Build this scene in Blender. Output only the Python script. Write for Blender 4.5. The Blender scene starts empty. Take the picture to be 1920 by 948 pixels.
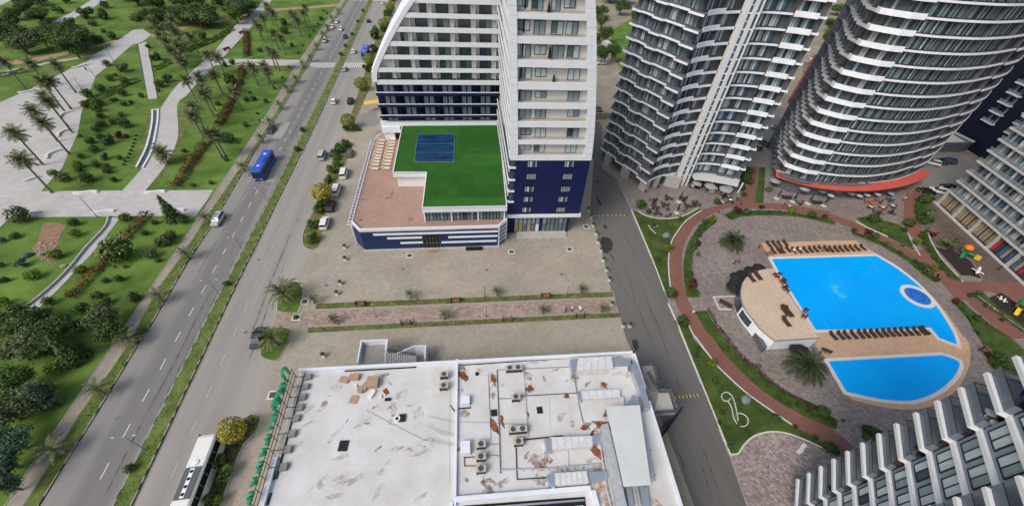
import bpy, math, random
from mathutils import Vector, Matrix
from mathutils.geometry import tessellate_polygon
R_ = random.Random(7)
# ---------------------------------------------------------------- camera, world, sun
sc = bpy.context.scene
CAM_H = 62.0
FPX = 729.7047
ROT = Matrix(((0.98829903, 0.06723123, -0.13691237),
              (-0.14487987, 0.69445751, -0.70479685),
              (0.04769546, 0.71638588, 0.69607213)))
cd = bpy.data.cameras.new('camera'); cam = bpy.data.objects.new('camera', cd)
sc.collection.objects.link(cam); sc.camera = cam
cd.sensor_width = 36.0; cd.lens = 36.0*FPX/1920.0; cd.clip_start = 0.5; cd.clip_end = 5000
m4 = ROT.to_4x4(); m4.translation = Vector((0, 0, CAM_H)); cam.matrix_world = m4
w = bpy.data.worlds.new("World"); sc.world = w; w.use_nodes = True
nt = w.node_tree; bg = nt.nodes['Background']
sky = nt.nodes.new('ShaderNodeTexSky'); sky.sky_type = 'NISHITA'; sky.sun_disc = False
SUN_EL, SUN_AZ = 46, 236
sky.sun_elevation = math.radians(SUN_EL); sky.sun_rotation = math.radians(SUN_AZ)
sky.air_density = 1.6; sky.dust_density = 5.0; sky.ozone_density = 1.0
nt.links.new(sky.outputs[0], bg.inputs[0]); bg.inputs[1].default_value = 0.15
sl = bpy.data.lights.new('sun', 'SUN'); sun = bpy.data.objects.new('sun', sl); sc.collection.objects.link(sun)
sl.energy = 1.7; sl.angle = math.radians(22); sl.color = (1.0, 0.98, 0.955)
_a = math.radians(SUN_AZ); _e = math.radians(SUN_EL)
_d = Vector((math.sin(_a)*math.cos(_e), math.cos(_a)*math.cos(_e), math.sin(_e)))
sun.rotation_euler = _d.to_track_quat('Z', 'Y').to_euler()
sc.view_settings.view_transform = 'Standard'; sc.view_settings.look = 'None'
sc.view_settings.exposure = -0.1; sc.view_settings.gamma = 1.0
# ---------------------------------------------------------------- surveying: a sighted point on a level or wall -> place
def at(px, py, z=0.0):
    d = ROT @ Vector(((px-960)/FPX, -(py-474)/FPX, -1.0)); t = (z-CAM_H)/d.z
    return Vector((d.x*t, d.y*t, z))
def seen(p):
    v = ROT.transposed() @ (Vector(p)-Vector((0, 0, CAM_H)))
    if v.z > -1: return None
    return (960-FPX*v.x/v.z, 474+FPX*v.y/v.z)
def q(ox, oy, s, txt):
    out = []
    for t in txt.split():
        a, b = t.split(','); out.append((ox+float(a)/s, oy+float(b)/s))
    return out
def gp(pts, z=0.0): return [tuple(at(x, y, z)[:2]) for x, y in pts]
def smooth(pts, n=5, closed=False):
    out = []; N = len(pts)
    rng = range(N) if closed else range(N-1)
    for i in rng:
        if closed: p0, p1, p2, p3 = pts[i-1], pts[i], pts[(i+1) % N], pts[(i+2) % N]
        else: p0, p1, p2, p3 = pts[max(i-1, 0)], pts[i], pts[i+1], pts[min(i+2, N-1)]
        for k in range(n):
            t = k/n
            out.append(tuple(0.5*((2*p1[j])+(-p0[j]+p2[j])*t+(2*p0[j]-5*p1[j]+4*p2[j]-p3[j])*t*t+(-p0[j]+3*p1[j]-3*p2[j]+p3[j])*t**3) for j in range(len(p1))))
    if not closed: out.append(tuple(pts[-1]))
    return out
# ---------------------------------------------------------------- materials
MATS = {}
def mat(name, col, rough=0.8, var=0.12, scale=1.0, bump=0.0, metal=0.0, col2=None, stretch=(1, 1, 1), detail=6, fine=0.0, island=0.0, alpha=None, spec=0.3, contrast=(0.3, 0.7), trans=0.0):
    if name in MATS: return MATS[name]
    m = bpy.data.materials.new(name); m.use_nodes = True; n = m.node_tree; L = n.links
    b = n.nodes['Principled BSDF']; b.inputs['Roughness'].default_value = rough; b.inputs['Metallic'].default_value = metal
    b.inputs['Specular IOR Level'].default_value = spec
    if trans: b.inputs['Transmission Weight'].default_value = trans
    geo = n.nodes.new('ShaderNodeNewGeometry')
    mp = n.nodes.new('ShaderNodeMapping'); mp.inputs['Scale'].default_value = stretch; L.new(geo.outputs['Position'], mp.inputs['Vector'])
    no = n.nodes.new('ShaderNodeTexNoise'); no.inputs['Scale'].default_value = scale; no.inputs['Detail'].default_value = detail; no.inputs['Roughness'].default_value = 0.62
    L.new(mp.outputs[0], no.inputs['Vector'])
    mr = n.nodes.new('ShaderNodeMapRange'); mr.inputs[1].default_value = contrast[0]; mr.inputs[2].default_value = contrast[1]; L.new(no.outputs['Fac'], mr.inputs[0])
    mx = n.nodes.new('ShaderNodeMix'); mx.data_type = 'RGBA'
    c = Vector(col); c2 = Vector(col2) if col2 else c
    lo = tuple(c*(1-var))+(1,); hi = (tuple(c2) if col2 else tuple(min(x, 1) for x in c*(1+var)))+(1,)
    mx.inputs[6].default_value = lo; mx.inputs[7].default_value = hi; L.new(mr.outputs[0], mx.inputs[0])
    out = mx.outputs[2]
    def mul(src, facsock, a0, a1, o0, o1):
        r = n.nodes.new('ShaderNodeMapRange'); r.inputs[1].default_value = a0; r.inputs[2].default_value = a1; r.inputs[3].default_value = o0; r.inputs[4].default_value = o1
        L.new(facsock, r.inputs[0]); v = n.nodes.new('ShaderNodeVectorMath'); v.operation = 'SCALE'
        L.new(src, v.inputs[0]); L.new(r.outputs[0], v.inputs['Scale']); return v.outputs[0]
    if fine:
        n2 = n.nodes.new('ShaderNodeTexNoise'); n2.inputs['Scale'].default_value = 9.0; n2.inputs['Detail'].default_value = 3
        L.new(geo.outputs['Position'], n2.inputs['Vector']); out = mul(out, n2.outputs['Fac'], 0.3, 0.7, 1-fine, 1+fine)
    if island:
        out = mul(out, geo.outputs['Random Per Island'], 0, 1, 1-island, 1+island)
    L.new(out, b.inputs['Base Color'])
    if bump:
        bp = n.nodes.new('ShaderNodeBump'); bp.inputs['Strength'].default_value = bump; bp.inputs['Distance'].default_value = 0.05
        L.new(no.outputs['Fac'], bp.inputs['Height']); L.new(bp.outputs[0], b.inputs['Normal'])
    if alpha is not None:
        r = n.nodes.new('ShaderNodeMapRange'); r.inputs[1].default_value = 0.36; r.inputs[2].default_value = 0.78; r.inputs[4].default_value = 0.85
        n3 = n.nodes.new('ShaderNodeTexNoise'); n3.inputs['Scale'].default_value = alpha; n3.inputs['Detail'].default_value = 7
        L.new(geo.outputs['Position'], n3.inputs['Vector']); L.new(n3.outputs['Fac'], r.inputs[0]); L.new(r.outputs[0], b.inputs['Alpha'])
    MATS[name] = m; return m
def pavers(name, c1, c2, mortar, sx, sy, rot=0.0, blotch=0.18, wave=0.0):
    m = bpy.data.materials.new(name); m.use_nodes = True; n = m.node_tree; L = n.links; b = n.nodes['Principled BSDF']
    b.inputs['Roughness'].default_value = 0.85; b.inputs['Specular IOR Level'].default_value = 0.25
    geo = n.nodes.new('ShaderNodeNewGeometry'); mp = n.nodes.new('ShaderNodeMapping'); mp.inputs['Rotation'].default_value = (0, 0, rot)
    L.new(geo.outputs['Position'], mp.inputs['Vector']); src = mp.outputs[0]
    if wave:
        nn = n.nodes.new('ShaderNodeTexNoise'); nn.inputs['Scale'].default_value = 1.1; nn.inputs['Detail'].default_value = 3; L.new(src, nn.inputs['Vector'])
        va = n.nodes.new('ShaderNodeVectorMath'); va.operation = 'MULTIPLY_ADD'; va.inputs[1].default_value = (wave, wave, 0); L.new(nn.outputs['Color'], va.inputs[0]); L.new(src, va.inputs[2]); src = va.outputs[0]
    br = n.nodes.new('ShaderNodeTexBrick'); br.inputs['Scale'].default_value = 1.0; br.inputs['Brick Width'].default_value = sx; br.inputs['Row Height'].default_value = sy
    br.inputs['Mortar Size'].default_value = 0.012; br.inputs['Color1'].default_value = c1+(1,); br.inputs['Color2'].default_value = c2+(1,); br.inputs['Mortar'].default_value = mortar+(1,)
    br.inputs['Bias'].default_value = 0.0; L.new(src, br.inputs['Vector'])
    out = br.outputs['Color']
    for scl, amp in ((0.12, blotch), (0.9, blotch*0.6)):
        no = n.nodes.new('ShaderNodeTexNoise'); no.inputs['Scale'].default_value = scl; no.inputs['Detail'].default_value = 6; L.new(geo.outputs['Position'], no.inputs['Vector'])
        r = n.nodes.new('ShaderNodeMapRange'); r.inputs[1].default_value = 0.3; r.inputs[2].default_value = 0.7; r.inputs[3].default_value = 1-amp; r.inputs[4].default_value = 1+amp
        L.new(no.outputs['Fac'], r.inputs[0]); v = n.nodes.new('ShaderNodeVectorMath'); v.operation = 'SCALE'; L.new(out, v.inputs[0]); L.new(r.outputs[0], v.inputs['Scale']); out = v.outputs[0]
    L.new(out, b.inputs['Base Color'])
    MATS[name] = m; return m
mat('asphalt', (0.215, 0.208, 0.203), 0.9, 0.10, 0.25, 0.1, stretch=(1.6, 0.06, 1), fine=0.05)
mat('asphalt_worn', (0.285, 0.272, 0.255), 0.9, 0.10, 0.3, 0.1, stretch=(1.0, 0.10, 1), fine=0.05)
mat('asphalt_dark', (0.135, 0.131, 0.127), 0.85, 0.16, 0.22, 0.1, stretch=(1.2, 0.12, 1), fine=0.06)
mat('tyre_mark', (0.045, 0.045, 0.045), 0.8, 0.2, 2.0, alpha=0.8)
mat('oil_stain', (0.040, 0.039, 0.038), 0.6, 0.2, 2.0)
mat('road_paint', (0.62, 0.62, 0.60), 0.7, 0.12, 3.0)
mat('road_paint_worn', (0.40, 0.39, 0.38), 0.7, 0.2, 3.0)
mat('yellow_worn', (0.42, 0.31, 0.12), 0.8, 0.3, 3.0)
mat('yellow_paint', (0.72, 0.50, 0.10), 0.6, 0.1, 3.0)
mat('kerb_stone', (0.34, 0.33, 0.31), 0.85, 0.15, 2.0)
mat('kerb_white', (0.58, 0.575, 0.53), 0.8, 0.12, 2.0)
mat('kerb_dark', (0.07, 0.07, 0.07), 0.85, 0.15, 2.0)
mat('lawn', (0.072, 0.158, 0.018), 0.95, 0.42, 0.10, 0.5, col2=(0.165, 0.265, 0.050), fine=0.32, detail=12, contrast=(0.32, 0.74))
mat('lawn_dry', (0.090, 0.120, 0.028), 0.95, 0.35, 0.5, 0.5, col2=(0.20, 0.19, 0.075), fine=0.35, detail=9)
mat('lawn_deep', (0.036, 0.074, 0.014), 0.95, 0.40, 0.35, 0.5, col2=(0.080, 0.125, 0.028), fine=0.35, detail=9)
mat('verge_grass', (0.085, 0.145, 0.024), 0.95, 0.40, 0.4, 0.5, col2=(0.170, 0.220, 0.060), fine=0.3, detail=8)
mat('soil', (0.25, 0.15, 0.09), 0.95, 0.3, 1.2, 0.4, col2=(0.33, 0.22, 0.15), fine=0.3)
mat('dirt_path', (0.36, 0.25, 0.15), 0.95, 0.25, 0.6, 0.3, fine=0.15)
mat('yard_dirt', (0.27, 0.24, 0.19), 0.95, 0.25, 0.12, 0.3, fine=0.15)
mat('rubber', (0.030, 0.024, 0.026), 0.9, 0.2, 1.0)
pavers('plaza_slabs', (0.47, 0.46, 0.45), (0.42, 0.41, 0.405), (0.30, 0.295, 0.29), 1.6, 0.8, 0.2, 0.07)
pavers('footpath_slabs', (0.33, 0.29, 0.25), (0.28, 0.25, 0.215), (0.2, 0.18, 0.16), 0.5, 0.5, 0.0, 0.16)
pavers('tan_pavers', (0.385, 0.345, 0.285), (0.320, 0.290, 0.240), (0.20, 0.185, 0.155), 0.4, 0.2, -0.05, 0.13)
pavers('pink_pavers', (0.40, 0.31, 0.265), (0.25, 0.195, 0.17), (0.15, 0.12, 0.11), 0.7, 0.4, 0.4, 0.12, 0.8)
pavers('grey_pavers', (0.300, 0.262, 0.250), (0.180, 0.158, 0.152), (0.10, 0.085, 0.08), 0.46, 0.27, 0.5, 0.13, 1.5)
pavers('light_pavers', (0.43, 0.36, 0.345), (0.20, 0.165, 0.16), (0.12, 0.10, 0.10), 0.44, 0.26, 0.5, 0.08, 1.6)
pavers('red_pavers', (0.235, 0.112, 0.090), (0.200, 0.095, 0.078), (0.15, 0.075, 0.062), 0.3, 0.15, 0.3, 0.10)
pavers('brown_pavers', (0.165, 0.125, 0.110), (0.125, 0.10, 0.09), (0.06, 0.047, 0.043), 0.4, 0.2, 0.5, 0.25)
pavers('deck_tiles', (0.60, 0.40, 0.27), (0.50, 0.33, 0.22), (0.42, 0.27, 0.18), 0.45, 0.3, 0.3, 0.06)
pavers('terrace_tiles', (0.38, 0.255, 0.205), (0.33, 0.225, 0.185), (0.28, 0.19, 0.15), 0.4, 0.4, -0.05, 0.10)
pavers('pale_tiles', (0.60, 0.47, 0.36), (0.53, 0.42, 0.32), (0.46, 0.35, 0.27), 0.5, 0.4, 0.3, 0.07)
mat('white_wall', (0.70, 0.72, 0.77), 0.7, 0.05, 0.6, fine=0.03)
mat('white_panel', (0.68, 0.72, 0.80), 0.55, 0.05, 0.6, fine=0.03)
mat('cream_wall', (0.60, 0.60, 0.59), 0.8, 0.05, 0.6, fine=0.04)
mat('beige_ledge', (0.42, 0.40, 0.37), 0.8, 0.10, 0.8)
mat('navy_panel', (0.006, 0.013, 0.072), 0.45, 0.15, 0.5)
mat('navy_dark', (0.007, 0.011, 0.032), 0.6, 0.2, 0.5)
mat('navy_wall', (0.006, 0.011, 0.040), 0.6, 0.2, 0.5)
mat('navy_podium', (0.012, 0.030, 0.105), 0.5, 0.15, 0.5)
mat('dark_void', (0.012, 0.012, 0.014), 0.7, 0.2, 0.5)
mat('tower_wall', (0.105, 0.114, 0.140), 0.6, 0.15, 0.7)
mat('tower_wall_blue', (0.240, 0.285, 0.360), 0.6, 0.12, 0.7, fine=0.05)
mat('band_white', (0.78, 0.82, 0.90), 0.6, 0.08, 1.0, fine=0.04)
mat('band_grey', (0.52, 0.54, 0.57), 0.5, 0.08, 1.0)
mat('balcony_floor_pale', (0.30, 0.32, 0.36), 0.8, 0.1, 1.0)
mat('balcony_floor', (0.135, 0.142, 0.160), 0.8, 0.2, 1.0)
mat('frame_dark', (0.018, 0.020, 0.022), 0.4, 0.1, 1.0)
mat('frame_white', (0.66, 0.66, 0.66), 0.5, 0.05, 1.0)
mat('glass_teal', (0.045, 0.075, 0.080), 0.10, 0.3, 0.7, spec=0.6)
mat('strip_white', (0.72, 0.74, 0.77), 0.7, 0.05, 1.0)
mat('cooler_beige', (0.46, 0.42, 0.35), 0.5, 0.12, 2.0)
mat('glass_dark', (0.042, 0.066, 0.095), 0.08, 0.3, 0.8, spec=0.6)
mat('glass_green', (0.105, 0.160, 0.180), 0.10, 0.3, 0.7, spec=0.6)
mat('glass_blue', (0.050, 0.125, 0.250), 0.08, 0.3, 0.6, spec=0.6)
mat('curtain_light', (0.46, 0.555, 0.61), 0.35, 0.25, 2.0, stretch=(6, 6, 0.3), spec=0.5)
mat('curtain_mid', (0.215, 0.285, 0.330), 0.30, 0.3, 2.0, stretch=(6, 6, 0.3), spec=0.5)
mat('curtain_warm', (0.33, 0.27, 0.19), 0.5, 0.2, 2.0)
mat('blind_wood', (0.30, 0.14, 0.07), 0.6, 0.2, 3.0)
mat('railing_glass', (0.13, 0.155, 0.195), 0.25, 0.15, 0.7, spec=0.5)
mat('roof_white', (0.61, 0.60, 0.58), 0.7, 0.18, 0.30, 0.1, col2=(0.62, 0.63, 0.66), fine=0.06, detail=9)
mat('roof_rust', (0.16, 0.050, 0.022), 0.9, 0.5, 1.5, col2=(0.32, 0.14, 0.07), fine=0.3)
mat('stain_brown', (0.24, 0.12, 0.065), 0.9, 0.3, 1.5, alpha=1.3)
mat('stain_grey', (0.47, 0.455, 0.43), 0.9, 0.3, 1.5, alpha=1.0)
mat('stain_orange', (0.42, 0.22, 0.09), 0.9, 0.3, 1.5, alpha=1.6)
mat('turf', (0.020, 0.098, 0.011), 0.95, 0.16, 0.35, 0.2, fine=0.18)
mat('turf_dark', (0.017, 0.082, 0.010), 0.95, 0.16, 0.35, 0.2, fine=0.18)
mat('turf_light', (0.025, 0.116, 0.014), 0.95, 0.16, 0.35, 0.2, fine=0.18)
mat('red_roof', (0.52, 0.095, 0.080), 0.6, 0.08, 0.5)
mat('steel', (0.52, 0.56, 0.62), 0.32, 0.10, 0.8, metal=0.7)
mat('galvanised', (0.50, 0.53, 0.57), 0.45, 0.12, 1.5, metal=0.35)
mat('duct_wrap', (0.60, 0.61, 0.63), 0.5, 0.14, 1.0, fine=0.10)
mat('sheet_roof', (0.62, 0.65, 0.66), 0.4, 0.05, 0.5, metal=0.1)
mat('concrete', (0.24, 0.235, 0.225), 0.9, 0.2, 1.5, 0.3, fine=0.1)
mat('concrete_light', (0.42, 0.41, 0.39), 0.9, 0.15, 1.0, fine=0.1)
mat('black_metal', (0.015, 0.015, 0.016), 0.5, 0.1, 1.0)
mat('grey_metal', (0.20, 0.21, 0.22), 0.4, 0.1, 1.0, metal=0.4)
mat('red_metal', (0.17, 0.035, 0.025), 0.7, 0.2, 1.0)
mat('sign_green', (0.012, 0.26, 0.12), 0.5, 0.1, 1.0)
mat('cardboard', (0.38, 0.27, 0.19), 0.85, 0.12, 2.0)
mat('plastic_white', (0.72, 0.72, 0.70), 0.4, 0.05, 1.0)
mat('wood_brown', (0.060, 0.042, 0.034), 0.7, 0.25, 2.0)
mat('wood_bench', (0.24, 0.125, 0.085), 0.7, 0.2, 2.0)
mat('wicker', (0.050, 0.034, 0.027), 0.8, 0.3, 4.0)
mat('awning_grey', (0.34, 0.35, 0.37), 0.7, 0.1, 1.0)
mat('umbrella_maroon', (0.045, 0.010, 0.012), 0.8, 0.2, 1.0)
mat('umbrella_green', (0.015, 0.045, 0.038), 0.8, 0.2, 1.0)
mat('umbrella_black', (0.018, 0.018, 0.022), 0.8, 0.2, 1.0)
mat('umbrella_grey', (0.30, 0.31, 0.33), 0.8, 0.1, 1.0)
mat('bark', (0.14, 0.105, 0.075), 0.95, 0.3, 3.0, 0.5)
mat('palm_bark', (0.15, 0.135, 0.12), 0.95, 0.3, 4.0, 0.6)
mat('leaf', (0.055, 0.105, 0.018), 0.75, 0.4, 0.8, col2=(0.100, 0.165, 0.032), island=0.45)
mat('leaf_dark', (0.036, 0.084, 0.016), 0.75, 0.4, 0.8, col2=(0.068, 0.130, 0.028), island=0.5)
mat('leaf_olive', (0.080, 0.118, 0.042), 0.8, 0.4, 0.8, col2=(0.135, 0.175, 0.075), island=0.45)
mat('leaf_lime', (0.085, 0.150, 0.010), 0.75, 0.35, 0.8, col2=(0.150, 0.230, 0.022), island=0.35)
mat('leaf_bluish', (0.050, 0.115, 0.060), 0.75, 0.4, 0.8, col2=(0.10, 0.175, 0.10), island=0.45)
mat('leaf_yellow', (0.26, 0.23, 0.03), 0.75, 0.4, 1.2, col2=(0.46, 0.40, 0.06), island=0.45)
mat('leaf_yellowgreen', (0.16, 0.19, 0.03), 0.75, 0.4, 1.2, col2=(0.28, 0.28, 0.045), island=0.45)
mat('leaf_rust', (0.19, 0.055, 0.018), 0.8, 0.4, 0.9, col2=(0.16, 0.095, 0.028), island=0.5)
mat('leaf_maroon', (0.060, 0.018, 0.014), 0.8, 0.4, 0.9, col2=(0.10, 0.035, 0.022), island=0.5)
mat('palm_leaf', (0.085, 0.110, 0.042), 0.7, 0.35, 0.8, col2=(0.165, 0.185, 0.080), island=0.4)
mat('palm_leaf_dark', (0.030, 0.052, 0.018), 0.7, 0.35, 0.8, col2=(0.060, 0.085, 0.032), island=0.4)
mat('palm_dry', (0.15, 0.11, 0.05), 0.85, 0.3, 1.0, island=0.4)
mat('flower_white', (0.6, 0.6, 0.55), 0.8, 0.1, 1.0)
mat('tyre', (0.012, 0.012, 0.012), 0.8, 0.1, 1.0)
mat('rim', (0.35, 0.36, 0.37), 0.35, 0.1, 1.0, metal=0.6)
mat('car_glass', (0.012, 0.016, 0.018), 0.08, 0.1, 1.0, spec=0.7)
mat('lamp_white', (0.8, 0.8, 0.78), 0.3, 0.05, 1.0)
mat('lamp_red', (0.35, 0.01, 0.01), 0.3, 0.05, 1.0)
for nm, c in (('paint_white', (0.72, 0.72, 0.72)), ('paint_silver', (0.40, 0.43, 0.46)), ('paint_black', (0.012, 0.012, 0.015)), ('paint_bluegrey', (0.035, 0.052, 0.085)),
              ('paint_blue', (0.015, 0.085, 0.50)), ('paint_navy', (0.010, 0.020, 0.085)), ('paint_grey', (0.10, 0.105, 0.11))):
    mat(nm, c, 0.22, 0.04, 1.0, spec=0.6)
mat('rock', (0.33, 0.29, 0.25), 0.95, 0.3, 2.0, island=0.3)
mat('skin', (0.45, 0.26, 0.18), 0.6, 0.05); mat('cloth_white', (0.7, 0.7, 0.7), 0.9, 0.05); mat('cloth_dark', (0.02, 0.02, 0.03), 0.9, 0.05)
mat('cloth_red', (0.35, 0.03, 0.03), 0.9, 0.05); mat('cloth_blue', (0.05, 0.10, 0.28), 0.9, 0.05); mat('hair', (0.015, 0.010, 0.008), 0.8, 0.05)
mat('play_orange', (0.75, 0.19, 0.02), 0.5, 0.05); mat('play_green', (0.02, 0.20, 0.08), 0.5, 0.05); mat('play_yellow', (0.70, 0.45, 0.03), 0.5, 0.05); mat('play_red', (0.45, 0.03, 0.05), 0.5, 0.05)
mat('lounger_cream', (0.66, 0.58, 0.48), 0.8, 0.06, 2.0)
mat('tent_blue', (0.02, 0.04, 0.22), 0.8, 0.1)
mat('stone_green', (0.16, 0.22, 0.20), 0.9, 0.2, 2.0)
def glass_clear(name, col, alpha):
    m = bpy.data.materials.new(name); m.use_nodes = True; b = m.node_tree.nodes['Principled BSDF']
    b.inputs['Base Color'].default_value = col+(1,); b.inputs['Roughness'].default_value = 0.1; b.inputs['Alpha'].default_value = alpha
    MATS[name] = m
glass_clear('rail_clear', (0.17, 0.21, 0.27), 0.66)
glass_clear('rail_faint', (0.34, 0.38, 0.42), 0.32)
# pool water: shallow blue basin under a rippled clear surface
def water_mat():
    m = bpy.data.materials.new('pool_water'); m.use_nodes = True; n = m.node_tree; L = n.links; b = n.nodes['Principled BSDF']
    b.inputs['Roughness'].default_value = 0.06; b.inputs['Specular IOR Level'].default_value = 0.12
    geo = n.nodes.new('ShaderNodeNewGeometry'); no = n.nodes.new('ShaderNodeTexNoise'); no.inputs['Scale'].default_value = 0.10; no.inputs['Detail'].default_value = 3; L.new(geo.outputs['Position'], no.inputs['Vector'])
    mx = n.nodes.new('ShaderNodeMix'); mx.data_type = 'RGBA'; mx.inputs[6].default_value = (0.000, 0.33, 0.98, 1); mx.inputs[7].default_value = (0.002, 0.43, 1.0, 1); L.new(no.outputs['Fac'], mx.inputs[0]); L.new(mx.outputs[2], b.inputs['Base Color'])
    n2 = n.nodes.new('ShaderNodeTexNoise'); n2.inputs['Scale'].default_value = 2.2; n2.inputs['Detail'].default_value = 4; L.new(geo.outputs['Position'], n2.inputs['Vector'])
    bp = n.nodes.new('ShaderNodeBump'); bp.inputs['Strength'].default_value = 0.12; bp.inputs['Distance'].default_value = 0.05; L.new(n2.outputs['Fac'], bp.inputs['Height']); L.new(bp.outputs[0], b.inputs['Normal'])
    MATS['pool_water'] = m
water_mat()
mat('pool_inlay', (0.03, 0.50, 0.93), 0.3, 0.06, 0.8)
mat('pool_inlay_edge', (0.005, 0.44, 0.95), 0.3, 0.06, 0.8)
mat('hot_tub_water', (0.02, 0.16, 0.62), 0.15, 0.3, 1.2)
mat('coping', (0.64, 0.63, 0.60), 0.7, 0.06, 1.0)
mat('hotel_pool_cover', (0.005, 0.018, 0.060), 0.15, 0.4, 0.5, col2=(0.018, 0.085, 0.21), stretch=(0.3, 1.6, 1), spec=0.4)
# ---------------------------------------------------------------- mesh builder
class MB:
    def __init__(s): s.v = []; s.f = []; s.m = []; s.T = None
    def add(s, vs, fs, mi=0):
        o = len(s.v)
        for p in vs:
            p = Vector(p)
            s.v.append(tuple(s.T @ p) if s.T is not None else tuple(p))
        for f in fs: s.f.append(tuple(o+i for i in f)); s.m.append(mi)
    def box(s, x0, x1, y0, y1, z0, z1, mi=0):
        s.add([(x0, y0, z0), (x1, y0, z0), (x1, y1, z0), (x0, y1, z0), (x0, y0, z1), (x1, y0, z1), (x1, y1, z1), (x0, y1, z1)],
              [(0, 3, 2, 1), (4, 5, 6, 7), (0, 1, 5, 4), (1, 2, 6, 5), (2, 3, 7, 6), (3, 0, 4, 7)], mi)
    def taper(s, x0, x1, y0, y1, z0, z1, ix, iy, mi=0, dx=0.0):
        s.add([(x0, y0, z0), (x1, y0, z0), (x1, y1, z0), (x0, y1, z0), (x0+ix+dx, y0+iy, z1), (x1-ix+dx, y0+iy, z1), (x1-ix+dx, y1-iy, z1), (x0+ix+dx, y1-iy, z1)],
              [(0, 3, 2, 1), (4, 5, 6, 7), (0, 1, 5, 4), (1, 2, 6, 5), (2, 3, 7, 6), (3, 0, 4, 7)], mi)
    def prism(s, pts, z0, z1, mi=0, bottom=False):
        a = sum(pts[i-1][0]*pts[i][1]-pts[i][0]*pts[i-1][1] for i in range(len(pts)))
        if a < 0: pts = pts[::-1]
        n = len(pts); tri = tessellate_polygon([[Vector((p[0], p[1], 0)) for p in pts]])
        vs = [(p[0], p[1], z0) for p in pts]+[(p[0], p[1], z1) for p in pts]
        fs = []
        for t in tri:
            a, b, c = t; A, B, C = pts[a], pts[b], pts[c]
            if (B[0]-A[0])*(C[1]-A[1])-(B[1]-A[1])*(C[0]-A[0]) < 0: a, b, c = a, c, b
            fs.append((a+n, b+n, c+n))
            if bottom: fs.append((a, c, b))
        for i in range(n):
            j = (i+1) % n; fs.append((i, j, j+n, i+n))
        s.add(vs, fs, mi)
    def wall(s, pts, z0, z1, t, mi=0, closed=False):
        """upright strip of thickness t along a plan polyline, t>0 to the left of travel"""
        P = [Vector((p[0], p[1])) for p in pts]; n = len(P); off = []
        for i in range(n):
            a = P[i]-P[i-1] if (i > 0 or closed) else P[1]-P[0]
            b = P[(i+1) % n]-P[i] if (i < n-1 or closed) else P[-1]-P[-2]
            if a.length < 1e-6: a = b
            if b.length < 1e-6: b = a
            a = a.normalized(); b = b.normalized(); na = Vector((-a.y, a.x)); nb = Vector((-b.y, b.x)); m = na+nb
            if m.length < 0.2: m = nb
            m.normalize(); k = max(0.45, m.dot(nb)); off.append(P[i]+m*(t/k))
        rng = range(n) if closed else range(n-1)
        for i in rng:
            j = (i+1) % n; A, B, C, D = P[i], P[j], off[j], off[i]
            s.add([(A.x, A.y, z0), (B.x, B.y, z0), (C.x, C.y, z0), (D.x, D.y, z0), (A.x, A.y, z1), (B.x, B.y, z1), (C.x, C.y, z1), (D.x, D.y, z1)],
                  [(0, 3, 2, 1), (4, 5, 6, 7), (0, 1, 5, 4), (1, 2, 6, 5), (2, 3, 7, 6), (3, 0, 4, 7)], mi)
    def tube(s, pts, rad, n=6, mi=0, cap=True):
        pts = [Vector(p) for p in pts]
        if not hasattr(rad, '__len__'): rad = [rad]*len(pts)
        vs = []; fs = []
        for i, p in enumerate(pts):
            d = (pts[min(i+1, len(pts)-1)]-pts[max(i-1, 0)]).normalized()
            u = d.orthogonal().normalized() if i == 0 else (u-d*u.dot(d)).normalized()
            v = d.cross(u)
            for k in range(n):
                a = 2*math.pi*k/n; vs.append(p+(u*math.cos(a)+v*math.sin(a))*rad[i])
        for i in range(len(pts)-1):
            for k in range(n):
                fs.append((i*n+k, i*n+(k+1) % n, (i+1)*n+(k+1) % n, (i+1)*n+k))
        if cap: fs.append(tuple(range(n))[::-1]); fs.append(tuple((len(pts)-1)*n+k for k in range(n)))
        s.add(vs, fs, mi)
    def lathe(s, prof, n=12, c=(0, 0, 0), mi=0):
        vs = []; fs = []
        for r, z in prof:
            for k in range(n):
                a = 2*math.pi*k/n; vs.append((c[0]+r*math.cos(a), c[1]+r*math.sin(a), c[2]+z))
        for i in range(len(prof)-1):
            for k in range(n): fs.append((i*n+k, i*n+(k+1) % n, (i+1)*n+(k+1) % n, (i+1)*n+k))
        fs.append(tuple(range(n))[::-1]); fs.append(tuple((len(prof)-1)*n+k for k in range(n)))
        s.add(vs, fs, mi)
    def mesh(s, name, mats):
        me = bpy.data.meshes.new(name); me.from_pydata(s.v, [], s.f)
        for m in mats: me.materials.append(MATS[m] if isinstance(m, str) else m)
        if len(mats) > 1: me.polygons.foreach_set('material_index', s.m)
        me.update(); return me
    def build(s, name, mats, parent=None, loc=None, rz=None):
        if isinstance(mats, str): mats = [mats]
        return put(name, s.mesh(name, mats), parent, loc, rz)
COL = sc.collection
def put(name, me, parent=None, loc=None, rz=None):
    o = bpy.data.objects.new(name, me); COL.objects.link(o)
    if parent: o.parent = parent
    if loc is not None: o.location = loc
    if rz is not None: o.rotation_euler = (0, 0, rz)
    return o
def tag(o, label=None, cat=None, group=None, kind=None):
    if label: o['label'] = label
    if cat: o['category'] = cat
    if group: o['group'] = group
    if kind: o['kind'] = kind
    return o
def thing(name, loc=(0, 0, 0), rz=0.0, label=None, cat=None, group=None, sc_=None):
    o = bpy.data.objects.new(name, None); COL.objects.link(o); o.location = loc; o.rotation_euler = (0, 0, rz)
    o.empty_display_size = 0.3
    if sc_: o.scale = sc_
    return tag(o, label, cat, group)
def kids(o): return [c for c in bpy.data.objects if c.parent == o]
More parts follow.
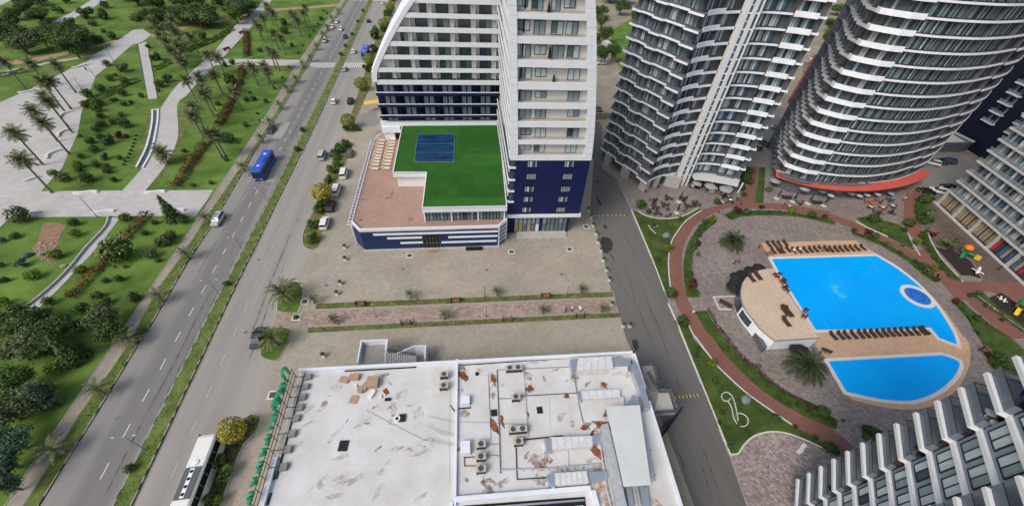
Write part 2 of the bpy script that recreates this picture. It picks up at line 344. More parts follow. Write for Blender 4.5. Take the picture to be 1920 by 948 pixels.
def copy_thing(parts, root, loc, rz, scale=None):
    """parts: list of (object, index of parent in list or -1)"""
    r = root.copy(); COL.objects.link(r); r.location = loc; r.rotation_euler = (0, 0, rz)
    if scale is not None: r.scale = (scale,)*3 if not hasattr(scale, '__len__') else scale
    made = []
    for o, pi in parts:
        c = o.copy(); COL.objects.link(c); c.parent = r if pi < 0 else made[pi]; made.append(c)
    return r, made
ORD = ['', 'first', 'second', 'third', 'fourth', 'fifth', 'sixth', 'seventh', 'eighth', 'ninth', 'tenth', 'eleventh', 'twelfth', 'thirteenth', 'fourteenth', 'fifteenth', 'sixteenth', 'seventeenth', 'eighteenth', 'nineteenth', 'twentieth']
TENS = {20: 'twenty', 30: 'thirty', 40: 'forty', 50: 'fifty', 60: 'sixty'}
def ordn(i):
    if i <= 20: return ORD[i]
    t = i//10*10
    if i % 10 == 0: return TENS[t][:-1]+'ieth'
    return TENS[t]+'-'+ORD[i % 10]
REG = {}
def reg(o, desc, cat, group, axis='y'):
    """collect look-alikes; number words are handed out once all of them stand"""
    o['category'] = cat
    if group: o['group'] = group
    REG.setdefault((desc, axis), []).append(o); return o
def finish_labels():
    for (desc, axis), lst in REG.items():
        if len(lst) == 1: lst[0]['label'] = desc; continue
        def key(o):
            s = seen(o.location) or (0, 0)
            return s[1] if axis == 'y' else s[0]
        lst.sort(key=key); end = 'top' if axis == 'y' else 'left'
        for i, o in enumerate(lst): o['label'] = desc+', '+ordn(i+1)+' from the '+end

def band_asphalt(name, x0, x1, dark):
    n = MATS[name].node_tree; L = n.links; b = n.nodes['Principled BSDF']; src = b.inputs['Base Color'].links[0].from_socket
    geo = n.nodes.new('ShaderNodeNewGeometry'); sx = n.nodes.new('ShaderNodeSeparateXYZ'); L.new(geo.outputs['Position'], sx.inputs[0])
    no = n.nodes.new('ShaderNodeTexNoise'); no.inputs['Scale'].default_value = 0.15; no.inputs['Detail'].default_value = 5; L.new(geo.outputs['Position'], no.inputs['Vector'])
    ad = n.nodes.new('ShaderNodeMath'); ad.operation = 'MULTIPLY_ADD'; ad.inputs[1].default_value = 1.6; L.new(no.outputs['Fac'], ad.inputs[0]); L.new(sx.outputs['X'], ad.inputs[2])
    cr = n.nodes.new('ShaderNodeValToRGB'); mr = n.nodes.new('ShaderNodeMapRange'); mr.inputs[1].default_value = x0; mr.inputs[2].default_value = x1; L.new(ad.outputs[0], mr.inputs[0]); L.new(mr.outputs[0], cr.inputs[0])
    e = cr.color_ramp.elements; e[0].position = 0.0; e[0].color = (1.18, 1.16, 1.12, 1); e[1].position = 1.0; e[1].color = (1.12, 1.1, 1.07, 1)
    for p_, v in dark: k = e.new(p_); k.color = (v, v, v*1.01, 1)
    vm = n.nodes.new('ShaderNodeVectorMath'); vm.operation = 'MULTIPLY'; L.new(src, vm.inputs[0]); L.new(cr.outputs[0], vm.inputs[1]); L.new(vm.outputs[0], b.inputs['Base Color'])
band_asphalt('asphalt', -55.6, -46.0, [(0.30, 1.12), (0.42, 0.86), (0.55, 0.80), (0.68, 0.90), (0.84, 0.84), (0.93, 1.06)])
band_asphalt('asphalt_worn', -44.2, -33.0, [(0.15, 1.0), (0.3, 0.90), (0.45, 1.03), (0.62, 0.95), (0.8, 1.06)])
# ================================================================ THE SETTING
def ground(name, pts, z, m, z0=-0.3, parent=None):
    b = MB(); b.prism(pts, z0, z, 0); o = b.build(name, m, parent); o['kind'] = 'structure'; return o
def strip(name, pts, z, wd, m, parent=None, z0=-0.2, closed=False):
    b = MB(); b.wall(pts, z0, z, wd, 0, closed); o = b.build(name, m, parent); o['kind'] = 'structure'; return o
ground('ground', [(-1800, -400), (1800, -400), (1800, 3200), (-1800, 3200)], -0.06, 'yard_dirt', -1)
YF, YB = 330, -40
# avenue: two carriageways, median, verge, footpath
ground('avenue_west_carriageway', [(-56.4, YB), (-46.9, YB), (-46.0, 900), (-58.0, 900), (-58.0, 200), (-57.0, 130), (-56.4, 70)], 0.0, 'asphalt')
ground('avenue_east_carriageway', [(-45.1, YB), (-33.0, YB), (-33.0, 20), (-20, 28), (-24, 60), (-33.0, 90), (-33.2, 150), (-33.0, 900), (-43.2, 900), (-43.4, 120)], 0.0, 'asphalt_worn')
ground('median_strip', [(-47.0, YB), (-45.0, YB), (-44.7, 60), (-43.7, 122), (-43.3, 182), (-43.2, 900), (-45.6, 900), (-46.0, 150), (-46.2, 85), (-47.0, 50)], 0.14, 'verge_grass')
def kerb(name, pts, wd, mats, step=1.0, z=0.16):
    """row of kerb blocks, every other one painted"""
    b = MB(); P = [Vector(p) for p in pts]; k = 0
    for a, c in zip(P, P[1:]):
        L = (c-a).length; n = max(1, round(L/step)); d = (c-a)/n; nn = Vector((-d.y, d.x)).normalized()*wd
        for i in range(n):
            s0 = a+d*i; s1 = a+d*(i+0.96)
            b.add([(s0.x, s0.y, -0.2), (s1.x, s1.y, -0.2), (s1.x+nn.x, s1.y+nn.y, -0.2), (s0.x+nn.x, s0.y+nn.y, -0.2),
                   (s0.x, s0.y, z), (s1.x, s1.y, z), (s1.x+nn.x, s1.y+nn.y, z), (s0.x+nn.x, s0.y+nn.y, z)],
                  [(4, 5, 6, 7), (0, 1, 5, 4), (1, 2, 6, 5), (2, 3, 7, 6), (3, 0, 4, 7)], k % len(mats)); k += 1
    o = b.build(name, mats); o['kind'] = 'structure'; return o
kerb('median_kerb_west', [(-47.0, YB), (-47.0, 50), (-46.2, 85), (-46.0, 150), (-45.6, 400)], 0.14, ['kerb_stone', 'kerb_stone', 'kerb_dark'], 1.1)
kerb('median_kerb_east', [(-45.14, YB), (-44.84, 60), (-43.84, 122), (-43.44, 182), (-43.3, 400)], -0.14, ['kerb_stone', 'kerb_dark', 'kerb_stone', 'kerb_stone', 'kerb_dark'], 0.9)
edge = [(-58.2, YB), (-58.1, 27), (-58.5, 34), (-58.0, 42), (-57.8, 47), (-58.4, 52), (-58.9, 61), (-58.4, 70), (-58.6, 81), (-58.0, 108), (-57.9, 131), (-58.3, 152), (-59.3, 190), (-59.6, 215), (-60, 900)]
road_edge = [(-56.3, YB), (-56.3, 27), (-56.2, 35), (-56.4, 47), (-56.2, 50), (-56.4, 58), (-56.7, 67), (-56.3, 78), (-57.2, 112), (-56.9, 131), (-57.2, 162), (-58.0, 212), (-58.0, 900)]
ground('verge_strip', [(x-0.1, y) for x, y in edge]+[(x, y) for x, y in road_edge][::-1], 0.135, 'verge_grass')
kerb('avenue_kerb', [(x, y) for x, y in road_edge[:-1]]+[(-58.0, 400)], 0.16, ['kerb_stone', 'kerb_stone', 'kerb_dark', 'kerb_stone'], 1.0)
ground('footpath', [(-60.5, YB), (-60.5, 85), (-60.6, 130), (-62.2, 180), (-62.6, 900)]+[(x-0.1, y) for x, y in edge][::-1], 0.12, 'footpath_slabs')
kerb('footpath_edging', [(-60.4, YB), (-60.4, 85), (-60.5, 130), (-62.1, 180), (-62.5, 400)], 0.16, ['kerb_stone'], 1.5, 0.18)
# painted lane lines (thin sheets just above the asphalt)
def dashes(name, x_of, y0, y1, period, ln, wd, m):
    b = MB(); y = y0
    while y < y1:
        x = x_of(y); b.prism([(x-wd/2, y), (x+wd/2, y), (x_of(y+ln)+wd/2, y+ln), (x_of(y+ln)-wd/2, y+ln)], -0.01, 0.008); y += period
    o = b.build(name, m); o['kind'] = 'structure'
dashes('lane_line_west', lambda y: -50.6+0.0012*y, 10.1-30, 175, 5.52, 2.1, 0.13, 'road_paint')
dashes('lane_line_west', lambda y: -50.6+0.0012*y, 192, 320, 5.52, 3.6, 0.13, 'road_paint')
dashes('lane_line_east', lambda y: -41.6+0.011*y, 24.4-30, 175, 5.75, 2.2, 0.12, 'road_paint_worn')
b = MB()
for y0, y1 in ((181, 187), (300, 306)):
    for x0, x1 in ((-56.6, -46.6), (-43.0, -33.6)):
        n = 11; st = (x1-x0)/n
        for i in range(n): b.box(x0+st*i+0.15, x0+st*i+0.15+st*0.52, y0, y1, -0.01, 0.009)
o = b.build('zebra_crossing', 'road_paint'); o['kind'] = 'structure'
# faint cracks, patches and skid marks
def blob(cx, cy, rx, ry, rz=0.0, n=14, jag=0.25):
    out = []
    for k in range(n):
        a = 2*math.pi*k/n; r = 1+R_.uniform(-jag, jag); x, y = rx*r*math.cos(a), ry*r*math.sin(a)
        out.append((cx+x*math.cos(rz)-y*math.sin(rz), cy+x*math.sin(rz)+y*math.cos(rz)))
    return out
def decal(name, polys, z, m, parent=None, kind='structure'):
    b = MB()
    for p in polys: b.prism(p, z-0.004, z)
    o = b.build(name, m, parent)
    if kind: o['kind'] = kind
    return o
def streak(pts, wd): 
    P = [Vector(p) for p in pts]; L = []; Rr = []
    for i, p in enumerate(P):
        d = (P[min(i+1, len(P)-1)]-P[max(i-1, 0)]).normalized(); nn = Vector((-d.y, d.x)); ww = wd*(0.5 if i in (0, len(P)-1) else 1)*R_.uniform(0.7, 1.2)
        L.append(tuple(p+nn*ww/2)); Rr.append(tuple(p-nn*ww/2))
    return L+Rr[::-1]
# hotel forecourt and quarter paving (pale tan), service lane, complex paving
svcL = gp(smooth([(1117, 236), (1113, 300), (1109, 345), (1107, 396), (1127, 463), (1143, 529), (1160, 585), (1173, 632), (1190, 668)], 4))
svcL = svcL+[(31.0, 20), (28.5, -40)]
svcR = gp(smooth([(1126, 236), (1127, 300), (1130, 316), (1158, 337), (1161, 348), (1184, 397), (1193, 420), (1243, 546), (1277, 632), (1367, 854), (1400, 948)], 4))
svcR = svcR+[(33.5, -5), (30.5, -40)]
ground('service_lane', [(37.0, 170)]+[(x-0.5, y) for x, y in svcL]+[(x+0.5, y) for x, y in svcR][::-1]+[(42.0, 170)], 0.0, 'asphalt_dark')
fore = [(-33.0, 250), (-33.4, 150), (-35.0, 100), (-34.5, 74)]+gp([(607, 424), (604, 440), (560, 520), (545, 575)])+[(x-0.15, y) for x, y in gp([(1150, 549), (1143, 529), (1127, 463), (1107, 396), (1111, 345), (1114, 300)])]+[(36.5, 160), (36, 250)]
ground('hotel_forecourt', fore, 0.10, 'tan_pavers')
ground('quarter_paving', gp([(505, 640), (520, 590), (545, 572), (1150, 546), (1160, 585), (1173, 632), (1190, 668)])+[(30.7, 20), (27.8, -40), (-31.5, -40), (-32.0, 28), (-31.8, 36)], 0.09, 'tan_pavers')
# promenade and its two planted strips
ground('promenade', gp([(513, 612), (520, 587), (1154, 560), (1160, 587)]), 0.12, 'pink_pavers')
ground('planting_strip_north', gp([(594, 570), (1148, 548), (1150, 557), (592, 580)]), 0.17, 'lawn_dry')
ground('planting_strip_south', gp([(578, 615), (1160, 587), (1164, 595), (577, 625)]), 0.17, 'lawn_dry')
for pts in ([(590, 569), (1149, 547)], [(590, 581.5), (1151, 558)], [(576, 613), (1161, 585.5)], [(576, 626), (1165, 596.5)]):
    strip('planting_kerb', gp(pts), 0.20, 0.14, 'kerb_stone')
ground('corner_lawn_north', gp(smooth([(520, 582), (522, 560), (535, 535), (555, 528), (566, 540), (566, 560), (558, 584)], 3, True)), 0.17, 'lawn')
ground('corner_lawn_south', gp(smooth([(490, 668), (492, 640), (505, 618), (532, 615), (545, 622), (536, 650), (520, 675)], 3, True)), 0.17, 'lawn')
strip('corner_kerb', gp(smooth([(520, 582), (522, 560), (535, 535), (555, 528), (567, 540), (567, 560), (559, 585)], 3)), 0.19, 0.15, 'kerb_white')
strip('corner_kerb', gp(smooth([(492, 640), (489, 668), (520, 677), (537, 650), (547, 622)], 3)), 0.19, 0.15, 'kerb_stone')
# parking verge beside the avenue with its islands
ground('parking_verge', gp(smooth([(587, 467), (573, 462), (570, 445), (577, 420), (590, 395), (605, 360), (622, 310), (634, 275), (648, 268), (662, 270), (650, 300), (636, 330), (625, 360), (612, 395), (604, 425), (601, 455)], 3, True)), 0.16, 'lawn_dry')
strip('parking_verge_kerb', gp(smooth([(587, 469), (572, 463), (568, 445), (576, 420), (589, 395), (604, 360), (621, 310), (633, 273)], 3)), 0.18, 0.16, 'kerb_stone')
strip('parking_verge_kerb', gp(smooth([(587, 469), (602, 457), (606, 425), (614, 395), (627, 360), (638, 330), (652, 300)], 3)), 0.18, 0.14, 'kerb_stone')
ground('entrance_island', gp(smooth([(648, 247), (652, 237), (672, 236), (675, 242), (668, 248)], 3, True)), 0.16, 'lawn_dry')
ground('hotel_side_verge', [(-33.2, 128), (-31.5, 128), (-29.5, 160), (-29, 320), (-33.1, 320)], 0.16, 'lawn_dry')
ground('drop_off_lane', gp([(655, 224), (704, 205), (712, 232), (700, 237), (652, 240)]), 0.105, 'asphalt')
ground('coach_island', gp(smooth([(370, 948), (400, 890), (425, 830), (445, 798), (465, 779), (480, 777), (487, 788), (480, 806), (461, 825), (445, 855), (427, 905), (410, 948)], 3, True))+[], 0.16, 'lawn_dry')
strip('coach_island_kerb', gp(smooth([(470, 776), (486, 780), (488, 790), (478, 810), (460, 828), (445, 858), (428, 905), (412, 952)], 3)), 0.19, 0.15, 'kerb_stone')
strip('coach_island_kerb', gp(smooth([(470, 776), (448, 790), (440, 800), (420, 830), (396, 890), (368, 952)], 3)), 0.19, 0.15, 'kerb_stone')
# the park west of the avenue
ground('park_lawn', [(-60.7, -40), (-60.7, 85), (-60.8, 130), (-62.4, 180), (-62.8, 900), (-700, 900), (-700, -40)], 0.10, 'lawn')
plaza = q(0, 0, 3, '-120,620 0,580 180,500 205,487 460,360 490,350 520,325 270,360 0,430 -200,440 -200,415 0,408 270,352 530,310 590,275 750,170 800,165 850,200 805,235 745,255 600,380 545,425 500,530 460,640 440,750 350,948')+[(78, 359)]+[(400, 357), (389, 372), (368, 405)]+[(20, 408), (0, 428), (-60, 470)]
# split into simple pieces
ground('park_plaza', gp([(-160, 260), (0, 193), (60, 167), (68, 162), (153, 120), (163, 117), (181, 142), (167, 177), (153, 213), (147, 250), (117, 316), (78, 359), (400, 357), (389, 376), (368, 405), (20, 408), (0, 428), (-160, 520)]), 0.15, 'plaza_slabs')
ground('park_path', gp([(163, 117), (173, 108), (90, 120), (0, 143), (-80, 150), (-80, 138), (0, 136), (90, 117), (177, 103), (197, 92), (250, 57), (268, 55), (284, 66), (268, 79), (248, 85), (200, 127), (181, 142)]), 0.145, 'plaza_slabs')
ground('park_path', gp(smooth([(230, 358), (267, 316), (287, 283), (297, 233), (300, 207), (333, 160), (377, 120), (400, 100)], 3)+[(443, 47), (467, 32), (497, 0), (506, -8), (512, -2), (503, 10), (470, 53), (420, 107)]+smooth([(400, 127), (367, 160), (350, 180), (333, 197), (335, 247), (328, 277), (307, 316), (273, 358)], 3)), 0.145, 'plaza_slabs')
ground('park_path', gp([(410, 111), (562, 113), (567, 118), (562, 124), (404, 123)]), 0.150, 'plaza_slabs')
ground('park_path', gp([(96, 43), (133, 25), (173, 0), (205, -3), (153, 28), (117, 47), (98, 52)]), 0.145, 'plaza_slabs')
ground('park_path', gp([(-10, 12), (-10, -10), (40, -14), (22, 1), (4, 10)]), 0.145, 'plaza_slabs')
ground('dirt_trail', gp(smooth([(15, 115), (50, 112), (145, 93), (215, 76), (218, 80), (150, 98), (60, 118), (15, 122)], 2)), 0.14, 'dirt_path')
ground('dirt_trail', gp([(283, 66), (345, 50), (420, 35), (500, 18), (560, 14), (640, 8), (640, 12), (560, 18), (500, 23), (420, 40), (345, 56), (286, 72)]), 0.14, 'dirt_path')
ground('park_slab_walk', gp([(260, 84), (276, 80), (296, 186), (279, 188)]), 0.35, 'plaza_slabs')
strip('park_slab_trench', gp([(257, 84), (277, 188)]), 0.17, 0.8, 'kerb_dark')
o = ground('park_sloping_path', gp(smooth([(203, 409), (197, 429), (160, 469), (133, 503), (93, 543), (52, 576)], 3)+smooth([(66, 585), (110, 543), (147, 503), (170, 479), (200, 443), (227, 408)], 3)), 0.15, 'plaza_slabs')
strip('park_path_wall', gp(smooth([(204, 407), (197, 428), (160, 468), (133, 502), (93, 542), (52, 575)], 3)), 0.6, 0.28, 'concrete_light')
ground('bare_soil_patch', gp(smooth([(83, 419), (123, 422), (115, 440), (110, 460), (103, 490), (88, 492), (70, 478), (62, 465), (75, 445)], 3, True)), 0.13, 'soil')
ground('dry_grass_border', gp(smooth([(281, 210), (285, 230), (276, 270), (262, 300), (250, 318), (243, 318), (258, 290), (272, 255), (276, 225)], 3, True)), 0.12, 'lawn_dry')
ground('dry_grass_border', gp(smooth([(338, 205), (350, 215), (345, 250), (330, 285), (300, 340), (290, 340), (318, 290), (336, 245)], 3, True)), 0.12, 'lawn_dry')
# the residential complex: grey paving, brick path, lawns and beds
Z3 = lambda t: q(1140, 316, 3, t)
Z4 = lambda t: q(1500, 316, 3, t)
Z8 = lambda t: q(1180, 632, 3, t)
Z9 = lambda t: q(1480, 600, 2.725, t)
ground('complex_paving', [(x+0.2, y) for x, y in svcR[4:]][::-1]+gp([(1150, 300), (1300, 250), (1480, 200), (1700, 190), (1850, 260), (2100, 380), (2300, 600), (2200, 1000)])+[(60, -40)], 0.06, 'grey_pavers')
ground('back_yard', gp([(1135, 300), (1250, 235), (1420, 225), (1480, 215), (1610, 190), (1790, 215), (1900, 300), (1830, 330), (1790, 372), (1735, 345), (1700, 300), (1500, 300), (1440, 340), (1400, 345), (1300, 335), (1170, 330)]), 0.07, 'yard_dirt')
ground('parking_court', gp([(1400, 240), (1470, 205), (1500, 230), (1460, 300), (1440, 345), (1400, 345), (1380, 300)]), 0.075, 'asphalt')
ground('parking_court', gp([(1690, 300), (1740, 275), (1800, 290), (1830, 320), (1790, 372), (1770, 362), (1730, 345), (1700, 345)]), 0.075, 'asphalt')
ground('lower_plaza', gp(smooth(Z8('565,665 615,660 645,612 705,560 800,537 905,552 1050,612 1150,665'), 3))+gp([(1700, 1000), (1500, 1100)])+[(x+0.1, y) for x, y in svcR if y < 9.5 and y > -20][::-1], 0.085, 'light_pavers')
red = (smooth(Z3('520,235 440,290 390,350 350,420 335,530 345,665 370,720 385,770 400,800 440,840 455,885 490,948'), 3)
       + smooth(Z8('450,110 520,195 640,300 750,390 900,495 1000,555 1100,600'), 3)+[(1560, 850), (1620, 880), (1650, 880), (1620, 853)]
       + smooth(Z8('1140,515 1000,450 850,370 700,260 560,120 460,0'), 3)
       + smooth(Z3('500,830 470,780 445,725 425,660 415,560 420,460 450,380 500,310 560,270 610,240 680,222 790,205'), 3)
       + Z3('800,110 790,100 760,150 690,200 580,217'))
ground('brick_path', gp(red), 0.095, 'red_pavers')
ground('brick_path', gp(Z3('760,150 785,100 785,-10 845,-10 825,195 870,195 1000,200 1260,243')+Z4('160,250 310,303 480,388 640,468 690,455 600,345 580,310 585,170 650,110 700,130 700,180 655,200 650,300 690,330 680,350 720,460 800,560 900,635 1080,640 1260,650 1260,760 1060,690 960,690 990,720 1100,800 1300,950 1180,960 1050,850 930,740 870,730 790,632 740,590 600,500 450,410 330,350 200,300 0,250')+Z3('1240,272 1040,240 900,225 790,224 690,222 ')), 0.090, 'red_pavers')
ground('arcade_paving', gp(Z4('760,195 715,185 690,330 720,370 760,430 870,470 970,520 1030,620 1000,650 1080,645 1300,655 1300,640 765,200')), 0.080, 'brown_pavers')
def bed(name, pts, m='lawn_deep', z=0.17): return ground(name, gp(pts), z, m)
bed('triangle_lawn', smooth(Z3('135,240 170,243 210,265 290,282 380,278 440,258 500,225 520,238'), 2)[:-1]+smooth(Z3('520,238 440,290 390,350 350,420 335,530 345,665 312,692'), 3)+Z3('240,500'), 'lawn_deep')
strip('triangle_lawn_kerb', gp(smooth(Z3('170,240 210,265 290,282 380,278 440,258 500,225'), 3)), 0.24, -0.28, 'kerb_white')
strip('triangle_lawn_kerb', gp(smooth(Z3('520,238 440,290 390,350 350,420 335,530 345,665'), 3)), 0.24, 0.25, 'kerb_white')
strip('service_lane_kerb', gp(smooth(Z3('130,238 240,500 312,692'), 4)), 0.22, 0.28, 'kerb_white')
strip('service_lane_kerb', gp(smooth(q(1130, 200, 4.309, '0,500 120,590 135,640 235,850'), 3)), 0.12, 0.15, 'kerb_stone')
strip('service_lane_kerb', gp(Z3('335,760 380,860 415,948')+Z8('400,260 500,510 562,665')), 0.22, 0.28, 'kerb_white')
strip('service_lane_kerb', gp(Z8('562,668 660,948')), 0.12, 0.12, 'kerb_stone')
bed('lower_lawn', Z3('380,850 440,868 462,910 480,948')+smooth(Z8('350,0 450,112 490,165 640,305 770,400 910,495 1050,570 1130,615'), 3)+Z8('1150,665')+smooth(Z8('1050,612 905,552 800,537 705,560 645,612 612,660'), 3)+Z8('563,663 500,510 400,260 300,0')+Z3('375,860'), 'lawn_deep')
strip('lower_lawn_kerb', gp(Z3('440,868 462,910 478,944')+smooth(Z8('366,0 450,112 490,165 640,305 770,400 910,495'), 3)), 0.24, 0.25, 'kerb_white')
strip('lower_lawn_kerb', gp(smooth(Z8('563,664 612,660 645,612 705,560 800,537 905,552 1050,612 1150,665'), 3)), 0.24, 0.25, 'kerb_white')
bed('curved_bed', smooth(Z3('555,285 500,340 450,420 425,520 425,620 442,722'), 3)+Z3('512,725')+smooth(Z3('480,640 470,560 480,470 515,380 560,340 612,300'), 3)+Z3('590,270'), 'lawn_deep')
bed('north_bed', smooth(Z3('660,260 692,290 760,270 900,265 1080,275 1260,312'), 3)+Z4('100,295 195,318 200,300 100,278')+smooth(Z3('1260,290 1130,265 1000,245 880,238 780,240 700,235'), 3), 'lawn_deep')
bed('narrow_lawn', Z3('850,-5 885,-5 872,195 825,195'), 'lawn_deep')
bed('wedge_lawn', Z4('315,280 400,275 560,318 600,350 612,395 640,462 500,390 380,330'), 'lawn_deep')
strip('wedge_lawn_kerb', gp(Z4('310,300 380,335 490,385')), 0.23, 0.2, 'kerb_white')
strip('wedge_lawn_kerb', gp(Z4('600,365 625,410 670,490')), 0.23, 0.2, 'kerb_white')
bed('long_bed', Z4('285,345 310,338 400,380 520,450 640,520 700,560 790,632 750,636 690,600 600,520 450,432 300,372'), 'lawn_deep')
bed('oval_bed', smooth(Z4('660,170 720,150 715,200 705,300 690,320 655,300 645,225'), 2, True), 'lawn_deep')
bed('bench_bed', Z4('670,355 710,348 740,430 790,510 870,590 907,636 850,622 770,540 700,450'), 'lawn_deep')
strip('bench_bed_kerb', gp(smooth(Z4('712,365 740,430 790,510 860,585 908,637'), 3)), 0.30, 0.22, 'kerb_white')
ground('playground_surface', gp(Z4('760,440 860,465 960,520 1018,620 960,602 905,600 830,520')), 0.11, 'rubber')
bed('lawn_by_pool_path', Z4('850,735 890,728 960,795 1100,900 1190,960')+Z9('1260,210 1300,330 1100,262 1030,235 985,120 915,0'), 'lawn_deep')
bed('playground_hedge_bed', Z4('945,700 1020,690 1100,770 1260,890 1290,935 1250,915 1100,800'), 'lawn_deep')
strip('playground_bed_kerb', gp(smooth(Z4('995,718 1100,800 1260,915'), 3)), 0.30, 0.2, 'kerb_white')
ground('playground_surface', gp(Z4('1040,735 1130,698 1200,745 1300,820 1300,930 1160,850')), 0.11, 'rubber')
bed('lower_curved_bed', smooth(Z3('488,806 520,860 565,948'), 2)[:-1]+smooth(Z8('460,-5 560,120 700,260 850,370 1000,450 1140,512'), 3)+Z9('170,505 235,560 243,535 190,480 130,430 0,375')+smooth(Z8('1150,470 1000,385 850,290 740,205 600,85 540,0'), 3)+Z3('650,948 600,880 550,800'), 'lawn_deep')
bed('shrub_bed', Z9('370,540 430,545 520,590 480,640 400,625 368,600'), 'lawn_deep')
# pool deck, pools and copings
deck = Z3('858,422 1260,408')+Z4('310,408 400,465')+smooth(Z4('470,505 560,560 700,680 800,790 880,900 912,948'), 3)+smooth(Z9('895,90 918,140 915,230 870,330 800,400 720,440 620,460 500,450 380,425 310,402'), 3)+Z9('290,378 190,200 128,130 130,60')+Z3('1170,905 970,600 915,505')
ground('pool_deck', gp(deck), 0.22, 'deck_tiles')
pool1 = Z3('920,508 1260,498')+Z4('180,498 430,490')+smooth(Z4('430,490 560,570 680,670 780,790 850,900 872,948'), 3)[1:]+Z9('856,125 765,92 720,38 600,43 135,50')+Z3('970,600')
pool2 = Z9('198,210 780,178')+smooth(Z9('780,178 862,207 860,255 820,310 750,365 650,405 570,411 450,400 290,365'), 3)[1:]
W1 = gp(pool1, 0.25); W2 = gp(pool2, 0.25)
COREG = []
def ccw(p):
    a = sum(p[i-1][0]*p[i][1]-p[i][0]*p[i-1][1] for i in range(len(p))); return p if a > 0 else p[::-1]
for nm, P_ in (('main_pool', W1), ('lower_pool', W2)):
    P_ = ccw(P_)
    r = thing(nm, (sum(p[0] for p in P_)/len(P_), sum(p[1] for p in P_)/len(P_), 0.0)); c = r.location
    L_ = [(x-c.x, y-c.y) for x, y in P_]
    b = MB(); b.prism(L_, 0.1, 0.25); b.build('pool_water', 'pool_water', r)
    b = MB(); b.wall(L_, 0.1, 0.33, -0.62, 0, True); b.build('coping', 'coping', r)
    tag(r, 'large bright blue swimming pool with fish emblem on its floor' if nm == 'main_pool' else 'smaller bright blue pool with rounded end below the lounger deck', 'pool')
    if nm == 'main_pool': main_pool = r
# emblem on the floor of the main pool, hot tub ring
c = main_pool.location
def rel(pts, z=0.25): return [(x-c.x, y-c.y) for x, y in gp(pts, z)]
E1 = lambda t: q(1380, 430, 4.514, t)
b = MB(); b.prism(rel(smooth(E1('805,470 850,468 875,478 862,500 868,530 845,540 822,530 806,500'), 3, True)), 0.2, 0.262, 0)
b.prism(rel(smooth(E1('858,545 875,530 900,540 935,565 942,578 900,582 868,568'), 3, True)), 0.2, 0.262, 0)
b.build('pool_emblem', 'pool_inlay', main_pool)
b = MB(); b.wall(rel(smooth(E1('880,455 830,450 790,465 778,495 792,545 830,580 890,600 945,602'), 4)), 0.2, 0.259, 0.16); b.build('pool_emblem', 'pool_inlay_edge', main_pool)
b = MB(); b.wall(rel(smooth(E1('878,470 905,500 925,540 942,572'), 4)), 0.2, 0.259, 0.12); b.build('pool_emblem', 'pool_inlay_edge', main_pool)
for t in ('1125,240 1160,290 1210,345', '735,785 755,805 780,835'):
    b = MB(); b.wall(rel(smooth(E1(t), 3)), 0.1, 0.262, 0.35); b.build('pool_step', 'pool_inlay_edge', main_pool)
hc = at(1720, 555, 0.3)
r = thing('hot_tub', (hc.x, hc.y, 0.2), 0, 'round blue hot tub with white rim at the curved edge of the pool', 'hot tub')
b = MB(); b.lathe([(3.25, -0.1), (3.25, 0.22), (2.45, 0.22), (2.40, 0.10), (0.1, 0.10)], 36); b.build('rim', 'coping', r)
b = MB(); b.lathe([(2.42, 0.0), (2.42, 0.15)], 36); b.build('tub_water', 'hot_tub_water', r)
for k in range(3):
    b = MB(); a0 = k*2.1; b.tube([(1.3*math.cos(a0+t*0.25), 1.3*math.sin(a0+t*0.25), 0.16) for t in range(6)], 0.07, 5); b.build('tub_step', 'paint_navy', r)
decal('asphalt_patch', [[(-49.6, 96), (-47.6, 96), (-47.5, 107), (-49.5, 107)], [(-43.5, 84), (-40.8, 84.4), (-40.7, 92), (-43.4, 91.5)], [(-39.6, 60), (-36.4, 60.3), (-36.5, 63.2), (-39.5, 63)], [(-54.5, 120), (-51.8, 120), (-51.7, 131), (-54.4, 131)], [(-38.5, 130), (-35.2, 131), (-35.2, 139), (-38.5, 139)]], 0.004, 'asphalt_worn')
decal('tyre_mark', [streak([(x0+0.1*math.sin(y*0.3+x0), y) for y in range(y0, y1, 4)], wd) for x0, y0, y1, wd in ((-48.9, 22, 60, .25), (-47.6, 30, 78, .2), (-53.3, 60, 110, .18), (-38.2, 46, 75, .3), (-36.9, 40, 66, .22), (-43.2, 100, 150, .2), (-49.2, 110, 170, .25))], 0.005, 'tyre_mark')
b = MB()
for x, y in ((-52.9, 33), (-49.0, 74), (-54, 101), (-39.2, 47), (-37.6, 79), (-42.6, 66), (-27, 57), (-12, 60), (6, 58), (22, 55)): b.lathe([(.36, -.01), (.36, .009 if x < -35 else .112)], 12, (x, y, 0))
o = b.build('manhole_covers', 'grey_metal'); o['kind'] = 'structure'
decal('paving_stain', [blob(*gp([a])[0], rx, ry, .1) for a, rx, ry in (((1010, 450), 4.5, 1.2), ((1035, 462), 3, .8), ((1000, 478), 2.5, .6), ((942, 542), 1.6, .4), ((700, 440), 2, .7), ((860, 500), 5, .6), ((620, 520), 2, 3), ((930, 650), 3, .8))], 0.107, 'stain_grey')
